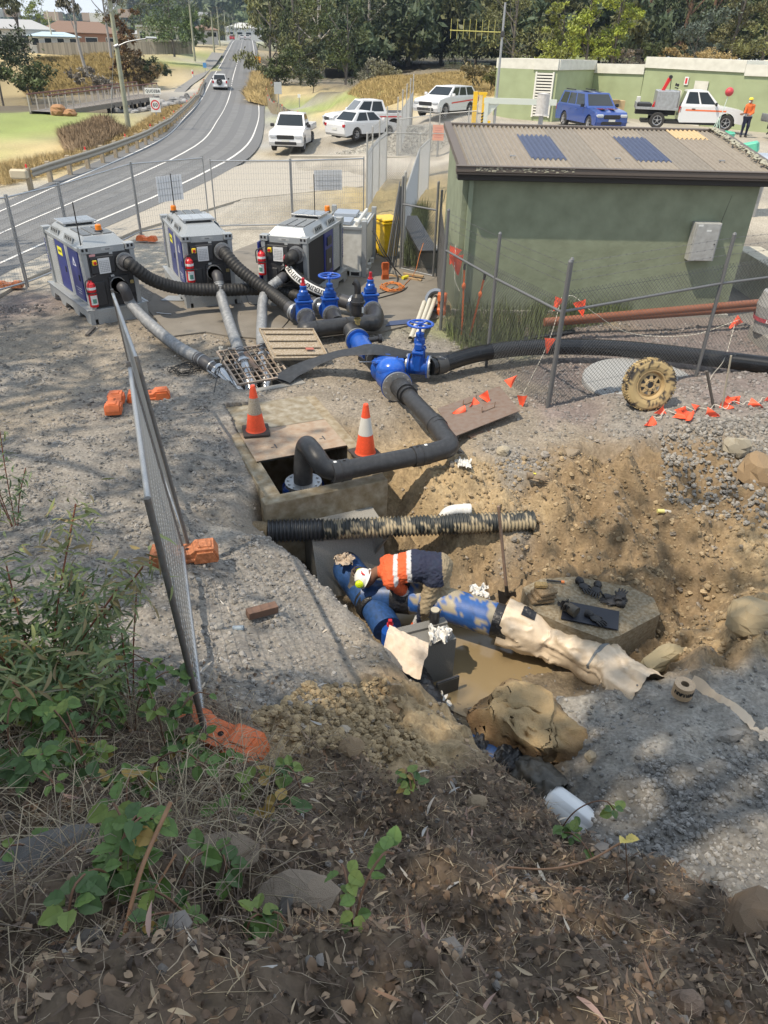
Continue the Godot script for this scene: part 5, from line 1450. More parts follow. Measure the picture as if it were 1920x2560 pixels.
	for s in [-0.03,0.0,0.03]:b.tube([V(-0.09,0.065,s),V(-0.03,0.127,s),V(0.04,0.125,s),V(0.1,0.06,s)],0.009,6)
	put(b,"helmet",hm,t)
	b=mw(t); b.X=b.X*hax; b.box(V(0.095,0.07,0.045),V(0.006,0.05,0.07),0.001); put(b,"red_sticker",M("red sticker",C(0.6,0.04,0.04),0.5),t)
	var ym:=M("lime ear cup",C(0.62,0.80,0.02),0.4)
	for s in [-1,1]:
		b=mw(t); b.X=b.X*hax*Transform3D(Basis(Vector3.RIGHT,PI/2*s),V(-0.03,0.06,s*0.115))
		b.lathe([Vector2(0.0,-0.01),Vector2(0.05,-0.01),Vector2(0.052,0.015),Vector2(0.042,0.035),Vector2(0.02,0.042),Vector2(0,0.042)],20)
		put(b,"ear_cup",ym,t)
		b=mw(t); b.X=b.X*hax*Transform3D(Basis(Vector3.RIGHT,PI/2*s),V(-0.03,0.06,s*0.115)); b.torus(V(0,-0.012,0),0.042,0.012,20,6); put(b,"ear_cushion",M("black plastic",C(0.02,0.02,0.022)),t)
	ft=gy(V(17.75,1.56,-42.08))
	t=thing("person","person in orange top, navy trousers and yellow cap standing at the truck bull bar","person",ft)
	var P:=func(x:float,y:float,z:float)->Vector3:return ft+V(x,y,z)
	bones=[[P.call(-0.09,0.92,0),P.call(0.09,0.92,0),0.13,0.13],[P.call(0,0.95,0),P.call(-0.03,1.38,0.02),0.14,0.15],[P.call(-0.17,1.42,0.02),P.call(0.14,1.42,0.02),0.075,0.075],[P.call(-0.03,1.4,0.02),P.call(-0.06,1.56,0.04),0.06,0.055],[P.call(-0.07,1.64,0.05),P.call(-0.08,1.68,0.05),0.095,0.095],
		[P.call(-0.2,1.4,0.05),P.call(-0.26,1.12,0.12),0.065,0.052],[P.call(-0.26,1.12,0.12),P.call(-0.42,1.02,0.24),0.05,0.036],[P.call(0.17,1.4,0.0),P.call(0.16,1.12,0.12),0.065,0.052],[P.call(0.16,1.12,0.12),P.call(-0.05,1.0,0.26),0.05,0.036],
		[P.call(-0.1,0.9,0),P.call(-0.12,0.5,0.04),0.1,0.075],[P.call(-0.12,0.5,0.04),P.call(-0.12,0.09,0),0.072,0.052],[P.call(0.1,0.9,0),P.call(0.12,0.5,0.03),0.1,0.075],[P.call(0.12,0.5,0.03),P.call(0.13,0.09,-0.03),0.072,0.052],[P.call(-0.12,0.05,0),P.call(-0.17,0.04,0.14),0.05,0.04],[P.call(0.13,0.05,-0.03),P.call(0.12,0.04,0.12),0.05,0.04]]
	b=mw(t)
	var pf:=func(w:Vector3)->Color:
		var y:=w.y-ft.y
		if y<0.1:return Color(0.04,0.035,0.03)
		if y>1.52:return Color(0.42,0.24,0.17)
		if y<0.95:return Color(0.03,0.035,0.07)
		if w.x-ft.x<-0.33 and y<1.2:return Color(0.42,0.24,0.17)
		if y<1.07:return Color(0.62,0.63,0.64) if w.z-ft.z<0.18 else Color(0.8,0.17,0.04)
		return Color(0.8,0.17,0.04)
	nets(b,bones,0.024,0.02,pf)
	for s in [[P.call(-0.42,1.02,0.24),V(-0.7,0.2,0.6)],[P.call(-0.05,1.0,0.26),V(-0.8,0.1,0.4)]]:nets(b,hand_bones(s[0],(s[1] as Vector3).normalized(),U),0.006,0.005,func(_w):return Color(0.42,0.24,0.17))
	put(b,"body",VM("work clothes and skin",0.85),t)
	b=mw(t); b.X=b.X*Transform3D(Basis(),P.call(-0.075,1.68,0.05)); b.lathe([Vector2(0.112,0.0),Vector2(0.108,0.05),Vector2(0.075,0.095),Vector2(0.0,0.11)],16); b.box(V(-0.06,0.005,0.1),V(0.12,0.012,0.09),0.004); put(b,"cap",M("yellow cap",C(0.75,0.6,0.05),0.6),t)
	b=mw(t); b.box(P.call(-0.14,1.6,0.13),V(0.1,0.1,0.06),0.03); put(b,"face_mask",M("white mask",C(0.7,0.7,0.7),0.7),t)
	b=mw(t); b.box(P.call(-0.3,1.08,0.32),V(0.24,0.012,0.17),0.004); put(b,"clipboard",M("black plastic",C(0.02,0.02,0.022)),t)
# ---------------------------------------------------------------- pump sets, manifold, yard
var PUMPS:Array=[]
func mid_scene()->void:
	pads()
	PUMPS=[[V(-6.62,0.0,-16.02),0.68],[V(-4.62,0.0,-17.38),0.445],[V(-2.12,0.0,-17.55),-0.24]]
	var labels:=["grey and blue pump set nearest the left, solar panel at the back of its roof","grey and blue pump set standing between the other two","grey and blue pump set on the right with its side door open"]
	for k in 3:pump(k,labels[k])
	hoses()
	manifold()
	yard()
	shed()
	fences()
func pads()->void:
	var m:=M("stained concrete pad",C(0.20,0.18,0.152),0.85,0,"grunge",0.25,"b_fine",0.2)
	m.uv1_world_triplanar=true
	var pts:=[V(-4.46,0,-14.07),V(-3.84,0,-14.41),V(-3.36,0,-14.21),V(-2.19,0,-14.02),V(-1.41,0,-14.27),V(-0.25,0,-14.72),V(1.01,0,-15.79),V(1.29,0,-19.47),V(0.14,0,-20.35),V(-1.03,0,-26.09),V(-3.58,0,-24.15),V(-4.74,0,-21.07),V(-5.93,0,-18.78),V(-5.45,0,-15.78)]
	var pg:=PackedVector2Array()
	for q in pts:pg.append(Vector2(q.x,-q.z))
	var b:=MB.new()
	b.X=Transform3D(Basis(Vector3.RIGHT,-PI/2),V0)
	b.prism(pg,-0.2,0.035)
	struct(b,"concrete_pad",m)
	b=MB.new()
	var fc:=[V(-9.13,0,-16.04),V(-9.11,0,-18.06),V(-8.22,0,-23.84),V(-5.94,0,-30.04),V(-1.43,0,-33.76),V(-1.7,0,-42.41),V(-5.27,0,-42.81),V(-7.69,0,-39.57),V(-8.91,0,-34.67),V(-9.81,0,-28.98),V(-10.3,0,-22.43),V(-10.25,0,-17.94)]
	pg=PackedVector2Array()
	for q in fc:pg.append(Vector2(q.x,-q.z))
	b.X=Transform3D(Basis(Vector3.RIGHT,-PI/2),V0)
	b.prism(pg,-0.2,0.014)
	var fm:=M("pale yard surface",C(0.42,0.385,0.325),0.9,0,"mottle",0.35,"b_fine",0.25)
	fm.uv1_world_triplanar=true
	struct(b,"yard_surface",fm)
	b=MB.new(); b.obox(V(-5.77,0.05,-42.6),V(0.56,0.05,-43.66),0.25,0.18,0.02); b.obox(V(0.56,0.05,-43.66),V(6.51,0.05,-47.43),0.25,0.18,0.02)
	struct(b,"kerb",M("kerb concrete",C(0.5,0.46,0.38),0.9,0,"mottle",1.0))
func pump(k:int,label:String)->void:
	var t:=thing("pump_set",label,"pump",PUMPS[k][0],PUMPS[k][1],"portable pump sets")
	var g:=M("pump galvanising",C(0.42,0.445,0.46),0.5,0.45,"mottle",1.5)
	var pv:=M("pale grey panel",C(0.44,0.455,0.46),0.55,0.1,"grunge",1.0)
	var bl:=M("pump blue",C(0.02,0.032,0.20),0.35,0.0,"grunge",1.0)
	var bk:=M("black panel",C(0.035,0.036,0.04),0.55,0,"grunge",2.0)
	var dk:=M("interior dark",C(0.012,0.012,0.014),0.7)
	var b:=MB.new()
	var W:=1.04
	var L:=2.55
	var zf:=L*0.5
	b.box(V(0,0.23,0),V(W+0.02,0.2,L+0.16),0.015)
	for s in [-1,1]:
		b.X=Transform3D(Basis(V(0,0,1),U,V(-1,0,0)),V(s*(W*0.5+0.05),0,0))
		b.prism(PackedVector2Array([Vector2(-zf-0.08,0.33),Vector2(-zf-0.08,0.0),Vector2(-zf+0.15,0.0),Vector2(-zf+0.25,0.14),Vector2(-zf+0.6,0.14),Vector2(-zf+0.7,0.0),Vector2(-0.35,0.0),Vector2(-0.25,0.12),Vector2(0.25,0.12),Vector2(0.35,0.0),Vector2(zf-0.7,0.0),Vector2(zf-0.6,0.14),Vector2(zf-0.25,0.14),Vector2(zf-0.15,0.0),Vector2(zf+0.08,0.0),Vector2(zf+0.08,0.33)]),-0.045,0.045)
		b.X=Transform3D()
		b.obox(V(s*(W*0.5+0.1),0.33,-zf-0.08),V(s*(W*0.5+0.1),0.33,zf+0.08),0.06,0.02)
	put(b,"skid",g,t)
	b=MB.new(); b.box(V(0,0.14,zf+0.075),V(W*0.9,0.26,0.02),0.004); b.cyl(V(-0.2,0.12,zf+0.08),V(-0.2,0.12,zf+0.1),0.045,14); b.cyl(V(0.3,0.1,zf+0.08),V(0.3,0.1,zf+0.1),0.03,14); put(b,"drip_tray_end",g,t)
	b=MB.new(); b.box(V(0,0.86,0),V(W-0.06,1.06,L-0.1),0.01); put(b,"cabinet",dk if k==2 else pv,t)
	for s in [-1,1]:
		for z in [-1,1]:
			b=MB.new(); b.box(V(s*(W*0.5-0.035),0.9,z*(zf-0.04)),V(0.1,1.16,0.12),0.012)
			put(b,"corner_post",g,t)
			b=MB.new(); b.box(V(s*(W*0.5-0.06),1.49,z*(zf-0.06)),V(0.19,0.13,0.19),0.012)
			put(b,"corner_casting",g,t)
			b=MB.new()
			for e in [-0.045,0.035]:b.box(V(s*(W*0.5-0.06)+e,1.505,z*(zf+0.036)),V(0.045,0.055,0.006),0.002)
			put(b,"casting_hole",dk,t)
	b=MB.new()
	b.box(V(0,0.87,zf-0.03),V(W-0.12,1.1,0.06),0.02)
	b.box(V(-0.15,1.19,zf+0.01),V(0.5,0.34,0.05),0.03)
	b.box(V(0.12,0.72,zf+0.005),V(0.44,0.44,0.06),0.05)
	b.box(V(-0.3,0.62,zf),V(0.26,0.5,0.05),0.03)
	b.box(V(0.38,0.62,zf),V(0.14,0.36,0.05),0.03)
	put(b,"front_panel",bk,t)
	b=MB.new(); b.box(V(0.38,0.52,zf+0.026),V(0.1,0.08,0.006)); put(b,"vent_slot",dk,t)
	b=MB.new(); b.box(V(0.38,0.78,zf+0.03),V(0.075,0.07,0.012),0.004); put(b,"gauge",M("brass dull",C(0.4,0.33,0.15),0.4,0.5),t)
	b=MB.new(); b.box(V(0,1.47,zf-0.04),V(W-0.32,0.14,0.06),0.01); put(b,"front_beam",g,t)
	b=MB.new(); b.box(V(0.0,1.475,zf-0.007),V(0.24,0.05,0.006),0.001); put(b,"name_plate",pv,t)
	lettering("PUMP",0.035,bk,t,Transform3D(Basis(),V(0,1.475,zf-0.003)),"plate_print",0.001)
	b=MB.new(); b.box(V(-0.13,1.17,zf+0.038),V(0.235,0.3,0.008),0.001); put(b,"chart_plate",M("white chart",C(0.62,0.63,0.64),0.5),t)
	b=MB.new()
	for i in 7:b.box(V(-0.13,1.06+i*0.034,zf+0.0427),V(0.19,0.005,0.001))
	for i in 6:b.box(V(-0.215+i*0.034,1.15,zf+0.0427),V(0.004,0.2,0.0014))
	put(b,"chart_print",M("grey print",C(0.16,0.16,0.17),0.7),t)
	b=MB.new(); b.box(V(-0.32,1.25,zf+0.045),V(0.09,0.1,0.06),0.012); put(b,"stop_switch",M("yellow switch",C(0.72,0.52,0.03),0.4),t)
	b=MB.new(); b.cyl(V(-0.32,1.25,zf+0.07),V(-0.32,1.25,zf+0.1),0.03,14); put(b,"stop_button",M("red button",C(0.5,0.02,0.02),0.4),t)
	for e in [V(0.05,1.395,zf+0.001),V(0.0,0.955,zf+0.034)]:
		b=MB.new(); b.box(e,V(0.07,0.04,0.006)); put(b,"small_label",pv,t)
	if k==0:
		b=MB.new(); b.box(V(-0.4,1.485,zf-0.006),V(0.075,0.085,0.006)); put(b,"red_tag",M("red tag",C(0.6,0.06,0.06),0.5),t)
		b=MB.new(); b.box(V(-0.33,1.385,zf+0.002),V(0.12,0.045,0.006)); put(b,"red_print_label",M("pink label",C(0.6,0.3,0.3),0.5),t)
	for e in [V(0.3,1.2,0),V(0.07,0.76,0)]:
		b=MB.new(); flange(b,V(e.x,e.y,zf+0.05),V(0,0,1),0.185 if e.y>1.0 else 0.165,0.03,8); put(b,"flange",galv(),t)
	b=MB.new(); b.lathe([Vector2(0.15,0),Vector2(0.135,0.06),Vector2(0.125,0.17),Vector2(0.14,0.19),Vector2(0.14,0.22),Vector2(0.1,0.22)],20)
	for i in b.v.size():
		b.v[i]=V(b.v[i].x+0.07,0.76+b.v[i].z,zf+0.06+b.v[i].y); b.n[i]=V(b.n[i].x,b.n[i].z,b.n[i].y)
	put(b,"suction_spigot",M("cast grey",C(0.3,0.3,0.3),0.5,0.5),t)
	for s in [-1,1]:
		var x:float=s*(W*0.5-0.025)
		b=MB.new(); b.box(V(x,0.92,-zf+0.42),V(0.03,1.0,0.46),0.006); put(b,"louvre_panel",pv,t)
		b=MB.new()
		for i in 22:b.box(V(x+s*0.017,0.48+i*0.041,-zf+0.42),V(0.012,0.016,0.4),0.002)
		metas(put(b,"louvre",dk if false else g,t),"","","","stuff")
		for d in 2:
			var zc:=-zf+1.02+d*0.86
			var open:=k==2 and d==1
			if open and s>0:continue
			b=MB.new(); b.box(V(x,0.9,zc),V(0.04,1.02,0.62),0.012)
			if open:b.X=Transform3D(Basis(),V0)
			var dr:=put(b,"door",bl,t)
			if open:
				dr.rotation.y=0.0; dr.position=V(-0.08,0,0.45)
			b=MB.new(); b.box(V(x+s*0.022,0.86,zc+0.18),V(0.012,0.12,0.07),0.004); put(b,"latch",dk,dr)
			if k==2 and s>0:
				b=MB.new(); b.box(V(x+s*0.024,0.78,zc+0.02),V(0.02,0.5,0.44),0.03); b.box(V(x+s*0.03,1.2,zc),V(0.03,0.2,0.3),0.02); put(b,"inner_panel",bk,dr)
				b=MB.new(); b.box(V(x+s*0.036,0.74,zc-0.02),V(0.004,0.1,0.07)); put(b,"door_label",pv,dr)
			elif d==0:
				b=MB.new(); b.box(V(x+s*0.0215,1.2,zc-0.02),V(0.004,0.17,0.3)); put(b,"yellow_label",M("yellow label",C(0.75,0.7,0.03),0.5),dr)
				lettering("HYBRID",0.06,bk,dr,Transform3D(Basis(U,s*PI/2),V(x+s*0.025,1.2,zc-0.02)),"label_print",0.001)
			else:
				b=MB.new(); b.tri3(V(x+s*0.0222,1.08,zc+0.12),V(x+s*0.0222,1.08,zc-0.1),V(x+s*0.0222,1.27,zc)); put(b,"white_emblem",M("white print",C(0.6,0.62,0.68),0.5),dr)
				b=MB.new(); b.tri3(V(x+s*0.0232,1.1,zc+0.06),V(x+s*0.0232,1.1,zc-0.05),V(x+s*0.0232,1.19,zc)); put(b,"emblem_centre",bl,dr)
				b=MB.new()
				for i in 3:b.box(V(x+s*0.0222,0.62-i*0.05,zc+0.02*i),V(0.002,0.012,0.34-0.06*i))
				put(b,"print_line",M("white print",C(0.6,0.62,0.68)),dr)
		b=MB.new(); b.box(V(x,0.9,-zf+1.45),V(0.036,1.04,0.2),0.006)
		if not (k==2 and s>0):put(b,"side_strip",pv,t)
		b=MB.new(); b.obox(V(x+s*0.01,1.455,-zf+0.1),V(x+s*0.01,1.455,zf-0.1),0.05,0.07,0.008); put(b,"top_rail",g,t)
		b=MB.new()
		for z0 in [-0.62,0.3]:
			b.X=Transform3D(Basis(V(0,0,1),V(s*-0.3,1,0).normalized(),V(-1,0,0)),V(s*(W*0.5-0.05),1.5,z0))
			b.prism(PackedVector2Array([Vector2(-0.28,0.0),Vector2(-0.24,0.13),Vector2(0.24,0.13),Vector2(0.28,0.0)]),-0.006,0.006)
		put(b,"lifting_bracket",g,t)
		b=MB.new()
		for z0 in [-0.62,0.3]:
			b.X=Transform3D(Basis(V(0,0,1),V(s*-0.3,1,0).normalized(),V(-1,0,0)),V(s*(W*0.5-0.05),1.5,z0))
			for i in 4:
				for f in [-0.0075,0.0075]:b.box(V(-0.16+i*0.107,0.065,f),V(0.055,0.06,0.002))
		put(b,"bracket_hole",dk,t)
		lettering("DEWATERING",0.11,bl,t,Transform3D(Basis(U,s*PI/2)*Basis(V(0,0,1),-PI/2),V(s*(W*0.5+0.017),0.95,-zf+0.035)),"side_lettering",0.003)
	b=MB.new()
	b.X=Transform3D(Basis(Vector3.RIGHT,U,V(0,0,1)),V0)
	var x0:=W*0.5-0.03
	var x1:=W*0.5-0.2
	var z0:=zf-0.13
	var z1:=zf-0.34
	var ya:=1.46
	var yb:=1.67
	b.quad(V(-x0,ya,z0),V(x0,ya,z0),V(x1,yb,z1),V(-x1,yb,z1))
	b.quad(V(x0,ya,-z0),V(-x0,ya,-z0),V(-x1,yb,-z1),V(x1,yb,-z1))
	b.quad(V(x0,ya,z0),V(x0,ya,-z0),V(x1,yb,-z1),V(x1,yb,z1))
	b.quad(V(-x0,ya,-z0),V(-x0,ya,z0),V(-x1,yb,z1),V(-x1,yb,-z1))
	b.quad(V(-x1,yb,z1),V(x1,yb,z1),V(x1,yb,-z1),V(-x1,yb,-z1))
	put(b,"roof",g,t)
	var front_solar:=k==1
	var zs:=(0.3 if front_solar else -0.55) if k!=2 else -0.45
	b=MB.new(); b.box(V(0,1.735,zs),V(0.72,0.03,0.62),0.006)
	for sx in [-0.3,0.3]:b.box(V(sx,1.695,zs),V(0.03,0.05,0.5))
	var so:=put(b,"solar_panel",M("panel frame",C(0.5,0.51,0.52),0.35,0.7),t)
	for i in 3:
		b=MB.new(); b.box(V(-0.224+i*0.224,1.7525,zs),V(0.215,0.006,0.56)); put(b,"solar_cell",M("solar glass",C(0.16,0.18,0.2),0.12),so)
	var zg:=-0.5 if front_solar else 0.42
	if k==2:zg=0.42
	for s in [-1,0,1]:
		b=MB.new(); b.box(V(s*0.21,1.678,zg),V(0.18,0.02,0.78),0.004); var gr:=put(b,"roof_grille",M("grille dark",C(0.14,0.145,0.15),0.6,0.4),t)
		b=MB.new()
		for i in 19:b.box(V(s*0.21,1.69,zg-0.37+i*0.041),V(0.17,0.006,0.015))
		metas(put(b,"grille_slat",g,gr),"","","","stuff")
	var bc:=V(0.1,1.68,0.62) if k==0 else (V(-0.3,1.68,-0.75) if k==1 else V(0.24,1.68,-0.98))
	b=MB.new(); b.X=Transform3D(Basis(),bc); b.lathe([Vector2(0.085,0),Vector2(0.085,0.03),Vector2(0.068,0.04),Vector2(0.068,0.045)],18); var bb:=put(b,"beacon_base",bk,t)
	b=MB.new(); b.X=Transform3D(Basis(),bc); b.lathe([Vector2(0.066,0.04),Vector2(0.062,0.13),Vector2(0.05,0.15),Vector2(0,0.155)],18); put(b,"beacon_lens",M("amber lens",C(0.72,0.2,0.015),0.25),bb)
	var ab:=[V(-0.42,1.5,0.98),V(-0.28,1.66,-0.72),V(-0.05,1.66,-0.9)]
	b=MB.new(); b.cyl(ab[k],ab[k]+V(0,0.85,0),0.012,8); put(b,"antenna",M("black plastic",C(0.02,0.02,0.022)),t)
	var ep:=t.transform*V(-0.5,0.42,zf+0.12)
	if k==1:ep=t.transform*V(-0.46,0.62,zf+0.12)
	if k==2:ep=t.transform*V(-0.5,0.72,zf+0.1)
	var e:=thing("fire_extinguisher",["red fire extinguisher on the front of the nearest left pump set","red fire extinguisher on the front of the middle pump set","red fire extinguisher on the front of the right hand pump set"][k],"fire extinguisher",ep,PUMPS[k][1],"fire extinguishers on the pump sets")
	b=MB.new(); b.lathe([Vector2(0,0),Vector2(0.082,0.0),Vector2(0.088,0.02),Vector2(0.088,0.4),Vector2(0.075,0.46),Vector2(0.035,0.5),Vector2(0.03,0.53)],20); put(b,"cylinder",M("extinguisher red",C(0.55,0.015,0.02),0.28),e)
	b=MB.new(); b.lathe([Vector2(0.0893,0.35),Vector2(0.0893,0.4)],20); put(b,"white_band",M("white band",C(0.7,0.7,0.7),0.5),e)
	b=MB.new(); b.grid(8,1,func(u,v):return V(sin((u-0.5)*1.7)*0.0895,0.05+v*0.19,cos((u-0.5)*1.7)*0.0895)); put(b,"label",M("white label",C(0.66,0.68,0.66),0.5),e)
	b=MB.new(); b.grid(6,1,func(u,v):return V(sin((u-0.5)*0.9)*0.0902,0.08+v*0.09,cos((u-0.5)*0.9)*0.0902)); put(b,"label_print",M("green print",C(0.1,0.25,0.2),0.5),e)
	b=MB.new(); b.lathe([Vector2(0.0905,0.27),Vector2(0.0905,0.3)],20); b.wire([V(-0.12,0.285,0.02),V(-0.1,0.285,0.08),V(0.0,0.285,0.12),V(0.1,0.285,0.08),V(0.12,0.285,0.0)],0.01); put(b,"strap",bk,e)
	b=MB.new(); b.box(V(0,0.555,0.01),V(0.05,0.05,0.05),0.008); b.obox(V(0,0.57,0.02),V(0.13,0.62,0.05),0.02,0.012); b.tube(curve([V(-0.03,0.55,0.02),V(-0.1,0.52,0.04),V(-0.115,0.4,0.04),V(-0.1,0.25,0.04)],0.03),0.012,8); put(b,"valve_and_hose",bk,e)
func hoses()->void:
	var bm:=M("black rubber hose",C(0.028,0.027,0.026),0.6,0,"dusty",1.5,"b_fine",0.1)
	var gm:=M("grey ribbed hose",C(0.40,0.415,0.425),0.5,0,"dusty",1.2)
	var gb:=M("dark hose cuff",C(0.05,0.05,0.055),0.5)
	var L:=2.55*0.5
	var ends:=[V(-2.08,0.3,-15.06),V(-1.62,0.3,-15.5),V(-0.93,0.3,-15.74)]
	var via:=[[V(-5.06,0.86,-15.15),V(-4.57,0.6,-15.49),V(-3.72,0.5,-15.81),V(-2.89,0.46,-16.07),V(-2.17,0.38,-15.95)],[V(-3.39,0.95,-15.92),V(-3.04,0.72,-15.8),V(-2.62,0.5,-15.61)],[V(-2.31,0.98,-16.3),V(-2.18,0.82,-15.99),V(-1.84,0.6,-15.88),V(-1.36,0.4,-15.87)]]
	var tos:=[1,0,2]
	var lab:=["long black delivery hose sweeping from the left pump set past the middle one","black delivery hose from the middle pump set down to the left valve","black delivery hose with white lettering from the right pump set"]
	var paths:=[]
	for k in 3:
		var T:=Transform3D(Basis(U,PUMPS[k][1]),PUMPS[k][0])
		var s:Vector3=T*V(0.3,1.2,L+0.07)
		var n:Vector3=T.basis*V(0,0,1)
		var e:Vector3=ends[tos[k]]
		var pts:=[s,s+n*0.22]
		pts.append_array(via[k])
		pts.append(e)
		var q:=curve(pts,0.04)
		var t:=thing("delivery_hose",lab[k],"hose",V(e.x,0,e.z),0,"black delivery hoses")
		var b:=mw(t)
		ribbed(b,q,0.134,0.075,0.006,20)
		put(b,"hose",bm,t)
		b=mw(t)
		var d:Vector3=(q[-1]-q[-4]).normalized()
		flange(b,q[-1],d,0.185,0.05,8)
		put(b,"end_flange",galv(),t)
		for z in [0,q.size()-9]:
			b=mw(t); b.tube(q.slice(z,z+8),0.145,20); put(b,"clamp_cuff",gb,t)
		paths.append(q)
		if k==2:hose_text(t,q)
	var ins:=[V(-3.08,0.1,-12.11),V(-2.67,0.12,-12.42),V(-2.37,0.12,-12.75)]
	var sv:=[[V(-5.44,0.42,-14.83),V(-4.74,0.2,-14.02),V(-4.03,0.16,-13.1),V(-3.41,0.2,-12.36)],[V(-3.74,0.4,-15.64),V(-3.35,0.16,-14.51),V(-2.9,0.22,-13.03)],[V(-2.78,0.5,-15.68),V(-2.76,0.16,-14.95),V(-2.49,0.22,-13.32)]]
	for k in 3:
		var T:=Transform3D(Basis(U,PUMPS[k][1]),PUMPS[k][0])
		var s:Vector3=T*V(0.07,0.76,L+0.26)
		var n:Vector3=T.basis*V(0,0,1)
		var pts:=[s,s+n*0.12]
		pts.append_array(sv[k])
		pts.append(ins[k])
		var fin:Vector3=ins[k]
		var pre:Vector3=sv[k][-1]
		var dd:=(fin-pre)
		dd.y=0
		var q:=curve(pts,0.03)
		var t:=thing("suction_hose",["grey ribbed suction hose from the left pump set running diagonally to the sump","grey ribbed suction hose from the middle pump set to the sump","grey ribbed suction hose from the right pump set to the sump"][k],"hose",V(fin.x,0,fin.z),0,"grey suction hoses")
		var n0:=int(q.size()*0.07)
		var n1:=int(q.size()*0.88)
		var b:=mw(t); ribbed(b,q.slice(n0,n1),0.105,0.05,0.007,20); put(b,"hose",gm,t)
		b=mw(t); b.tube(q.slice(0,n0+1),0.112,20); put(b,"dark_cuff",gb,t)
		b=mw(t); b.tube(q.slice(n1-1,q.size()),0.111,20); put(b,"dark_cuff",gb,t)
		for z in 3:
			var i:=n1+int((q.size()-n1)*(0.15+0.3*z))
			b=mw(t); b.tube(q.slice(i-1,i+1),0.117,20); put(b,"steel_band",galv(),t)
		b=mw(t)
		var lead:Vector3=(q[-1]-q[-4]).normalized()
		b.tube(curve([q[-1],q[-1]+lead*0.15+V(0,-0.02,0),q[-1]+lead*0.42+V(0,-0.1,0),q[-1]+lead*0.72+V(0,-0.34,0),q[-1]+lead*0.85+V(0,-1.1,0)],0.04),0.115,20)
		flange(b,q[-1],lead,0.15,0.07,4)
		for sd in [-1,1]:b.obox(q[-1]+lead.cross(U).normalized()*0.15*sd-lead*0.12,q[-1]+lead.cross(U).normalized()*0.16*sd+lead*0.14,0.03,0.03)
		put(b,"steel_elbow",M("bright steel",C(0.55,0.56,0.57),0.25,0.9,"mottle",3.0),t)
	cables(bm)
func hose_text(t:Node3D,q:Array)->void:
	var eye:=V(-0.25,0.55,1.0).normalized()
	var wm:=M("white hose band",C(0.7,0.69,0.66),0.55)
	var n:=q.size()
	var fr:=func(s:float)->Array:
		var k:float=clampf(s,0,1)*(n-1.001)
		var i:=int(k)
		var tn:Vector3=(q[i+1]-q[maxi(i-1,0)]).normalized()
		var o:=(eye-tn*eye.dot(tn)).normalized()
		return [q[i].lerp(q[i+1],k-i),tn,o,tn.cross(o)]
	var b:=mw(t)
	b.grid(60,6,func(u,v):
		var f:Array=fr.call(lerpf(0.37,0.83,u))
		var a:float=(v-0.5)*1.15
		return f[0]+(f[2]*cos(a)+f[3]*sin(a))*0.142)
	put(b,"white_band",wm,t)
	var km:=M("black print",C(0.02,0.02,0.02))
	var rm:=M("red hose print",C(0.42,0.03,0.05),0.6)
	var word:="DEWATERING SOLUTIONS"
	for i in word.length():
		if word[i]==" ":continue
		var f:Array=fr.call(0.815-i*0.0222)
		var tf:=Transform3D(Basis(-f[1],f[3],f[2]).orthonormalized(),f[0]+f[2]*0.1428)
		tf.basis=Basis(-f[1],-(f[1] as Vector3).cross(f[2])*-1.0,f[2])
		if tf.basis.determinant()<0:tf.basis=Basis(-f[1],(f[1] as Vector3).cross(f[2]),f[2])
		lettering(word[i],0.13,km,t,t.transform.affine_inverse()*tf,"printed_letter",0.003)
	word="PUMP HIRE"
	for i in word.length():
		if word[i]==" ":continue
		var f:Array=fr.call(0.35-i*0.026)
		var tf:=Transform3D(Basis(-f[1],-(f[1] as Vector3).cross(f[2])*-1.0,f[2]),f[0]+f[2]*0.1415)
		if tf.basis.determinant()<0:tf.basis=Basis(-f[1],(f[1] as Vector3).cross(f[2]),f[2])
		lettering(word[i],0.12,rm,t,t.transform.affine_inverse()*tf,"red_letter",0.003)
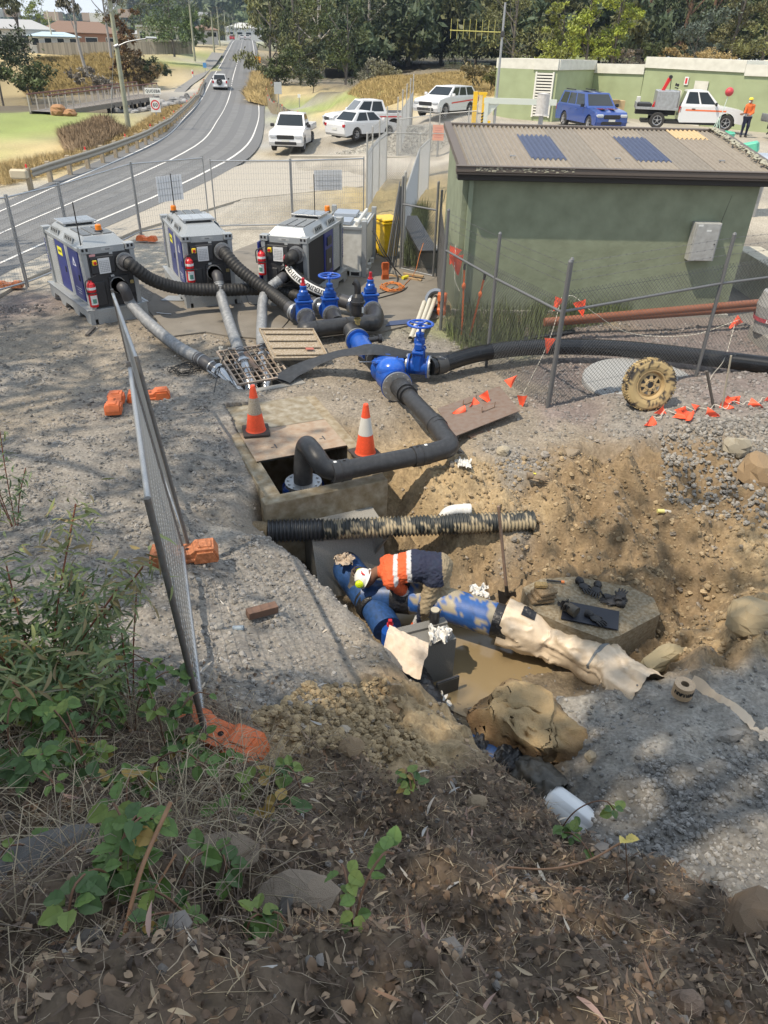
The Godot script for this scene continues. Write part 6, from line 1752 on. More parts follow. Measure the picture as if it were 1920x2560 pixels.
func cables(bm:Material)->void:
	var km:=M("black cable",C(0.02,0.02,0.02),0.6)
	for e in [[[V(-0.56,1.15,-19.36),V(-0.34,0.8,-18.97),V(-0.02,0.3,-19.03),V(0.09,0.045,-18.66),V(-0.15,0.045,-17.73),V(-0.71,0.045,-17.16),V(-1.08,0.045,-16.9),V(-1.33,0.045,-16.47)],0.016,"two black power cables drooping from the white tank to the pad, outer one"],[[V(-0.59,1.1,-19.37),V(-0.28,0.6,-19),V(0.25,0.045,-18.87),V(0.29,0.045,-17.95),V(-0.24,0.045,-17.21),V(-0.88,0.045,-16.67),V(-1.27,0.045,-16.32)],0.016,"two black power cables drooping from the white tank to the pad, inner one"],[[V(-3.91,0.045,-18.82),V(-3.4,0.045,-16.74),V(-3.14,0.045,-16.3),V(-2.59,0.045,-16.98),V(-2.25,0.3,-16.94)],0.012,"thin black cable looping on the pad between the middle and right pump sets"],[[V(-2.96,0.02,-10.95),V(-3.01,0.3,-12.63),V(-2.71,0.32,-12.6),V(-2.44,0.35,-12.75),V(-2.34,0.06,-14.52),V(-2.24,0.05,-15.35),V(-2.26,0.05,-16.21)],0.008,"thin black level cable strung over the grey suction hoses"]]:
		var q:=curve(e[0],0.05)
		var b:=MB.new(); b.tube(q,e[1],6); solo(b,"power_cable",km,e[2],"cable")
	var b:=MB.new()
	var c:Vector3=V(-3.73,0.05,-12.23)
	var ring:=[]
	for i in 150:
		var a:=TAU*i/24.0
		ring.append(c+V(cos(a)*(0.2+0.09*sin(i*0.41)),0.012+0.045*fmod(i*0.137,1.0),sin(a)*(0.22+0.09*sin(i*0.37+1.0))))
	b.wire(ring,0.008)
	solo(b,"cable_coil",km,"coil of thin black cable on the dusty ground beside the suction sump","cable coil")
	b=MB.new()
	c=V(-0.04,0.04,-18)
	ring=[V(0.72,0.9,-19.09),V(0.62,0.7,-18.67),V(0.55,0.4,-18.49),V(0.47,0.05,-19.07),V(0.29,0.05,-18.4)]
	for i in 170:
		var a:=TAU*i/26.0
		ring.append(c+V(cos(a)*(0.24+0.07*sin(i*0.31)),0.012+0.05*fmod(i*0.137,1.0),sin(a)*(0.34+0.09*sin(i*0.27+1.0))))
	b.wire(ring,0.009)
	solo(b,"extension_lead",M("orange lead",C(0.62,0.2,0.04),0.5),"orange extension lead coiled on the pad and hung from the gate","extension lead")
	b=MB.new(); b.cyl(V(0.22,0.08,-18.85),V(0.35,0.08,-18.98),0.045,10); solo(b,"yellow_plug",M("yellow plug",C(0.7,0.62,0.05),0.4),"yellow plug connector on the pad beside the timber","plug")
func wheel_top(b:MB,at:Vector3,r:float)->void:
	b.torus(at,r,0.022,28,8)
	for k in 4:b.obox(at,at+V(cos(k*PI/2+0.4),0,sin(k*PI/2+0.4))*r,0.035,0.02)
	b.cyl(at-V(0,0.03,0),at+V(0,0.03,0),0.045,12)
	for k in 24:b.cyl(at+V(cos(TAU*k/24),0,sin(TAU*k/24))*r,at+V(cos(TAU*k/24),0,sin(TAU*k/24))*(r+0.027),0.014,6)
func gate_valve(at:Vector3,ax:Vector3,label:String,top:int)->void:
	var t:=thing("gate_valve",label,"valve",V(at.x,0,at.z))
	var bm:=bluecoat()
	var side:=ax.cross(U).normalized()
	var b:=mw(t)
	var B:=Transform3D(Basis(side,U,ax) if side.cross(U).dot(ax)>0 else Basis(-side,U,ax),at)
	b.X=b.X*B
	b.cyl(V(0,0,-0.16),V(0,0,0.16),0.15,22)
	b.box(V(0,0.1,0),V(0.34,0.36,0.17),0.05)
	for k in [-1,1]:b.cyl(V(0,0,k*0.17-0.016),V(0,0,k*0.17+0.016),0.205,24)
	for k in [-0.12,0.12]:b.box(V(k,0.1,0),V(0.03,0.34,0.19),0.008)
	put(b,"body",bm,t)
	b=mw(t); b.X=b.X*B
	b.box(V(0,0.29,0),V(0.37,0.05,0.21),0.015)
	b.box(V(0,0.38,0),V(0.27,0.14,0.15),0.035)
	b.lathe([Vector2(0.1,0.42),Vector2(0.095,0.5),Vector2(0.07,0.53),Vector2(0.075,0.6),Vector2(0.04,0.62),Vector2(0.0,0.62)],16)
	for k in 3:b.box(V(-0.15+0.15*k,0.32,0.075),V(0.03,0.03,0.03),0.006)
	put(b,"bonnet",bm,t)
	if top==0:
		b=mw(t); b.X=b.X*B; b.box(V(0,0.7,0),V(0.06,0.13,0.06),0.01); b.lathe([Vector2(0.06,0.62),Vector2(0.055,0.65),Vector2(0,0.65)],12); put(b,"red_cap",M("red cap",C(0.42,0.02,0.03)),t)
	else:
		b=mw(t); b.X=b.X*B; b.cyl(V(0,0.6,0),V(0,0.78,0),0.022,8); wheel_top(b,V(0,0.76,0),0.21); put(b,"handwheel",M("handwheel blue",C(0.02,0.085,0.42),0.35),t)
	for k in [-1,1]:
		b=mw(t); flange(b,at+ax*0.2*k,ax,0.2,0.03,8); put(b,"flange",galv(),t)
func manifold()->void:
	var pm:=poly()
	var h0:Vector3=V(-1.71,0.28,-13.96)
	var h1:Vector3=V(-0.87,0.28,-14.33)
	var h2:Vector3=V(-0.39,0.28,-14.58)
	var v:=[V(-1.86,0.28,-14.92),V(-1.34,0.28,-15.16),V(-0.5,0.28,-15.55)]
	var back:=V(-0.3,0,-0.95).normalized()
	var t:=thing("pipe_manifold","black plastic header pipe joining the three blue valves","pipe",V(h1.x,0,h1.z))
	var b:=mw(t)
	b.tube(curve([v[0]-back*0.2,v[0]-back*0.45,h0,h0.lerp(h1,0.25)],0.03),0.165,24)
	put(b,"left_elbow",pm,t)
	b=mw(t); b.cyl(h0.lerp(h1,0.2),h2.lerp(h1,0.2),0.165,24); put(b,"header",pm,t)
	for u in [0.22,0.92]:
		b=mw(t); b.cyl(h0.lerp(h1,u),h0.lerp(h1,u+0.02),0.176,24); put(b,"weld_bead",pm,t)
	b=mw(t); b.tube(curve([v[2]-back*0.2,v[2]-back*0.45,h2+V(0.02,0,0.02),h2.lerp(h1,0.3)],0.03),0.165,24); put(b,"right_elbow",pm,t)
	b=mw(t); b.cyl(v[1]-back*0.2,v[1]-back*0.75,0.15,24); put(b,"middle_branch",pm,t)
	var labels:=["blue gate valve with a red cap, left end of the black header","blue gate valve with a blue handwheel, middle of the black header","blue gate valve with a red cap, right end of the black header"]
	for k in 3:gate_valve(v[k],back,labels[k],k % 2)
	var he:=[V(-2.08,0.3,-15.06),V(-1.62,0.3,-15.5),V(-0.93,0.3,-15.74)]
	for k in 3:
		var s:=thing("steel_spigot",["shiny steel pipe spigot behind the left red capped valve","shiny steel pipe spigot behind the handwheel valve","shiny steel pipe spigot behind the right red capped valve"][k],"pipe",V(he[k].x,0,he[k].z))
		b=mw(s); b.tube(curve([he[k],(he[k] as Vector3).lerp(v[k]+back*0.24,0.5),v[k]+back*0.21],0.04),0.12,20); put(b,"barrel",M("bright steel",C(0.55,0.56,0.57)),s)
		b=mw(s); flange(b,(he[k] as Vector3).lerp(v[k],0.08),((v[k] as Vector3)-he[k]).normalized(),0.185,0.03,8); put(b,"flange",galv(),s)
	var r0:Vector3=V(-0.83,0.28,-14.04)
	var r1:Vector3=V(-0.67,0.28,-13.46)
	var r2:Vector3=V(-0.41,0.28,-12.78)
	var tee:Vector3=V(-0.18,0.28,-12.33)
	var d:=(r2-r0).normalized()
	b=mw(t); ribbed(b,[r0,r1],0.155,0.05,0.009,22); put(b,"ribbed_branch",pm,t)
	var c:=thing("check_valve","blue check valve partly under the flat black hose","valve",V(r1.x,0,r1.z))
	b=mw(c); flange(b,r1,d,0.235,0.04,10); put(b,"flange",galv(),c)
	b=mw(c); b.tube([r1+d*0.02,r1+d*0.12,r1+d*0.3,r1+d*0.5,r2],[0.215,0.15,0.2,0.17,0.15],22); b.cyl(r1+d*0.05,r1+d*0.08,0.23,22); put(b,"body",bluecoat(),c)
	b=mw(c); b.cyl(r1+d*0.35+V(0.12,0.12,0),r1+d*0.35+V(0.34,0.14,-0.06),0.05,12); b.cyl(r1+d*0.35+V(0.3,0.14,-0.05),r1+d*0.35+V(0.36,0.14,-0.06),0.085,12); put(b,"limit_switch",M("black plastic",C(0.02,0.02,0.022)),c)
	var a:=thing("air_valve","black plastic air release valve standing on the header beside the check valve","valve",V(r0.x+0.13,0.4,r0.z-0.05))
	b=MB.new(); b.lathe([Vector2(0.0,0.16),Vector2(0.11,0.16),Vector2(0.125,0.22),Vector2(0.125,0.4),Vector2(0.15,0.41),Vector2(0.15,0.45),Vector2(0.13,0.46),Vector2(0.11,0.54),Vector2(0.07,0.6)],20); put(b,"body",M("black plastic",C(0.02,0.02,0.022)),a)
	b=MB.new(); b.tube(curve([V(0,0.57,0),V(0,0.7,0),V(-0.02,0.78,-0.01),V(-0.08,0.82,-0.02)],0.03),0.065,14); put(b,"outlet",M("black plastic",C(0.02,0.02,0.022)),a)
	b=MB.new(); b.lathe([Vector2(0.05,-0.02),Vector2(0.05,0.06),Vector2(0.07,0.065),Vector2(0.07,0.11),Vector2(0.045,0.12),Vector2(0.045,0.17)],14); put(b,"brass_ball_valve",M("brass dull",C(0.4,0.33,0.15)),a)
	b=MB.new(); b.box(V(0.1,0.3,0.085),V(0.05,0.12,0.004)); put(b,"label",M("white label",C(0.66,0.68,0.66)),a)
	var g:Vector3=V(0.48,0.28,-12.21)
	var k0:Vector3=V(0.1,0.28,-11.27)
	var ax:=(g-tee).normalized()
	var dn:=(k0-tee).normalized()
	var T:=thing("pipe_tee","black plastic tee between the check valves, with a grey flange","pipe",V(tee.x,0,tee.z))
	b=mw(T); b.cyl(tee-d*0.3,tee+dn*0.35,0.15,24); b.cyl(tee,tee+ax*0.34,0.13,22); put(b,"body",pm,T)
	b=mw(T); flange(b,tee-d*0.12,d,0.25,0.045,12); put(b,"flange",galv(),T)
	b=mw(T); flange(b,tee-d*0.2,d,0.25,0.045,12); put(b,"backing_ring",pm,T)
	b=mw(T)
	for u in [0.33,0.41]:flange(b,tee+ax*u,ax,0.2,0.03,8)
	put(b,"flange",galv(),T)
	b=mw(T); b.cyl(tee+ax*0.4,g-ax*0.2,0.135,22); put(b,"steel_spool",galv(),T)
	gate_valve(g,ax,"blue gate valve with a blue handwheel on the branch toward the fence",1)
	var K:=thing("swing_check_valve","big bright blue check valve with a domed cover at the head of the black pipe","valve",V(k0.x,0,k0.z))
	var km:=tee.lerp(k0,0.6)
	b=mw(K); b.tube([tee+dn*0.3,tee+dn*0.42,km,k0-dn*0.12,k0],[0.27,0.2,0.26,0.2,0.27],24); put(b,"body",bluecoat(),K)
	b=mw(K)
	b.X=b.X*Transform3D(Basis(dn.cross(U).normalized(),(U-dn*0.35).normalized(),(dn+U*0.35).normalized()),km)
	b.box(V(0,0.25,-0.1),V(0.52,0.08,0.36),0.03)
	b.blob(V(0,0.13,0.05),V(0.25,0.2,0.28),0.0,1.0,noise,22,12)
	for s in 5:b.cyl(V(-0.2+0.1*s,0.28,-0.23),V(-0.2+0.1*s,0.315,-0.23),0.014,6)
	put(b,"domed_cover",M("bright blue coating",C(0.02,0.12,0.55),0.25,0,"grunge",2.0),K)
	for u in [0.29]:
		b=mw(K); flange(b,tee+dn*u,dn,0.24,0.035,10); put(b,"flange",galv(),K)
	b=mw(K); flange(b,k0+dn*0.03,dn,0.255,0.04,12); put(b,"flange",galv(),K)
	b=mw(K); b.cyl(tee+dn*0.3+V(-0.2,0.12,0),tee+dn*0.3+V(-0.46,0.12,0.04),0.016,8); put(b,"lever",galv(),K)
	var P:=thing("black_rising_pipe","long shiny black pipe from the handwheel valve passing behind the chain link fence","pipe",V(g.x+0.4,0,g.z))
	var q:=curve([g+ax*0.22,V(0.86,0.28,-12.28),V(1.54,0.33,-12.74),V(2.39,0.36,-13.06),V(3.4,0.36,-13.23),V(4.41,0.4,-13.07),V(5.63,0.42,-12.71),V(7.24,0.5,-12)],0.1)
	b=mw(P); b.tube(q,0.15,24); put(b,"barrel",M("shiny black pipe",C(0.02,0.022,0.026),0.25,0,"dusty",1.0),P)
	b=mw(P); b.tube(q.slice(1,5),0.168,20); put(b,"clamp",darkmetal(),P)
	b=mw(P)
	for s in 4:b.box(q[2]+V(0.03*s,0.165-0.01*s,0.05),V(0.03,0.03,0.02),0.005)
	put(b,"clamp_bolt",galv(),P)
	var F:=thing("flat_hose","flattened black hose draped from the muddy hatch lid over the check valve","hose",V(-1.3,0,-13.15))
	q=curve([V(-1.93,0.06,-11.87),V(-1.78,0.12,-12.1),V(-1.45,0.2,-12.37),V(-1.01,0.38,-12.36),V(-0.57,0.56,-12.15),V(-0.29,0.58,-12.16),V(0.1,0.5,-12.25),V(0.5,0.35,-12.56),V(0.97,0.2,-12.96),V(1.63,0.1,-13.54),V(2.62,0.05,-14.46),V(3.82,0.05,-15.07)],0.06)
	b=mw(F)
	b.grid(110,14,func(u,v):
		var k:float=u*(q.size()-1.001)
		var i:=int(k)
		var tn:Vector3=(q[i+1]-q[i]).normalized()
		var sx:=tn.cross(U).normalized()
		var an:float=TAU*v
		var wd:=0.19*(1.0-0.35*smoothstep(0.3,0.8,u))
		return q[i].lerp(q[i+1],k-i)+sx*cos(an)*wd+(U*0.8-tn.cross(sx)*0.2).normalized()*sin(an)*(0.025+0.02*smoothstep(0.5,1.0,u))+V(0,-0.03*cos(an)*sin(u*5.0),0))
	put(b,"layflat",M("dull black rubber",C(0.045,0.05,0.058),0.62,0,"dusty",1.2,"b_fbm",0.3),F)
func yard()->void:
	var t:=thing("fuel_tank","white box tank in a galvanised frame beside the right hand pump set","tank",V(-1.24,0.0,-20.05),-0.09)
	var wm:=M("white tank paint",C(0.62,0.62,0.59),0.5,0,"grunge",0.8)
	var g:=M("pump galvanising",C(0.4,0.42,0.44))
	var b:=MB.new(); b.box(V(0,0.68,0),V(1.06,1.06,1.98),0.02); put(b,"body",wm,t)
	for s in [-1,1]:
		for z in [-1,1]:
			b=MB.new(); b.box(V(s*0.55,0.7,z*1.0),V(0.13,1.4,0.12),0.01); put(b,"corner_post",g,t)
	b=MB.new()
	for z in [-1,1]:b.box(V(0,1.22,z*1.01),V(0.95,0.07,0.04),0.006)
	for s in [-1,1]:b.box(V(s*0.56,1.22,0),V(0.04,0.07,1.86),0.006)
	put(b,"band",g,t)
	b=MB.new(); b.box(V(0.0,1.225,0.0),V(1.0,0.03,1.9),0.01); put(b,"top_plate",wm,t)
	for z in [-0.5,0.55]:
		b=MB.new(); b.box(V(-0.12,1.3,z),V(0.62,0.09,0.62),0.02); put(b,"hatch",M("hatch grey",C(0.3,0.34,0.4),0.4,0.3),t)
	b=MB.new(); b.cyl(V(0.36,1.33,1.02),V(0.36,1.33,-0.9),0.045,12); b.cyl(V(0.47,1.3,0.6),V(0.47,1.3,0.4),0.07,12); put(b,"vent_pipe",wm,t)
	for s in [-0.3,0.32]:
		b=MB.new(); b.box(V(s,0.1,0.985),V(0.3,0.14,0.06),0.01); put(b,"fork_pocket",wm,t)
		b=MB.new(); b.box(V(s,0.1,1.0165),V(0.22,0.09,0.004)); put(b,"pocket_opening",M("interior dark",C(0.012,0.012,0.014)),t)
	for z in [-0.6,0.0,0.6]:
		b=MB.new(); b.box(V(0.56,0.08,z),V(0.1,0.12,0.24),0.01); put(b,"foot",wm,t)
	t=thing("wheelie_bin","yellow wheelie bin behind the white tank","bin",V(-0.23,0.02,-21.37),0.5)
	var ym:=M("bin yellow",C(0.78,0.50,0.01),0.4,0,"grunge",1.5)
	b=MB.new()
	b.q4(b.p(V(-0.2,0.05,0.25),V(0,0,1)),b.p(V(0.2,0.05,0.25),V(0,0,1)),b.p(V(0.28,0.95,0.34),V(0,0,1)),b.p(V(-0.28,0.95,0.34),V(0,0,1)))
	b.q4(b.p(V(0.2,0.05,-0.25),V(0,0,-1)),b.p(V(-0.2,0.05,-0.25),V(0,0,-1)),b.p(V(-0.28,0.95,-0.34),V(0,0,-1)),b.p(V(0.28,0.95,-0.34),V(0,0,-1)))
	for s in [-1,1]:b.q4(b.p(V(s*0.2,0.05,0.25),V(s,0,0)),b.p(V(s*0.2,0.05,-0.25),V(s,0,0)),b.p(V(s*0.28,0.95,-0.34),V(s,0,0)),b.p(V(s*0.28,0.95,0.34),V(s,0,0)))
	b.quad(V(-0.2,0.05,-0.25),V(0.2,0.05,-0.25),V(0.2,0.05,0.25),V(-0.2,0.05,0.25))
	b.box(V(0,0.95,0),V(0.62,0.06,0.74),0.015)
	put(b,"body",ym,t)
	b=MB.new(); b.box(V(0,1.02,-0.02),V(0.6,0.07,0.76),0.03); b.cyl(V(-0.24,1.0,-0.42),V(0.24,1.0,-0.42),0.02,8); put(b,"lid",ym,t)
	for s in [-1,1]:
		b=MB.new(); b.cyl(V(s*0.24,0.11,-0.26),V(s*0.3,0.11,-0.26),0.11,16); put(b,"wheel",M("black plastic",C(0.02,0.02,0.022)),t)
	var gp:Vector3=V(0.18,0,-20.01)
	for k in 6:
		b=MB.new()
		var f:=gp+V(-0.42+0.055*k,0.04,0.02-0.05*(k % 3))
		b.cyl(f,gp+V(-0.1+0.02*k,2.15-0.12*(k % 3),-0.3-0.04*k),0.02,8)
		solo(b,"steel_tube",M("grey tube",C(0.23,0.235,0.24),0.5,0.5,"mottle",3.0),"grey steel tube leaning with others against the gate post","tube","steel tubes leaning at the gate")
	b=MB.new(); b.box(V(-0.16,0.35,-22.59),V(0.3,0.55,0.3),0.06); solo(b,"blue_drum",M("pale blue plastic",C(0.3,0.55,0.66),0.45),"pale blue plastic drum behind the yellow bin","drum")
	var tm:=M("raw timber",C(0.42,0.29,0.16),0.8,0,"streak",2.0)
	for e in [[V(-0.12,0.05,-19.2),V(0.71,0.05,-18.78),"flat timber plank on the pad lying under the other one"],[V(0.24,0.11,-19.17),V(0.76,0.09,-18.98),"flat timber plank lying across another near the gate"]]:
		b=MB.new(); b.obox(e[0],e[1],0.09,0.045,0.004); solo(b,"timber_plank",tm,e[2],"plank")
	var ends:=[[V(0.37,0.1,-14.18),V(0.69,0.28,-16.08),"white plastic pipe on the ground, leftmost of the three"],[V(0.47,0.1,-14.17),V(0.82,0.3,-16.21),"white plastic pipe on the ground, middle of the three"],[V(0.58,0.1,-14.39),V(0.96,0.3,-16.44),"white plastic pipe on the ground, rightmost of the three"]]
	for e in ends:
		b=MB.new()
		b.tube(curve([e[0],(e[0] as Vector3).lerp(e[1],0.5)+V(0,-0.03,0),e[1]],0.08),0.048,14,false); b.tube([e[0],e[0]+(e[1]-e[0])*0.2],0.038,14,false)
		solo(b,"white_pipe_length",M("pale plastic pipe",C(0.6,0.57,0.48),0.45,0,"grunge",2.0),e[2],"pipe","white pipes by the fence")
	t=thing("pipe_end","short black pipe ring with a grey rim leaning on the chain link fence post","pipe",V(0.98,0.25,-16.39))
	b=MB.new(); b.X=Transform3D(Basis(V(1,0,0.2).normalized(),PI/2-0.3),V0); b.lathe([Vector2(0.19,-0.3),Vector2(0.19,0.15),Vector2(0.15,0.15),Vector2(0.15,-0.3)],24); put(b,"ring",poly(),t)
	b=MB.new(); b.X=Transform3D(Basis(V(1,0,0.2).normalized(),PI/2-0.3),V0); b.lathe([Vector2(0.25,0.1),Vector2(0.25,0.13),Vector2(0.19,0.13)],24); b.lathe([Vector2(0.19,0.1),Vector2(0.25,0.1)],24); put(b,"rim",M("hatch grey",C(0.3,0.34,0.4)),t)
	b=MB.new(); rag(b,V(0.75,0.12,-16.11),0.14,55,0.7); solo(b,"green_tarp",M("teal plastic",C(0.05,0.32,0.28),0.5),"teal plastic bundle between the white pipes","tarpaulin")
	b=MB.new(); rect(b,V(-0.15,0.045,-15.06),V(0.32,0.05,-15.24)-V(-0.15,0.045,-15.06),V(-0.07,0.05,-15.37)-V(-0.15,0.045,-15.06),0.008); solo(b,"blue_flap",M("blue rubber sheet",C(0.05,0.075,0.16),0.6,0,"mottle",2.0),"dark blue rubber sheet lying on the pad edge","sheet")
	b=MB.new(); rect(b,V(-5.33,0.045,-16.4),V(-4.83,0.045,-16.42)-V(-5.33,0.045,-16.4),V(-5.26,0.045,-16.79)-V(-5.33,0.045,-16.4),0.006); solo(b,"grey_sheet",M("grey sheet metal",C(0.3,0.32,0.34),0.5,0.4),"grey metal sheet on the ground between the left and middle pump sets","sheet")
	b=MB.new(); b.obox(V(-6.12,0.05,-13.93),V(-6.13,0.06,-14.39),0.06,0.03); solo(b,"dark_batten",M("dark timber",C(0.09,0.08,0.07),0.8),"dark timber batten on the ground in front of the left pump set","batten")
	b=MB.new(); b.obox(V(-5.16,0.05,-15.48),V(-4.82,0.05,-15.42),0.03,0.015); solo(b,"steel_spanner",galv(),"thin steel bar on the ground right of the left pump set","bar")
	t=thing("concrete_pit","low concrete pit with a propped open steel grate behind the gate","pit",V(0.84,0,-21.72))
	b=mw(t); rect(b,V(0.64,0,-20.23),V(1.3,0,-20.3)-V(0.64,0,-20.23),V(0,0.5,0),-0.5); put(b,"pit_wall",grey_concrete(),t)
	b=mw(t); b.obox(V(0.36,1,-21.89),V(0.87,0.62,-19.39),0.5,0.07); put(b,"propped_grate",darkmetal(),t)
func shed()->void:
	var A:=V(1.37,0,-16.25)
	var s:=V(0.999,0,-0.045)
	var bk:=V(-0.045,0,-0.999)
	var t:=thing("pump_shed","dark green rendered shed with a corrugated roof and two blue roof sheets","shed",A)
	t.transform.basis=Basis(s,U,-bk)
	var gm:=M("green render",C(0.25,0.285,0.195),0.85,0,"grunge",0.3,"b_fine",0.35)
	var W:=6.25
	var D:=3.0
	var hf:=2.9
	var hb:=3.32
	var b:=MB.new()
	b.X=Transform3D(Basis(V(0,0,1),U,V(-1,0,0)),V0)
	b.prism(PackedVector2Array([Vector2(0,-0.2),Vector2(0,hf),Vector2(-D,hb),Vector2(-D,-0.2)]),-W,0.0)
	put(b,"walls",gm,t)
	b=MB.new(); b.box(V(W*0.5,0.02,0.03),V(W+0.1,0.16,0.1),0.01); put(b,"footing",M("footing",C(0.35,0.34,0.3),0.9),t)
	var sl:=V(0,hb-hf,-D).normalized()
	var up:=V(0,D,hb-hf).normalized()
	var RL:=3.62
	var o:=V(-0.03,hf+0.1,0.26)
	var cols:=[C(0.25,0.225,0.19),C(0.285,0.25,0.205),C(0.30,0.265,0.215)]
	for k in 9:
		var x0:=k*0.75
		var yel:=k==7
		b=MB.new()
		var f:=func(z0:float,z1:float,lift:float)->Callable:
			return func(u,v):return o+V(x0+u*0.755,0,0)+sl*lerpf(z0,z1,v)+up*(0.03+lift+0.024*sin(u*0.755/0.108*TAU)+0.002*(k % 2))
		b.grid(64,3,f.call(0.0,RL,0.0))
		var sh:=put(b,"roof_sheet",M("weathered roofing %d" % (k % 3),cols[k % 3],0.6,0.15,"streak",0.8,"",0),t)
		if k==2 or k==5:
			b=MB.new(); b.grid(64,3,f.call(0.8,2.75,0.012))
			put(b,"blue_roof_sheet",M("blue roofing",C(0.06,0.08,0.15),0.5,0.1,"streak",1.0),t)
		if yel:
			b=MB.new(); b.grid(64,3,f.call(2.75,RL,0.012))
			put(b,"tan_roof_sheet",M("tan roofing",C(0.48,0.36,0.2),0.6),t)
		if k % 3==1:
			b=MB.new(); b.obox(o+V(x0+0.3,0,0)+sl*0.9+up*0.06,o+V(x0+0.42,0,0)+sl*0.9+up*0.06,0.04,0.02); put(b,"roof_clip",galv(),t)
	var tm:=M("brown trim",C(0.135,0.112,0.095),0.6,0,"mottle",2.0)
	b=MB.new(); b.box(V(W*0.5,hf+0.12,0.31),V(W+0.42,0.11,0.12),0.015); b.box(V(W*0.5,hf+0.045,0.3),V(W+0.4,0.04,0.09),0.01); b.box(V(W*0.5,hf+0.185,0.31),V(W+0.43,0.02,0.15),0.006); put(b,"gutter",tm,t)
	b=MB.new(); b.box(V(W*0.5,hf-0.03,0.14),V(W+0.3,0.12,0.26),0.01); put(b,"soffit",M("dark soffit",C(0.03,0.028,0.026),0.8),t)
	for x in [-0.06,W+0.26]:
		b=MB.new(); b.obox(V(x,0,0)+V(0,o.y+0.03,o.z),V(x,0,0)+V(0,o.y+0.03,o.z)+sl*RL,0.17,0.13,0.01,up); put(b,"barge_capping",tm,t)
	b=MB.new(); b.obox(o+sl*RL+V(-0.1,0.05,0),o+sl*RL+V(W+0.45,0.05,0),0.2,0.05,0.01); put(b,"ridge_capping",tm,t)
	b=MB.new(); b.box(V(0.17,hf*0.5,0.045),V(0.1,hf-0.1,0.08),0.012); b.obox(V(0.17,hf-0.05,0.06),V(0.17,hf+0.06,0.28),0.09,0.07); put(b,"downpipe",M("downpipe green",C(0.22,0.26,0.18),0.6),t)
	b=MB.new()
	var lr:=RandomNumberGenerator.new()
	lr.seed=4
	for i in 260:b.blob(o+V(W+0.12+lr.randf_range(-0.07,0.1),0.1,0)+sl*lr.randf_range(0.1,RL)+up*0.02,V(0.03,0.015,0.03)*lr.randf_range(0.5,1.3),0.5,20.0,noise,6,4)
	for i in 90:b.blob(V(lr.randf_range(0.2,2.2),hf+0.12+lr.randf_range(-0.03,0.05),0.372),V(0.03,0.012,0.006)*lr.randf_range(0.4,1.2),0.5,20.0,noise,6,4)
	metas(put(b,"lichen",M("lichen",C(0.33,0.32,0.25),0.95),t),"","","","stuff")
	var c:=thing("electrical_cabinet","pale grey electrical cabinet hung on the green shed wall","cabinet",A+s*5.27-bk*0.0)
	c.transform.basis=t.transform.basis
	var cm:=M("cabinet grey",C(0.42,0.43,0.42),0.45,0.1,"grunge",1.0)
	b=MB.new(); b.box(V(0,1.69,0.115),V(0.56,0.78,0.22),0.012); put(b,"box",cm,c)
	b=MB.new(); b.box(V(0.0,1.69,0.235),V(0.5,0.76,0.02),0.008); var cd:=put(b,"door",cm,c)
	b=MB.new(); b.cyl(V(0.2,1.66,0.24),V(0.2,1.66,0.258),0.014,10); put(b,"lock",darkmetal(),cd)
	b=MB.new(); b.box(V(0.02,1.93,0.2465),V(0.1,0.035,0.003)); b.box(V(-0.18,2.03,0.2465),V(0.1,0.035,0.003)); put(b,"label",M("white label",C(0.66,0.68,0.66)),cd)
	b=MB.new(); b.cyl(V(0.28,2.05,0.12),V(0.36,2.62,0.14),0.006,6,0.003); put(b,"antenna",M("black plastic",C(0.02,0.02,0.022)),c)
func link(t:Node3D,a:Vector3,b:Vector3,h:float,m:Material,step:=0.065,r:=0.0026,spikes:=false)->void:
	var q:=mw(t)
	var d:=b-a
	var L:=Vector2(d.x,d.z).length()
	var n:=int((L+h)/step)
	for k in n:
		var s:=k*step
		for w in 2:
			var u0:=s
			var v0:=0.0
			var u1:=s-h
			var v1:=h
			if u0>L:
				v0=u0-L; u0=L
			if u1<0.0:
				v1=h+u1; u1=0.0
			if v1-v0<0.02:continue
			if w==1:
				u0=L-u0; u1=L-u1
			q.bar3(a+d*(u0/L)+V(0,v0+0.03,w*0.003),a+d*(u1/L)+V(0,v1+0.03+(0.035 if spikes and v1>=h-0.001 else 0.0),w*0.003),r)
	put(q,"chain_link_mesh",m,t)
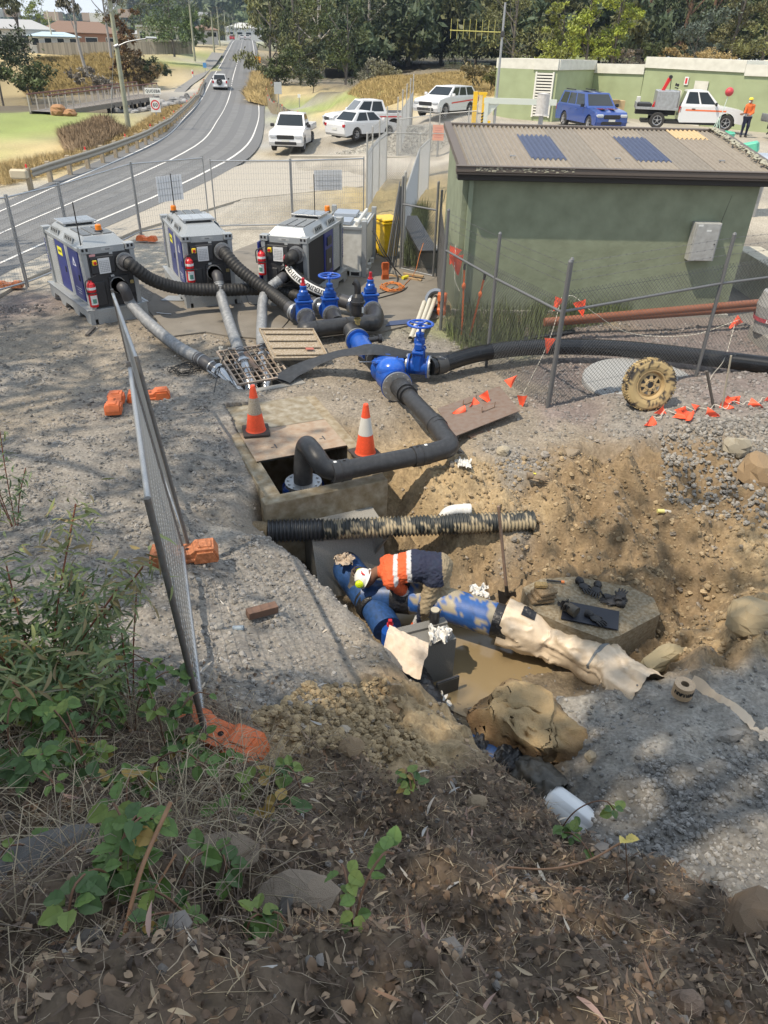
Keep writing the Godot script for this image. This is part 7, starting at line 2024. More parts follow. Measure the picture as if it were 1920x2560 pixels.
func chain_run(label:String,pts:Array,h:float,ph:float,railh:float,barbs:int,wm:Material,step:=0.065,r:=0.0026,spikes:=false)->Node3D:
	var t:=thing("chain_link_fence",label,"fence",pts[0])
	var g:=M("fence post grey",C(0.2,0.205,0.21),0.5,0.4,"mottle",3.0) if spikes else M("pale fence post",C(0.5,0.5,0.48),0.5,0.4,"mottle",3.0)
	for p in pts:
		var b:=mw(t); b.cyl(p-V(0,0.2,0),p+V(0,ph,0),0.03,12); b.cyl(p+V(0,ph,0),p+V(0,ph+0.03,0),0.034,12,0.02); put(b,"post",g,t)
	for k in pts.size()-1:
		if railh>0.0:
			var b:=mw(t); b.cyl(pts[k]+V(0,railh,0),pts[k+1]+V(0,railh,0),0.022,10); put(b,"rail",g,t)
		link(t,pts[k],pts[k+1],h,wm,step,r,spikes)
		for w in barbs:
			var b:=mw(t)
			var p0:Vector3=pts[k]+V(0,ph-0.05-w*0.13,0)
			var p1:Vector3=pts[k+1]+V(0,ph-0.05-w*0.13,0)
			var L:=p0.distance_to(p1)
			b.bar3(p0,p1,0.003)
			for i in int(L/0.15):
				var c:=p0.lerp(p1,(i+0.5)/int(L/0.15))
				b.bar3(c+V(0.012,0.016,0),c-V(0.012,0.016,0),0.0022); b.bar3(c+V(-0.012,0.01,0.012),c-V(-0.012,0.01,0.012),0.0022)
			put(b,"barbed_wire",g,t)
		for w in [0.35,h]:
			var b:=mw(t); b.bar3(pts[k]+V(0,w,0),pts[k+1]+V(0,w,0),0.003); put(b,"strand",wm,t)
	return t
func flag(b:MB,at:Vector3,d:Vector3,s:=0.2)->void:
	var side:=d.cross(V(0,0.3,1)).normalized()
	b.grid(6,6,func(u,v):
		var q:Vector3=at+d*s*1.3*v+side*s*(u-0.5)*(1.0-v*0.92)
		return q+d.cross(side)*0.03*sin(u*4.0+v*3.0+at.x*7.0))
func fences()->void:
	var dm:=M("dark fence wire",C(0.1,0.105,0.11),0.5,0.4)
	var lm:=M("pale fence wire",C(0.4,0.41,0.41),0.5,0.5)
	var A:=V(2.62,0.04,-11.02)
	var Bp:=V(1.79,0.0,-12.97)
	var Cp:=V(1.02,0.0,-15.0)
	var G:=V(1.12,0.0,-19.3)
	var Q:=V(0.16,0.0,-19.95)
	chain_run("dark chain link fence with barbed wire running behind the muddy wheel",[A,V(5.4,0.24,-12.15),V(8.6,0.36,-13.4)],1.9,2.42,1.65,3,dm,0.07,0.003,true)
	chain_run("dark barbed wire chain link fence before the green shed, hung with orange straps",[A+V(-0.035,0,0.06),Bp,Cp],1.78,2.4,1.65,3,dm,0.07,0.003,true)
	chain_run("chain link fence between the shed corner and the gate",[Cp+V(0,0,-0.08),G],1.7,2.1,0.0,0,dm,0.07,0.003,true)
	var t:=chain_run("narrow chain link gate beside the leaning steel tubes",[Q,G+V(-0.1,0,0.06)],1.66,2.3,1.66,0,dm,0.07,0.003,true)
	var b:=mw(t); b.cyl(Q+V(0,0.05,0),G+V(-0.1,0.05,0.06),0.02,8); put(b,"bottom_rail",galv(),t)
	chain_run("pale chain link fence running back from the gate post",[Q+V(0.05,0,-0.1),V(0.81,0,-30.23),V(1.35,0,-34.03)],1.9,2.4,1.9,2,lm,0.09,0.004)
	chain_run("pale chain link fence across the yard toward the shed",[V(-0.52,0,-35.99),V(1.38,0,-36.34),V(3.11,0,-36.66)],2.2,2.9,1.9,2,lm,0.1,0.005)
	chain_run("pale chain link fence along the yard entrance",[V(-0.51,0,-35.51),V(-0.77,0,-33.02),V(-0.96,0,-30.12),V(-1.06,0,-27.51)],2.0,2.6,1.9,2,lm,0.1,0.005)
	chain_run("pale chain link fence running away beside the white cars",[V(-0.08,0,-43.96),V(0.17,0.311,-44.84),V(0.4,0.512,-46.98),V(0.62,0.723,-48.9),V(0.82,0.871,-51.37)],2.0,2.9,0.0,2,lm,0.12,0.006)
	chain_run("pale chain link fence across the stones below the white wagon",[V(-0.03,0,-43.62),V(2.19,0.304,-43.88),V(4.11,0.519,-43.43)],1.9,2.2,1.9,1,lm,0.12,0.006)
	var om:=M("orange webbing",C(0.78,0.17,0.04),0.7)
	for e in [[V(1.37,1.5,-14.48),V(1.44,0.05,-14.61),"orange ratchet strap hanging near the corner post, left of two"],[V(1.72,1.45,-13.96),V(1.58,0.05,-14.38),"orange ratchet strap slanting down the fence, right of two"]]:
		var s:=thing("ratchet_strap",e[2],"strap",e[1],0,"orange straps on the fence")
		b=mw(s); b.obox(e[0],e[1],0.035,0.006,0.0,V(0,0,1)); put(b,"webbing",om,s)
		b=mw(s); b.box((e[0] as Vector3).lerp(e[1],0.02)+V(0,0,0.01),V(0.05,0.12,0.04),0.01); put(b,"black_hook",M("black plastic",C(0.02,0.02,0.022)),s)
		b=mw(s); b.blob((e[0] as Vector3).lerp(e[1],0.28)+V(0,0,0.02),V(0.04,0.07,0.03),0.3,20,noise,10,8); put(b,"knot",om,s)
	var fm:=leafy(M("orange flag",C(0.86,0.10,0.035),0.55),0.3)
	var cm:=M("white cord",C(0.6,0.57,0.48),0.8)
	t=thing("flag_bunting","orange triangular flag bunting strung along the chain link fence","bunting",A)
	var dn:=V(0.05,-1,0.1).normalized()
	for e in [[V(1.26,1.6,-15.54),V(-0.3,-0.9,0.1),0.27],[V(1.26,1.5,-15.28),V(0.15,-1,0.1),0.3],[V(2.89,1.45,-12.63),V(-0.35,-0.9,0.1),0.18],[V(3.24,1.4,-12.66),V(0.35,-0.9,0.1),0.22],[V(2.78,0.8,-12.42),V(-0.1,-1,0.1),0.21],[V(6.47,0.95,-13.41),V(-0.55,-0.6,0.1),0.19]]:
		b=mw(t); flag(b,e[0]+V(0,0,0.05),(e[1] as Vector3).normalized(),e[2]); put(b,"flag",fm,t)
	for e in [[V(1.25,1.65,-15.5),V(1.24,1.1,-14.96),V(1.34,0.9,-14.82)],[V(3,1.45,-12.64),V(3.18,1.42,-12.83),V(3.51,1.2,-12.7),V(4.53,0.6,-13.38),V(5.67,0.6,-13.4),V(6.42,0.95,-13.29)],[V(2.97,1.4,-12.81),V(2.79,0.75,-12.46),V(2.28,0.1,-11.54)],[V(6.44,0.9,-13.45),V(5.92,0.5,-12.38),V(5.54,0.4,-11.85),V(4.99,0.35,-10.75)]]:
		b=mw(t); b.wire(curve(e,0.1),0.006); put(b,"cord",cm,t)
	t=thing("fallen_bunting","heap of fallen orange flag bunting on the gravel right of the wheel","bunting",V(4.47,0.34,-10.43))
	for e in [[1625,1040],[1655,1022],[1672,1034],[1700,1030],[1720,1022],[1745,1030],[1690,1040],[1710,1040],[1812,1000],[1840,1004],[1860,1008],[1905,1000],[1790,1012]]:
		var g:Array=e
		var at:=pix(g[0],g[1])
		b=mw(t); flag(b,at+V(0,0.05,0),V(sin(g[0]*1.7),-0.12,cos(g[0]*2.3)).normalized(),0.17); put(b,"flag",fm,t)
	b=mw(t)
	var cr:=[]
	for i in 40:cr.append(pix(1625+i*7.2,1032-i*0.8+6*sin(i*1.1))+V(0,0.05+0.02*sin(i*0.7),0))
	b.wire(cr,0.006)
	put(b,"cord",cm,t)
	t=thing("loose_bunting","few orange flags lying over the steel hatch cover","bunting",V(1.41,0.14,-11.14))
	for e in [[V(1.21,0.17,-10.62),V(-0.9,-0.1,0.3)],[V(1.43,0.19,-10.95),V(-0.5,-0.1,0.6)],[V(1.52,0.3,-11.03),V(0.5,-0.6,0.3)],[V(1.97,0.3,-11.44),V(0.5,0.5,-0.1)],[V(2.18,0.25,-11.1),V(0.0,-0.9,0.1)]]:
		b=mw(t); flag(b,e[0],(e[1] as Vector3).normalized(),0.17); put(b,"flag",fm,t)
	b=MB.new(); b.cyl(V(5.26,0.35,-10.61),V(5.11,1.25,-10.5),0.014,8); solo(b,"thin_stake",M("pale stake",C(0.4,0.36,0.28),0.8),"thin pale stake leaning at the fence right of the wheel","stake")
	b=MB.new(); b.obox(V(5.14,0.35,-10.64),V(4.87,0.95,-10.63),0.05,0.03); solo(b,"timber_peg",M("dark timber",C(0.09,0.08,0.07)),"dark timber peg with a white tag right of the wheel","peg")
	var rp:=M("rust red pipe",C(0.27,0.10,0.05),0.55,0,"grunge",1.0)
	for e in [[V(3.07,0.45,-14.41),V(8.67,0.75,-15.53),0.075,"rust red pipe behind the fence, upper of two"],[V(3.17,0.28,-14.86),V(8.87,0.55,-15.82),0.075,"rust red pipe behind the fence, lower of two"]]:
		b=MB.new(); b.cyl(e[0],e[1],e[2],16); solo(b,"rust_red_pipe",rp,e[3],"pipe","rust red pipes behind the fence")
	t=thing("wrapped_valve_post","grey wrapped valve on a concrete plinth with DANGER tape at the right edge","valve",V(7.7,0.1,-14.5))
	b=MB.new(); b.box(V(0.3,0.12,0.05),V(1.1,0.3,0.9),0.02); put(b,"plinth",grey_concrete(),t)
	b=MB.new(); b.lathe([Vector2(0.34,0.26),Vector2(0.36,0.5),Vector2(0.4,0.8),Vector2(0.34,1.05),Vector2(0.0,1.1)],20); put(b,"wrapped_body",M("grey sheeting",C(0.36,0.36,0.35),0.6,0,"mottle",2.0,"b_fbm",0.8),t)
	b=MB.new(); b.lathe([Vector2(0.395,0.5),Vector2(0.405,0.58)],24); put(b,"danger_tape",M("red danger tape",C(0.42,0.06,0.08),0.5),t)
	var wl:=M("white print bold",C(0.75,0.75,0.75),0.5)
	var word:="DANGER"
	for i in word.length():
		var an:=-0.75+i*0.2
		lettering(word[i],0.085,wl,t,Transform3D(Basis(U,an),V(sin(an),0,cos(an))*0.405+V(0,0.54,0)),"printed_letter",0.003)
	b=MB.new(); b.box(V(9.24,0.35,-18.65),V(0.7,1.1,2.4),0.02); solo(b,"concrete_wall_block",M("pale stained concrete",C(0.45,0.42,0.34),0.9,0,"streak",0.6),"pale concrete wall end right of the green shed","wall")
	t=thing("silver_duct","large shiny metal duct at the right edge behind the shed","duct",V(15.78,0,-33.54))
	b=mw(t); b.cyl(V(11.78,2.03,-26.59),V(14.34,2.03,-26.59),0.42,28); put(b,"barrel",M("bright duct",C(0.6,0.61,0.62),0.3,0.85),t)
	for u in [0.2,0.6]:
		b=mw(t); var d0:Vector3=V(11.78,2.03,-26.59); var d1:Vector3=V(14.34,2.03,-26.59); b.cyl(d0.lerp(d1,u),d0.lerp(d1,u+0.03),0.435,28); put(b,"seam_band",galv(),t)
	b=mw(t); b.cyl(V(12.28,1.93,-26.53),V(12.27,2.02,-26.58)*V(1,0,1),0.06,10); put(b,"support_leg",galv(),t)
	var T:=[V(-10.6,0.02,-13.2),V(-8.76,0.02,-17.19),V(-8.31,0.02,-18.98),V(-7.81,0.02,-23.01),V(-6.1,0.02,-24.8)]
	var lb:=["road side temporary fence panel at the left edge","road side temporary fence panel left of the first pump set","road side temporary fence panel behind the first pump set","road side temporary fence panel carrying the tilted white notice","road side temporary fence panel carrying the square white notice","road side temporary fence panel meeting the chain link fence"]
	for k in 4:temp_panel(T[k]+V(0.03,0,-0.04),T[k+1],V(0,2.06,0),V(0,2.06,0),lb[k],false)
	var T2:=[V(-5.77,0.02,-24.2),V(-3.37,0.02,-24.75),V(-1.1,0.02,-25.85)]
	for k in 2:temp_panel(T2[k]+V(0.04,0,0),T2[k+1],V(0,2.06,0),V(0,2.06,0),lb[4+k],false)
	var nm:=M("white board",C(0.72,0.73,0.75),0.5)
	var gd:=M("faint grey print",C(0.5,0.51,0.53),0.6)
	for e in [[V(-7.06,1.72,-22.91),V(-6.49,1.72,-23.58),V(-7.16,1.02,-23.18),"tilted white notice board on the road fence above the second pump set"],[V(-2.68,1.7,-25.36),V(-1.8,1.7,-25.63),V(-2.71,1.1,-25.48),"square white notice board on the road fence above the third pump set"]]:
		t=thing("notice_board",e[3],"notice",e[2])
		var ux:Vector3=e[1]-e[0]
		var uy:=V(0,(e[0] as Vector3).y-(e[2] as Vector3).y,0)
		var oo:Vector3=e[0]-uy+V(0,0,0.05)
		b=mw(t); rect(b,oo,ux,uy,0.006); put(b,"sheet",nm,t)
		b=mw(t)
		for k in range(1,10):b.bar3(oo+ux*k/10.0+V(0,0,0.03),oo+ux*k/10.0+uy+V(0,0,0.03),0.005)
		for k in range(1,4):b.bar3(oo+uy*k/4.0+V(0,0,0.03),oo+ux+uy*k/4.0+V(0,0,0.03),0.005)
		put(b,"fence_wire",M("fence wire",C(0.42,0.43,0.43)),t)
func pix(x:float,y:float)->Vector3:
	var q:Vector3=V(4.1,0.34,-10.33)
	var r:Vector3=V(5.99,0.42,-10.74)
	var p:=q.lerp(r,(x-1625.0)/280.0)+V(0,0,(y-1030.0+(x-1625.0)*0.1)*0.012)
	p.y=H(p.x,p.z)
	return p
# ---------------------------------------------------------------- vehicles, road side, houses, trees, hill
func far_scene()->void:
	vehicles()
	roadside()
	building()
	houses()
	trees()
	hill()
func gy(p:Vector3)->Vector3:return V(p.x,Hc(p.x,p.z),p.z)
func paint(key:String,c:Color)->StandardMaterial3D:
	var m:=M(key,c,0.35)
	m.clearcoat_enabled=true
	m.clearcoat=0.6
	m.clearcoat_roughness=0.08
	return m
func car(nm:String,label:String,cat:String,f:Vector3,r:Vector3,away:float,col:StandardMaterial3D,kind:String,group:="vehicles in the yard")->Node3D:
	var d:=(f-r)
	d.y=0
	d=d.normalized()
	var side:=d.cross(U)
	var at:=(f+r)*0.5+side*away
	var t:=thing(nm,label,cat,gy(at),atan2(d.x,d.z),group)
	var tall:=kind!="sedan"
	var L:float={"sedan":4.4,"suv":4.6,"pickup":5.3,"tray":5.2,"canopy":5.3,"jeep":4.5,"service":5.5}[kind]
	var W:=1.74 if kind=="sedan" else 1.86
	var wr:=0.31 if kind=="sedan" else 0.385
	var yb:=0.22 if kind=="sedan" else 0.34
	var hood:=0.86 if kind=="sedan" else 1.08
	var belt:=0.93 if kind=="sedan" else 1.14
	var roof:=1.42 if kind=="sedan" else {"suv":1.66,"jeep":1.78}.get(kind,1.80)
	var h:=L*0.5
	var zf:=h-0.88
	var zr:=-h+(0.95 if kind=="sedan" or kind=="suv" or kind=="jeep" else 1.2)
	var cabin:Array={"sedan":[0.98,0.25,-0.95,-1.55],"suv":[1.05,0.25,-1.75,-2.2],"jeep":[0.95,0.5,-2.0,-2.15],"pickup":[1.25,0.55,-0.75,-1.0],"canopy":[1.25,0.55,-2.3,-2.55],"tray":[1.15,0.5,-0.35,-0.5],"service":[1.45,0.7,-0.3,-0.5]}[kind]
	var cut:bool=cabin[3]<-1.4
	var rear_y:float=belt if cut else (belt-0.02)
	if kind=="sedan":rear_y=0.95
	var bodyend:float=-h if kind in ["sedan","suv","pickup","canopy","jeep"] else cabin[3]-0.04
	var pg:=PackedVector2Array()
	pg.append_array([Vector2(bodyend+0.02,yb+0.12),Vector2(bodyend,rear_y-0.2),Vector2(bodyend+0.05,rear_y),Vector2(cabin[0],belt),Vector2(h-0.75,hood-0.01),Vector2(h-0.2,hood-0.1),Vector2(h-0.03,hood-0.28),Vector2(h,yb+0.18),Vector2(h-0.06,yb)])
	var arches:=[zf,zr] if zr>bodyend+0.3 else [zf]
	for a in arches:
		for k in 9:
			var an:=PI*k/8.0
			pg.append(Vector2(a+cos(an)*(wr+0.07),maxf(yb,wr+sin(an)*(wr+0.07))))
	pg.append(Vector2(bodyend+0.1,yb))
	var b:=MB.new()
	b.X=Transform3D(Basis(V(0,0,1),U,V(-1,0,0)),V0)
	b.prism(pg,-W*0.5+0.05,W*0.5-0.05)
	for s in [-1,1]:
		var p2:=PackedVector2Array()
		for q in pg:p2.append(Vector2(q.x*0.985,minf(q.y,belt-0.06)))
		b.prism(p2,s*(W*0.5-0.052),s*W*0.5)
	put(b,"body",col,t)
	b=MB.new()
	var wb:=W*0.5-0.06
	var wt:=W*0.5-0.24
	var c8:=[V(-wb,belt-0.03,cabin[3]),V(wb,belt-0.03,cabin[3]),V(wb,belt-0.03,cabin[0]),V(-wb,belt-0.03,cabin[0]),V(-wt,roof,cabin[2]),V(wt,roof,cabin[2]),V(wt,roof,cabin[1]),V(-wt,roof,cabin[1])]
	var faces:=[[3,2,6,7],[1,0,4,5],[2,1,5,6],[0,3,7,4]]
	for q in faces:b.quad(c8[q[0]],c8[q[1]],c8[q[2]],c8[q[3]])
	b.grid(8,8,func(u,v):return V(lerpf(-wt,wt,u),roof+0.05*sin(PI*u)*sin(PI*v),lerpf(cabin[2],cabin[1],v)))
	put(b,"cabin",col,t)
	var gl:=M("car glass",C(0.02,0.025,0.028),0.06)
	var dk:=M("black trim",C(0.02,0.02,0.022),0.55)
	for i in 4:
		var q:Array=faces[i]
		var o:Vector3=c8[q[0]]
		var ux:Vector3=c8[q[1]]-c8[q[0]]
		var tx:Vector3=c8[q[2]]-c8[q[3]]
		var uy:Vector3=c8[q[3]]-c8[q[0]]
		var nn:=ux.cross(uy).normalized()*0.007
		var cuts:=[[0.06,0.94]] if i<2 else ([[0.1,0.48],[0.53,0.92]] if kind!="tray" else [[0.12,0.9]])
		if kind in ["suv","jeep","canopy"] and i>=2:cuts=[[0.06,0.3],[0.34,0.6],[0.64,0.93]]
		for e in cuts:
			b=MB.new()
			var P:=func(u:float,v:float)->Vector3:return (o+ux*u).lerp(c8[q[3]]+tx*u,v)+nn
			var e0:float=e[0]
			var e1:float=e[1]
			b.quad(P.call(e0,0.14),P.call(e1,0.14),P.call(e1,0.9),P.call(e0,0.9))
			put(b,"windscreen" if i==0 else ("rear_window" if i==1 else "side_window"),gl,t)
	for a in [zf,zr]:
		for s in [-1,1]:
			b=MB.new()
			b.X=Transform3D(Basis(V(0,1,0),V(s,0,0),V(0,0,1)),V(s*(W*0.5-0.12),wr,a))
			b.lathe([Vector2(wr*0.62,0.1),Vector2(wr*0.9,0.11),Vector2(wr,0.07),Vector2(wr,-0.1),Vector2(0,-0.1)],24)
			var ty:=put(b,"tyre",M("tyre",C(0.035,0.034,0.033),0.85),t)
			b=MB.new()
			b.X=Transform3D(Basis(V(0,1,0),V(s,0,0),V(0,0,1)),V(s*(W*0.5-0.12),wr,a))
			b.lathe([Vector2(wr*0.64,0.1),Vector2(wr*0.58,0.07),Vector2(wr*0.5,0.06)],20)
			for k in 5:b.obox(V(0,0.09,0),V(cos(TAU*k/5)*wr*0.6,0.075,sin(TAU*k/5)*wr*0.6),0.02,0.08)
			b.cyl(V(0,0.05,0),V(0,0.11,0),0.06,10)
			put(b,"rim",M("alloy",C(0.42,0.42,0.43),0.4,0.6),ty)
			b=MB.new(); b.X=Transform3D(Basis(V(0,1,0),V(s,0,0),V(0,0,1)),V(s*(W*0.5-0.12),wr,a)); b.lathe([Vector2(wr*0.6,0.03),Vector2(0,0.03)],16); put(b,"brake_disc",dk,ty)
	for s in [-1,1]:
		b=MB.new(); b.box(V(s*(W*0.5-0.24),hood-0.27,h-0.06),V(0.4,0.16,0.16),0.05); put(b,"headlight",M("lamp glass",C(0.55,0.57,0.6),0.1,0.3),t)
		b=MB.new(); b.box(V(s*(W*0.5-0.1),rear_y-0.2,bodyend+0.05),V(0.2,0.3 if tall else 0.16,0.14),0.03); put(b,"tail_light",M("tail red",C(0.4,0.01,0.015),0.2),t)
		b=MB.new(); b.box(V(s*(W*0.5+0.1),belt+0.08,cabin[0]-0.25),V(0.22,0.17,0.1),0.03); put(b,"mirror",dk if kind in ["tray","service","canopy","jeep"] else col,t)
		for z in [0.15,-0.75]:
			if z>cabin[3]+0.2:b=MB.new(); b.box(V(s*(W*0.5+0.012),belt-0.16,z),V(0.03,0.04,0.18),0.01); put(b,"door_handle",dk if kind=="service" else col,t)
	b=MB.new(); b.box(V(0,hood-0.31,h-0.015),V(0.95,0.2,0.06),0.03); put(b,"grille",dk,t)
	b=MB.new(); b.box(V(0,yb+0.14,h-0.02),V(1.2,0.16,0.08),0.03); put(b,"lower_intake",dk,t)
	b=MB.new(); b.box(V(0,yb+0.26,h+0.018),V(0.38,0.1,0.012)); b.box(V(0,yb+0.35,bodyend-0.008),V(0.38,0.11,0.012)); put(b,"number_plate",M("plate",C(0.6,0.6,0.55),0.5),t)
	b=MB.new(); b.box(V(0,yb-0.02,0),V(W-0.3,0.14,L-0.8)); put(b,"underbody",dk,t)
	b=MB.new(); b.box(V(0,belt-0.3,(cabin[0]+cabin[2])*0.5),V(W-0.2,0.02,cabin[0]-cabin[2]-0.1)); put(b,"dashboard_and_seats",dk,t)
	var red:=M("red stripe",C(0.6,0.05,0.04),0.4)
	if kind=="pickup" or kind=="suv" or kind=="service":
		for s in [-1,1]:
			b=MB.new(); b.obox(V(s*(W*0.5+0.004),belt-0.22,bodyend+0.3 if kind!="suv" else bodyend+0.7),V(s*(W*0.5+0.004),belt-0.22-(0.12 if kind=="suv" else 0.0),zf-(0.6 if kind=="suv" else 0.1)),0.004,0.07)
			put(b,"side_stripe",red if kind!="service" else M("orange stripe",C(0.75,0.17,0.05),0.5),t)
	if kind=="pickup":
		b=MB.new(); b.box(V(0,belt+0.0,-1.82),V(W-0.28,0.05,1.56),0.015); put(b,"bed_cover",dk,t)
	if kind=="tray" or kind=="service":
		var alu:=M("tray aluminium",C(0.5,0.51,0.52),0.4,0.7,"streak",1.0)
		var z0:float=cabin[3]-0.12
		b=MB.new(); b.box(V(0,0.9,(z0-h)*0.5),V(W+0.02,0.07,h+z0),0.01); put(b,"tray_floor",alu,t)
		for s in [-1,1]:
			b=MB.new(); b.box(V(s*(W*0.5-0.01),1.05 if kind=="tray" else 0.93,(z0-h)*0.5),V(0.035,0.26 if kind=="tray" else 0.12,h+z0),0.008); put(b,"tray_side",col if kind=="tray" else alu,t)
			b=MB.new(); b.box(V(s*(W*0.5-0.22),0.62,zr),V(0.34,0.06,1.0),0.02); put(b,"mudguard",dk,t)
		b=MB.new(); b.box(V(0,1.05,-h+0.02),V(W-0.05,0.26,0.035),0.008); put(b,"tailgate",col if kind=="tray" else alu,t)
		b=MB.new()
		for s in [-1,1]:b.obox(V(s*0.8,0.93,z0),V(s*0.62,1.75,z0),0.05,0.05)
		b.obox(V(-0.62,1.75,z0),V(0.62,1.75,z0),0.05,0.05)
		for k in 9:b.obox(V(-0.6+0.15*k,1.0,z0),V(-0.6+0.15*k,1.75,z0),0.012,0.02)
		put(b,"headboard",M("cream frame",C(0.6,0.56,0.45),0.5),t)
		b=MB.new(); b.box(V(0,0.72,(z0-h)*0.5),V(0.8,0.2,h+z0-0.1)); put(b,"chassis",dk,t)
		if kind=="service":
			b=MB.new(); b.box(V(0,1.35,z0-0.62),V(W,0.8,1.12),0.05); var bx:=put(b,"tool_box",alu,t)
			b=MB.new()
			for k in 9:
				for i in 12:b.box(V(W*0.5+0.004,1.02+k*0.045,z0-1.1+i*0.085),V(0.006,0.012,0.045))
			metas(put(b,"chequer_pattern",galv(),bx),"","","","stuff")
			b=MB.new(); b.box(V(0,1.06,-h+0.45),V(W-0.3,0.18,0.7),0.04); put(b,"black_tarp",dk,t)
			b=MB.new(); b.box(V(W*0.5-0.1,0.99,-h+0.45),V(0.06,0.06,0.66),0.02); put(b,"orange_strap",M("orange webbing",C(0.78,0.17,0.04)),t)
			var cr:=M("crane red",C(0.55,0.02,0.02),0.35)
			b=MB.new(); b.obox(V(-0.4,0.95,-h+0.9),V(-0.35,2.35,-h+1.5),0.13,0.16,0.02); b.obox(V(-0.22,1.0,-h+1.0),V(-0.2,2.3,-h+1.42),0.1,0.1,0.02); put(b,"crane_arm",cr,t)
			b=MB.new(); b.cyl(V(-0.45,2.35,-h+1.5),V(-0.1,2.35,-h+1.5),0.09,12); b.wire([V(-0.28,2.3,-h+1.55),V(-0.28,1.7,-h+1.6)],0.02); put(b,"crane_head",dk,t)
			b=MB.new(); b.box(V(0,0.55,h+0.14),V(W-0.1,0.26,0.2),0.05)
			b.tube(curve([V(-0.75,0.6,h+0.2),V(-0.6,1.06,h+0.16),V(0,1.1,h+0.2),V(0.6,1.06,h+0.16),V(0.75,0.6,h+0.2)],0.1),0.035,8)
			for s in [-0.3,0.3]:b.cyl(V(s,0.6,h+0.2),V(s,1.08,h+0.2),0.025,8)
			put(b,"bull_bar",dk,t)
			b=MB.new()
			for s in [-0.5,0.5]:b.box(V(s,2.0,z0-0.2),V(0.1,0.14,0.1),0.03)
			b.obox(V(-0.7,1.86,z0-0.2),V(0.7,1.86,z0-0.2),0.05,0.05); put(b,"work_lamp_rack",dk,t)
			b=MB.new(); b.box(V(0.4,1.25,-h+0.14),V(0.32,0.3,0.2),0.02); put(b,"rear_box",M("plate",C(0.6,0.6,0.55)),t)
	if kind=="canopy":
		b=MB.new()
		for s in [-0.3,0.3]:b.box(V(s,hood+0.02,h-0.95),V(0.24,0.01,1.0)); b.box(V(s,roof+0.055,-0.1),V(0.24,0.01,1.1))
		put(b,"black_stripe",dk,t)
		b=MB.new()
		for s in [-0.43,-0.17,0.17,0.43]:b.box(V(s,hood+0.024,h-0.95),V(0.025,0.01,1.0))
		put(b,"red_stripe_edge",red,t)
		b=MB.new(); b.obox(V(-0.6,roof+0.08,-1.0),V(-0.6,roof+0.08,-2.2),0.04,0.05); b.obox(V(0.6,roof+0.08,-1.0),V(0.6,roof+0.08,-2.2),0.04,0.05); put(b,"roof_rail",dk,t)
	if kind=="jeep":
		b=MB.new(); b.X=Transform3D(Basis(Vector3.RIGHT,-PI/2),V(0.05,0.98,-h-0.02)); b.lathe([Vector2(0.2,0.13),Vector2(0.3,0.16),Vector2(0.36,0.1),Vector2(0.36,0.0),Vector2(0,0.0)],26); put(b,"spare_tyre",M("tyre",C(0.035,0.034,0.033)),t)
		b=MB.new(); b.X=Transform3D(Basis(Vector3.RIGHT,-PI/2),V(0.05,0.98,-h-0.02)); b.lathe([Vector2(0.22,0.12),Vector2(0.2,0.09)],20)
		for k in 5:b.obox(V(0,0.12,0),V(cos(TAU*k/5)*0.21,0.11,sin(TAU*k/5)*0.21),0.03,0.07)
		put(b,"spare_rim",M("alloy",C(0.42,0.42,0.43)),t)
		b=MB.new(); b.box(V(0,0.5,-h-0.03),V(W-0.05,0.2,0.14),0.04); put(b,"rear_bumper",col,t)
	return t
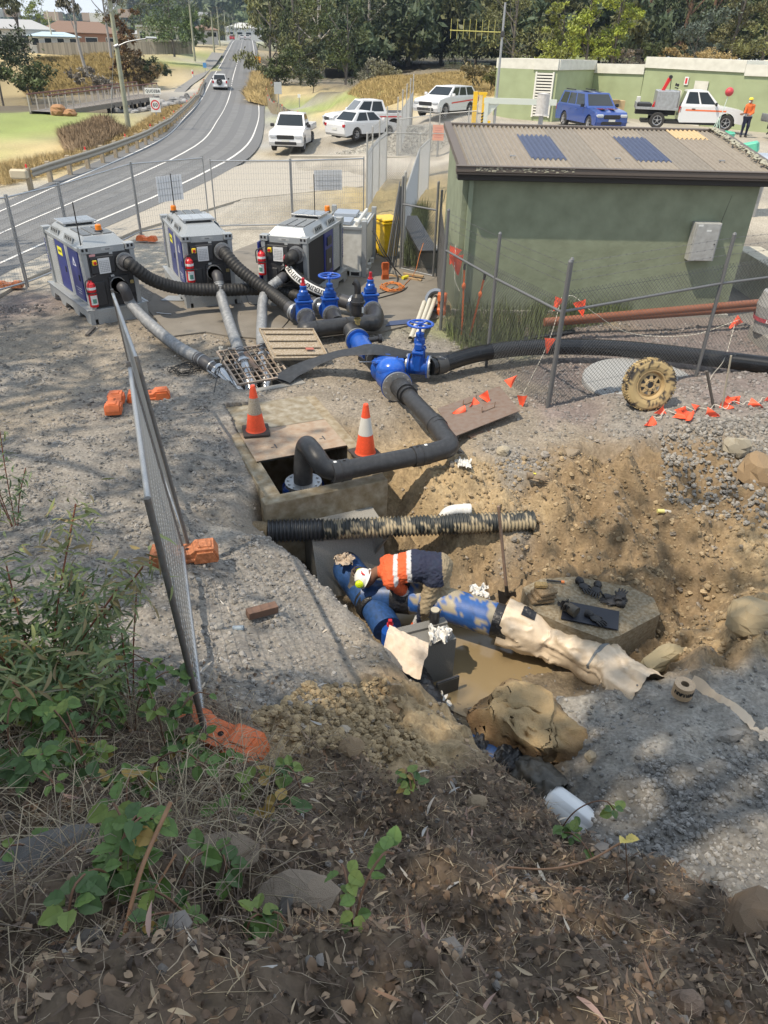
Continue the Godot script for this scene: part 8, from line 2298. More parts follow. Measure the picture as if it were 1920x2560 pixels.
func vehicles()->void:
	var wh:=paint("white car paint",C(0.66,0.665,0.67))
	car("flatbed_ute","white flatbed ute parked on the dirt beside the road, facing the camera","ute",V(-6.1,0,-44.95),V(-5.95,0,-47.99),0.0,wh,"tray")
	car("sedan","white sedan parked in front of the white dual cab pickup","car",V(-0.9,0.806,-47.77),V(-2.23,0.581,-46.44),-0.75,wh,"sedan")
	car("pickup","white dual cab pickup with red side stripe and black bed cover behind the white sedan","pickup",V(-2.97,0.498,-49.94),V(-0.41,0.649,-50.99),0.8,wh,"pickup")
	car("wagon","white sport wagon with red side stripe parked above the pale stones","car",V(2.65,1.61,-50.06),V(4.5,1.71,-52.5),0.8,wh,"suv")
	car("canopy_ute","blue dual cab ute with canopy and red edged black stripes behind the shed","ute",V(10.25,1.43,-45.19),V(9.66,1.52,-47.63),-0.85,paint("blue car paint",C(0.02,0.06,0.26)),"canopy")
	car("service_ute","white service ute with silver tool box and red crane in front of the green building","ute",V(16.45,1.85,-43.09),V(13.97,1.78,-43.64),-0.85,wh,"service")
	car("road_wagon","white four wheel drive with spare wheel on its back driving up the road","car",V(-24.9,0,-117.5),V(-21.6,0,-98.7),0.0,wh,"jeep","cars on the road")
	for e in [[V(-63.2,7.19,-319.5),V(-61.4,6.78,-312.1),"red hatchback parked at the top of the road",C(0.5,0.02,0.03),"sedan"],[V(-63.9,7.34,-345.7),V(-62.8,7.02,-338.4),"white van like car at the crest, left of two on the road",C(0.5,0.5,0.5),"suv"],[V(-58,7.24,-324.3),V(-56.4,6.81,-315.7),"white car at the crest of the road, right of two",C(0.66,0.665,0.67),"suv"]]:
		var c:=car("distant_car",e[2],"car",e[0],e[1],0.0,paint("far paint %s" % e[2].left(5),e[3]),e[4],"cars on the road")
		c.position.y=(e[1] as Vector3).y
	var at:Vector3=gy(V(19.4,1.63,-41.77))
	var t:=thing("tray_trailer","silver tray back of a vehicle cut off by the right edge of the frame","trailer",at)
	var alu:=M("tray aluminium",C(0.5,0.51,0.52))
	var b:=MB.new(); b.box(V(0.6,0.85,0),V(2.6,0.08,1.8),0.01); put(b,"tray_floor",alu,t)
	b=MB.new(); b.box(V(0.6,1.02,0.9),V(2.6,0.3,0.04),0.01); put(b,"tray_side",alu,t)
	b=MB.new(); b.box(V(-0.7,1.02,0),V(0.04,0.3,1.8),0.01); put(b,"tailgate",alu,t)
	b=MB.new(); b.box(V(-0.72,0.72,0.6),V(0.06,0.14,0.3),0.02); put(b,"tail_light",M("tail red",C(0.4,0.01,0.015)),t)
	b=MB.new(); b.box(V(0.6,0.6,0),V(2.2,0.2,0.8)); b.obox(V(-0.4,0.7,0.3),V(-0.75,0.3,0.3),0.06,0.06); put(b,"chassis",M("black trim",C(0.02,0.02,0.022)),t)
	for z in [-0.75,0.75]:
		b=MB.new(); b.cyl(V(0.8,0.38,z-0.1),V(0.8,0.38,z+0.1),0.38,24); put(b,"wheel",M("tyre",C(0.035,0.034,0.033)),t)
func pole(nm:String,label:String,at:Vector3,h:float,r:float,m:Material,arm:=0.0,turn:=0.0,cat:="power pole",group:="")->Node3D:
	var t:=thing(nm,label,cat,at,turn,group)
	var b:=MB.new(); b.cyl(V(0,-0.3,0),V(0,h,0),r,12,r*0.7); put(b,"pole",m,t)
	if arm>0.0:
		var dm:=M("dark arm timber",C(0.1,0.085,0.07),0.85)
		b=MB.new(); b.box(V(0,h-0.35,r),V(arm,0.11,0.1)); put(b,"cross_arm",dm,t)
		b=MB.new(); b.obox(V(-arm*0.3,h-0.38,r),V(0,h-1.0,r),0.05,0.03); b.obox(V(arm*0.3,h-0.38,r),V(0,h-1.0,r),0.05,0.03); put(b,"brace",galv(),t)
		for k in 3:
			b=MB.new(); b.X=Transform3D(Basis(),V(arm*(-0.44+0.44*k),h-0.29,r)); b.lathe([Vector2(0.03,0),Vector2(0.06,0.04),Vector2(0.04,0.08),Vector2(0.055,0.12),Vector2(0,0.16)],10); put(b,"insulator",dm,t)
	return t
func rail_run(label:String,pts:Array,every:float)->void:
	var t:=thing("guardrail",label,"guardrail",pts[0])
	var q:=resamp(curve(pts,0.5),every)
	for k in q.size():
		var p:=gy(q[k])
		var b:=mw(t); b.box(p+V(0,0.36,0),V(0.17,0.86,0.19),0.01); put(b,"post",M("guardrail timber",C(0.42,0.35,0.25),0.85,0,"streak",1.0),t)
		if k % 3==0:b=mw(t); b.box(p+V(0,0.86,0),V(0.06,0.13,0.05),0.005); put(b,"red_reflector",M("reflector red",C(0.7,0.04,0.04),0.4),t)
	var b:=mw(t)
	var prof:=[Vector2(0,-0.16),Vector2(0.07,-0.12),Vector2(0.07,-0.06),Vector2(0.01,0),Vector2(0.07,0.06),Vector2(0.07,0.12),Vector2(0,0.16)]
	b.grid(q.size()*2,12,func(u,v):
		var k:float=u*(q.size()-1.001)
		var i:=int(k)
		var p:=gy((q[i] as Vector3).lerp(q[i+1],k-i))
		var d:Vector3=(q[i+1]-q[i]).normalized()
		var s:float=v*5.999
		var pr:Vector2=prof[int(s)].lerp(prof[int(s)+1],fmod(s,1.0))
		return p+d.cross(U).normalized()*(0.12+pr.x)+V(0,0.6+pr.y,0))
	put(b,"beam",M("guardrail steel",C(0.36,0.33,0.27),0.55,0.4,"mottle",1.0),t)
	b=mw(t); b.box(gy(q[0])+V(-0.2,0.6,0.3),V(0.7,0.36,0.25),0.08); put(b,"end_piece",M("end piece",C(0.48,0.42,0.3),0.6),t)
func sign_on_post(nm:String,label:String,at:Vector3,h:float,w:float,ph:float,m:Material,back:=false)->Node3D:
	var t:=thing(nm,label,"sign",gy(at))
	var b:=MB.new(); b.cyl(V0,V(0,h,0),0.035,8); put(b,"post",galv(),t)
	b=MB.new(); b.box(V(0,h-ph*0.5+0.05,0.05),V(w,ph,0.02),0.004); put(b,"face",m,t)
	return t
func roadside()->void:
	rail_run("timber posted guardrail along the left side of the road",[V(-14.48,0.6,-30.63),V(-14.51,0.6,-33.07),V(-14.41,0.6,-36.98),V(-14.5,0.6,-42.38),V(-14.8,0.6,-47.61),V(-16.6,0.6,-60),V(-19.7,0.6,-77.9),V(-27.2,0.488,-115.8)],2.0)
	rail_run("short curved guardrail on the right side of the road",[V(-7.33,0.6,-59.25),V(-9,0.6,-64.1),V(-11,0.6,-71.8),V(-13,0.6,-81.8),V(-15.5,0.6,-96.8),V(-16.4,0.793,-106.5)],2.0)
	var pm:=M("weathered pole",C(0.36,0.37,0.27),0.85,0,"streak",0.6)
	var base:Vector3=V(-18.22,0,-54.54)
	var t:=pole("street_light_pole","tall greenish timber power pole with a lamp arm beside the lawn",gy(base),7.75,0.17,pm,1.6,0.15)
	var b:=MB.new(); b.tube(curve([V(0.1,4.95,0.1),V(0.8,5.2,0.1),V(2.0,5.4,0.1)],0.1),0.035,8); b.cyl(V(-0.1,4.9,0.12),V(0.15,5.0,0.12),0.1,10); put(b,"lamp_arm",galv(),t)
	b=MB.new(); b.box(V(2.25,5.44,0.1),V(0.7,0.12,0.22),0.05); put(b,"lamp_head",M("lamp grey",C(0.5,0.52,0.54),0.4),t)
	b=MB.new(); b.cyl(V(-1.3,0.0,-0.5),V(-0.1,5.3,0.0),0.012,6); b.cyl(V(-0.85,2.0,-0.31),V(-0.72,2.6,-0.26),0.05,8); put(b,"stay_wire",galv(),t)
	var tops:=[]
	for e in [[477,152,122,467,-2],[525,131,165,513,33],[539,116,205,531,22],[555,103,245,549,30],[565,98,280,558,39],[574,96,310,566,47],[583,96,345,576,60],[592,96,390,586,62]]:tops.append(e)
	var pts:=[V(-34.9,2.88,-143.5),V(-42.8,3.86,-195.1),V(-51.6,5.06,-243.4),V(-59.6,6.62,-291.9),V(-66.6,7.54,-334),V(-72.1,8.14,-370),V(-78.6,8.53,-411.8)]
	var hts:=[V(-35.8,11.66,-149.1),V(-44.2,11.4,-200),V(-52.8,14.06,-249.1),V(-60.7,14.96,-297.2),V(-67.9,15.24,-338.9),V(-73.8,15.21,-374.5),V(-80.1,14.31,-415.5)]
	var wire:=MB.new()
	var last:=gy(base)+V(0,7.4,0)
	for k in pts.size():
		var p:Vector3=pts[k]
		var h:float=hts[k].y-p.y
		pole("power_pole","pale timber power pole along the left of the road, number %s from the near one" % ["one","two","three","four","five","six","seven"][k],p,h,0.19,pm,2.2 if k % 2==0 else 1.8,0.2,"power pole","power poles receding along the road")
		var top:=p+V(0,h-0.3,0)
		for s in [-0.8,0.0,0.8]:
			var sag:=[]
			for i in 9:
				var u:=i/8.0
				sag.append(last.lerp(top,u)+V(s,-2.0*u*(1-u)*1.2,0))
			wire.wire(sag,0.014)
		last=top
	solo(wire,"power_lines",M("black cable",C(0.02,0.02,0.02)),"sagging power lines strung from pole to pole along the road","power line")
	for e in [[V(-63.1,5.3,-154.5),V(-63.9,9.48,-157.2),"leaning pale pole behind the paling fence, left of two"],[V(-66.8,6.53,-167.2),V(-67.6,10.05,-169.4),"leaning pale pole behind the paling fence, right of two"]]:
		pole("boat_pole",e[2],e[0]-V(0,2,0),e[1].y-e[0].y+2.0,0.16,M("cream pole",C(0.5,0.47,0.36),0.8),0.0,0.0,"pole")
	var wm:=M("sign white",C(0.7,0.7,0.68),0.5)
	var km:=M("black print",C(0.02,0.02,0.02))
	t=sign_on_post("place_sign","white QUOIBA place name sign with black letters beside the footbridge",V(-19.6,0,-65.8),2.15,1.28,0.42,wm)
	lettering("QUOIBA",0.3,km,t,Transform3D(Basis(),V(0,1.985,0.064)),"lettering",0.004)
	t=sign_on_post("speed_sign","white speed limit sign reading 60 in a red ring below the place sign",V(-19.2,0,-64.8)+V(0.05,0,0.3),1.55,0.78,1.0,wm)
	b=MB.new(); b.X=Transform3D(Basis(Vector3.RIGHT,PI/2),V(0,1.1,0.062)); b.lathe([Vector2(0.26,0.004),Vector2(0.35,0.004)],32); put(b,"red_ring",M("sign red",C(0.6,0.03,0.04),0.5),t)
	lettering("60",0.34,km,t,Transform3D(Basis(),V(0,1.1,0.064)),"lettering",0.004)
	sign_on_post("orange_sign","orange road works sign at the right side of the road up the hill",V(-27.2,0.955,-161.2),1.6,1.15,1.0,M("sign orange",C(0.85,0.33,0.01),0.5))
	sign_on_post("blue_sign","small blue sign at the guardrail end left of the road",V(-31.9,0.784,-137.4),1.4,0.55,0.7,M("sign blue",C(0.08,0.25,0.5),0.5))
	t=sign_on_post("sign_back","grey back of a road sign on a tall post behind the flatbed ute",V(-9.9,0,-67.6),2.2,0.62,0.85,M("sign back grey",C(0.45,0.46,0.46),0.5,0.3))
	sign_on_post("marker_sign","small white marker sign on a post right of the guardrail",V(-9.5,0,-78.3),1.05,0.25,0.3,wm)
	t=thing("path_bollard","red and white bollard standing on the path left of the road","bollard",gy(V(-32.2,0.536,-130.1)))
	b=MB.new(); b.cyl(V0,V(0,0.5,0),0.11,10); b.cyl(V(0,0.8,0),V(0,1.05,0),0.11,10); put(b,"white_post",wm,t)
	b=MB.new(); b.cyl(V(0,0.48,0),V(0,0.82,0),0.115,10); put(b,"red_band",M("sign red",C(0.6,0.03,0.04)),t)
	var pa:=[V(-25.5,-0.665,-89),V(-30.1,-0.373,-111.7),V(-31.8,0.354,-127.6),V(-36.8,1.43,-158),V(-43.2,2.69,-194.4)]
	var pb:=[V(-24.4,-0.64,-89),V(-28.8,-0.253,-114.2),V(-30.5,0.418,-130),V(-34.6,1.61,-158.1),V(-40.7,2.91,-194.5)]
	for k in 5:
		pa[k]=gy(pa[k]); pb[k]=gy(pb[k])
	strip("path",curve(pa,2.0).slice(0,30),resamp(curve(pb,2.0),1.0).slice(0,0)+curve(pb,2.0).slice(0,30),0.12,M("path grey",C(0.24,0.235,0.225),0.9,0,"mottle",0.5)) if false else strip("path",pa,pb,0.14,M("path grey",C(0.24,0.235,0.225),0.9,0,"mottle",0.5))
	var r0:Vector3=V(-27.4,0.25,-64.2)
	var r1:Vector3=V(-25.5,0.35,-87.3)
	var l0:Vector3=V(-29.3,0.25,-64.8)
	var l1:Vector3=V(-28.2,0.35,-89.2)
	t=thing("footbridge","timber footbridge with rusty handrails over the creek","bridge",r0)
	var tm:=M("bridge timber",C(0.21,0.19,0.17),0.85,0,"streak",0.8)
	b=mw(t)
	b.quad(l0,r0,r1,l1)
	for e in [[r0,r1],[l0,l1]]:b.obox(e[0]-V(0,0.2,0),e[1]-V(0,0.2,0),0.2,0.36)
	put(b,"deck",tm,t)
	for e in [[r0,r1],[l0,l1]]:
		b=mw(t); b.obox(e[0]+V(0,1.15,0),e[1]+V(0,1.15,0),0.12,0.09); put(b,"handrail",M("rusty rail",C(0.16,0.075,0.06),0.8),t)
		var n:=18
		for k in n+1:
			b=mw(t); var p:Vector3=e[0].lerp(e[1],float(k)/n); b.obox(p-V(0,0.1,0),p+V(0,1.12,0),0.08,0.08,0,V(1,0,0)); put(b,"baluster",M("grey baluster",C(0.4,0.37,0.34),0.7),t)
		b=mw(t)
		for k in 110:
			var p:Vector3=e[0].lerp(e[1],k/110.0)
			b.bar3(p+V(0,0.1,0),p+V(0,1.08,0),0.012)
		metas(put(b,"infill_bars",M("infill",C(0.2,0.18,0.17),0.7),t),"","","","stuff")
	for k in 6:
		b=mw(t); var p:Vector3=r0.lerp(r1,0.5+0.09*k); b.cyl(p-V(0,2.2,0),p-V(0,0.2,0),0.16,10); b.cyl(p-V(0.8,2.2,1.0),p-V(0.8,0.2,1.0),0.16,10); put(b,"pier",M("dark pier",C(0.055,0.05,0.045),0.9),t)
	var rr:=RandomNumberGenerator.new()
	rr.seed=8
	b=MB.new()
	var q0:Vector3=V(-25,-0.6,-77.5)
	var q1:Vector3=V(-24.3,-0.2,-93.9)
	for k in 130:
		var p:=gy(q0.lerp(q1,rr.randf())+V(rr.randf_range(-2.2,2.2),0,rr.randf_range(-3.5,4.0)))
		b.col=Color(0.2,0.2,0.2)*rr.randf_range(0.6,1.8)
		b.rock(p+V(0,0.1,0),V(rr.randf_range(0.25,0.6),rr.randf_range(0.2,0.45),rr.randf_range(0.25,0.6)),rr,7,5)
	metas(put(b,"rock_armour",VM("grey rocks",0.9,"mottle",1.0)),"grey rock armour piled at the end of the footbridge","","","stuff")
	for k in 2:
		b=MB.new(); b.rock(V0,V(0.75,0.5,0.6) if k==0 else V(0.6,0.32,0.5),rr,10,7); var o:=solo(b,"orange_boulder",M("orange rock",C(0.4,0.22,0.11),0.9,0,"mottle",1.0),["orange boulder at the near end of the footbridge, larger of two","orange boulder at the near end of the footbridge, flatter of two"][k],"boulder"); o.position=gy([V(-26.8,0.1,-64.2),V(-25.9,0.1,-64.1)][k])+V(0,0.2,0)
	b=MB.new()
	b.quad(V(-47.8,-1.24,-85),V(-27.8,-1.09,-86.3),V(-32.2,-1.22,-100.5),V(-58.7,-1.92,-104.8))
	for i in 4:b.v[i].y=-0.95
	struct(b,"creek_water",M("creek water",C(0.07,0.06,0.045),0.1))
	b=MB.new()
	b.quad(V(6.8,2.4,-131.3),V(14,2.56,-131.4),V(23.6,2.82,-224.1),V(11.5,2.54,-224))
	for i in 4:b.v[i].y=Hc(b.v[0].x,b.v[0].z)+0.1
	struct(b,"river_water",M("river water",C(0.16,0.15,0.11),0.12))
func wall_box(t:Node3D,a:Vector3,c:Vector3,h:float,band:float,g:Material,w:Material,top_extra:=0.0)->void:
	var d:=(c-a)
	d.y=0
	var L:=d.length()
	d=d/L
	var bk:=U.cross(d)*-1.0
	if bk.z>0:bk=-bk
	var b:=mw(t); b.obox(a+bk*2.0+V(0,(h-band)*0.5-0.2,0),c+bk*2.0+V(0,(h-band)*0.5-0.2,0),4.0,h-band+0.4); put(b,"wall",g,t)
	b=mw(t); b.obox(a+bk*1.98+V(0,h-band*0.5+0.003,0),c+bk*1.98+V(0,h-band*0.5+0.003,0),4.14,band); put(b,"parapet",w,t)
func building()->void:
	var P0:Vector3=V(8.04,1.57,-51.22)
	var P1:Vector3=V(9.37,1.58,-50.39)
	var P2:Vector3=V(12.8,1.59,-55.98)
	var P3:Vector3=V(15.25,1.64,-53.05)
	var P4:Vector3=V(19.32,1.59,-47.67)
	var P5:Vector3=V(23.26,1.61,-44.12)
	var t:=thing("pump_station_building","long pale green rendered building with a white parapet and louvred vents","building",P1)
	var g:=M("pale green render",C(0.37,0.43,0.25),0.85,0,"grunge",0.15,"b_fine",0.3)
	var w:=M("white parapet",C(0.72,0.71,0.63),0.8,0,"grunge",0.3)
	wall_box(t,P0,P1,3.2,0.55,g,w)
	wall_box(t,P1+V(0,0,-0.02),P2,3.17,0.52,g,w)
	wall_box(t,P2,P3,3.0,0.54,g,w)
	wall_box(t,P3+V(0,0,0.05),P4,3.4,0.58,g,w)
	wall_box(t,P4,P5,3.22,0.55,g,w)
	var lv:=M("louvre white",C(0.7,0.69,0.62),0.6)
	var d:=(P1-P0).normalized()
	var n:=V(-d.z,0,d.x)
	if n.z<0:n=-n
	var L:=P0.distance_to(P1)
	var b:=mw(t); rect(b,P0+d*L*0.18+n*0.01+V(0,0.2,0),d*L*0.66,V(0,2.3,0),0.01); put(b,"vent_recess",M("interior dark",C(0.012,0.012,0.014)),t)
	for k in 15:
		b=mw(t); var y:=0.25+k*0.157; b.obox(P0+d*L*0.18+n*0.06+V(0,y,0),P0+d*L*0.84+n*0.06+V(0,y,0),0.07,0.09); put(b,"louvre_blade",lv,t)
	b=mw(t); for e in [0.16,0.86]:b.obox(P0+d*L*e+n*0.06+V(0,0.15,0),P0+d*L*e+n*0.06+V(0,2.55,0),0.1,0.1,0,n)
	put(b,"vent_frame",lv,t)
	d=(P4-P3).normalized()
	n=V(-d.z,0,d.x)
	if n.z<0:n=-n
	var dp:=P3+d*P3.distance_to(P4)*0.56+n*0.06
	b=mw(t); rect(b,dp,d*0.9,V(0,2.3,0),0.05); put(b,"white_door",w,t)
	b=mw(t); rect(b,dp-d*0.75+V(0,2.05,0),d*0.27,V(0,0.42,0),0.02); var sg:=put(b,"notice",M("sign white",C(0.7,0.7,0.68)),t)
	b=mw(t); rect(b,dp-d*0.68+n*0.025+V(0,2.12,0),d*0.13,V(0,0.28,0),0.01); put(b,"red_symbol",M("sign red",C(0.6,0.03,0.04)),sg)
	b=MB.new(); b.X=Transform3D(Basis(),V(30.5,4.29,-70.8)); b.lathe([Vector2(3.5,-0.6),Vector2(3.2,0.0),Vector2(2.0,0.5),Vector2(0,0.8)],28); solo(b,"tank_roof",M("cream roof",C(0.62,0.54,0.36),0.7),"cream dome of a tank behind the right end of the green building","tank")
	t=thing("gantry","yellow and white lifting gantry frame left of the corrugated shed roof","gantry",gy(V(4.25,1.49,-45.24)))
	var ym:=M("safety yellow",C(0.78,0.48,0.02),0.5)
	var gw:=M("gantry white",C(0.58,0.62,0.56),0.5)
	var q0:Vector3=gy(V(4.12,1.45,-45.21))
	var q1:Vector3=gy(V(4.74,1.47,-45.22))
	for k in 2:
		b=mw(t); b.obox([q0,q1][k],[q0,q1][k]+V(0,[2.2,1.75][k],0),[0.28,0.28][k],0.22,0,V(1,0,0)); put(b,"column",[ym,gw][k],t)
	b=mw(t); b.obox(q0+V(0.15,2.12,0),q0+V(0.62,2.12,0),0.16,0.13); b.obox(q0+V(0.48,0,0),q0+V(0.48,2.05,0),0.16,0.16,0,V(1,0,0)); put(b,"yellow_frame",ym,t)
	b=mw(t); b.obox(q1+V(-0.15,1.8,0.01),q1+V(3.8,1.8,0.01),0.2,0.28); put(b,"beam",gw,t)
	b=mw(t); b.X=b.X*Transform3D(Basis(),q1+V(0.1,1.66,0.02)); b.prism(PackedVector2Array([Vector2(0,0),Vector2(0.62,0),Vector2(0,-0.62)]),-0.03,0.03); put(b,"gusset",gw,t)
	b=mw(t)
	for k in 6:b.obox(q0+V(0.39,0.4+k*0.15,0.09),q0+V(0.57,0.5+k*0.15,0.09),0.02,0.06)
	put(b,"hazard_stripe",M("black print",C(0.02,0.02,0.02)),t)
	b=mw(t); b.obox(q1+V(0.22,0,0.1),q1+V(0.22,0.85,0.1),0.14,0.14,0,V(1,0,0)); put(b,"yellow_guard",ym,t)
	var mp:Vector3=gy(V(5.27,1.59,-45.3))
	t=pole("antenna_mast","grey steel mast with a yellow aerial behind the shed roof",mp,6.2,0.075,M("mast grey",C(0.36,0.37,0.38),0.5,0.5),0.0,0.0,"mast")
	b=MB.new(); b.cyl(V(-2.75,4.95,0),V(-0.06,4.92,0),0.024,8)
	for k in 8:b.cyl(V(-2.7+k*0.325,4.95-0.36,0),V(-2.7+k*0.325,4.95+0.5,0),0.014,6)
	put(b,"aerial",M("aerial yellow",C(0.45,0.42,0.12),0.5),t)
	b=MB.new(); b.box(V(0,4.85,0.03),V(0.2,0.28,0.2),0.05); put(b,"clamp",darkmetal(),t)
	t=thing("white_cylinder","white cylinder tank on a grey post behind the shed roof","tank",gy(V(7.19,1.43,-41.64)))
	t.scale=Vector3.ONE*0.62
	b=MB.new(); b.cyl(V0,V(0,1.9,0),0.19,12); put(b,"post",M("mast grey",C(0.36,0.37,0.38)),t)
	b=MB.new(); b.lathe([Vector2(0,1.85),Vector2(0.58,1.85),Vector2(0.58,1.9),Vector2(0.5,1.93),Vector2(0.5,3.35),Vector2(0.53,3.38),Vector2(0.0,3.45)],24); put(b,"cylinder",M("tank white",C(0.58,0.57,0.56),0.5,0,"streak",0.8),t)
	var gm:=M("mint plastic",C(0.12,0.52,0.36),0.5,0,"grunge",0.6)
	t=thing("green_tub","large mint green plastic tub behind the shed roof, beside the service ute","tub",gy(V(14.71,1.8,-38.31)))
	b=MB.new(); b.lathe([Vector2(0.95,0.7),Vector2(1.0,0.66),Vector2(0.92,0.0),Vector2(0,0.0)],32); b.lathe([Vector2(0.95,0.7),Vector2(0.9,0.4),Vector2(0,0.36)],32); put(b,"tub",gm,t)
	t=thing("green_trough","mint green plastic trough lying on the asphalt right of the shed roof","tub",gy(V(15.11,1.52,-35.76)),-0.5)
	b=MB.new(); b.X=Transform3D(Basis(V(0,0,1),0.25),V(0,0.4,0)); b.box(V0,V(1.5,0.5,0.8),0.1); put(b,"trough",gm,t)
	t=thing("float_stand","red ball float on a white tripod rod in front of the service ute","float",gy(V(15.1,1.86,-39.06))+V(0,0.5,0))
	t.scale=Vector3.ONE*0.72
	b=MB.new()
	for k in 3:b.cyl(V(cos(k*2.1)*0.35,0,sin(k*2.1)*0.35),V(0.05,0.9,0),0.025,8)
	b.cyl(V(0.05,0.2,0),V(0.3,2.2,0),0.028,8); put(b,"tripod_rod",M("gantry white",C(0.58,0.62,0.56)),t)
	b=MB.new(); b.blob(V(0.31,2.38,0),V(0.26,0.26,0.26),0.0,1,noise,20,12); put(b,"ball",M("float red",C(0.5,0.05,0.06),0.5),t)
	t=thing("cardboard_box","open cardboard box standing behind the blue ute","box",gy(V(13.02,1.62,-50.07)))
	t.scale=Vector3.ONE*0.75
	b=MB.new(); b.box(V(0,1.0,0),V(1.3,1.2,0.8),0.01); put(b,"box",M("cardboard pale",C(0.5,0.37,0.2),0.85),t)
	b=MB.new(); b.obox(V(-0.9,1.75,0.3),V(0.2,1.62,0.3),0.5,0.02); put(b,"flap",M("cardboard pale",C(0.5,0.37,0.2)),t)
	t=sign_on_post("orange_notice","faded orange notice on posts in the pale stones behind the chain link fence",V(2.14,0.315,-43.77),1.6,0.6,0.75,M("faded orange",C(0.68,0.3,0.2),0.6))
	b=MB.new()
	for k in 5:b.box(V(0,1.5-k*0.11,0.062),V(0.42-0.08*(k % 2),0.035,0.003))
	put(b,"print_line",M("red faint print",C(0.5,0.16,0.12),0.6),t)
	stones("pale_stones","pale stones covering the slope between the fences",[V(-4.28,0,-43.73),V(0.34,0,-43.7),V(4.81,0,-46.91),V(5.79,1.7,-48.93),V(4.11,1.6,-48.63),V(0.55,1.25,-48.41),V(-1.96,0.377,-46.07)],6000,0.06,0.16,Color(0.42,0.4,0.35),41)
func stones(nm:String,label:String,poly3:Array,n:int,s0:float,s1:float,col:Color,sd:int)->void:
	var r:=RandomNumberGenerator.new()
	r.seed=sd
	var pg:=PackedVector2Array()
	var lo:=Vector2.INF
	var hi:=-Vector2.INF
	for q in poly3:
		pg.append(Vector2(q.x,q.z)); lo=lo.min(pg[-1]); hi=hi.max(pg[-1])
	var b:=MB.new(); b.rock(V0,V(0.5,0.36,0.5),r,6,4,9)
	var tf:=[]
	var cl:=[]
	var guard:=0
	while tf.size()<n and guard<n*8:
		guard+=1
		var p:=Vector2(r.randf_range(lo.x,hi.x),r.randf_range(lo.y,hi.y))
		if not Geometry2D.is_point_in_polygon(p,pg):continue
		var s:=lerpf(s0,s1,r.randf()*r.randf())
		tf.append(Transform3D(Basis.from_euler(V(r.randf_range(-0.5,0.5),r.randf()*TAU,r.randf_range(-0.5,0.5))).scaled(Vector3.ONE*s*1.2),V(p.x,H(p.x,p.y)+s*0.12,p.y)))
		cl.append(col*r.randf_range(0.6,1.4))
	multi(b,nm,label,tf,cl,VM("loose stone",0.92,"mottle",3.0))
func multi(b:MB,nm:String,label:String,tf:Array,cl:Array,m:Material)->void:
	var mm:=MultiMesh.new()
	mm.transform_format=MultiMesh.TRANSFORM_3D
	mm.use_colors=true
	mm.mesh=b.mesh()
	mm.instance_count=tf.size()
	for i in tf.size():
		mm.set_instance_transform(i,tf[i]); mm.set_instance_color(i,cl[i])
	var o:=MultiMeshInstance3D.new()
	o.multimesh=mm
	o.material_override=m
	o.name=numbered(nm)
	add_child(o)
	metas(o,label,"","","stuff")
func house(label:String,at:Vector3,turn:float,w:float,d:float,h:float,rh:float,wall:Material,rf:Material,flat:=false)->void:
	var t:=thing("house",label,"house",at,turn)
	var b:=MB.new(); b.box(V(0,h*0.5-0.5,0),V(w,h+1.0,d)); put(b,"wall",wall,t)
	b=MB.new()
	var e:=0.5
	var x:=w*0.5+e
	var z:=d*0.5+e
	if flat:b.box(V(0,h+rh*0.5,0),V(w+e,rh,d+e))
	else:
		var k:=minf(x,z)*0.95
		var A:=V(-x+k,h+rh,0)
		var B:=V(x-k,h+rh,0)
		b.quad(V(-x,h,z),V(x,h,z),B,A); b.quad(V(x,h,-z),V(-x,h,-z),A,B)
		b.tri3(V(x,h,z),V(x,h,-z),B); b.tri3(V(-x,h,-z),V(-x,h,z),A)
		b.box(V(0,h-0.06,0),V(w+0.9,0.1,d+0.9))
	put(b,"roof",rf,t)
	for k in 4:
		b=MB.new(); var wx:=-w*0.5+w*(k+0.5)/4.0; b.box(V(wx,h*0.55,d*0.5+0.03),V(w*0.15,1.3,0.06)); var wi:=put(b,"window",M("window frame white",C(0.65,0.65,0.62),0.5),t)
		b=MB.new(); b.box(V(wx,h*0.55,d*0.5+0.065),V(w*0.15-0.16,1.1,0.02)); put(b,"pane",M("car glass",C(0.02,0.025,0.028)),wi)
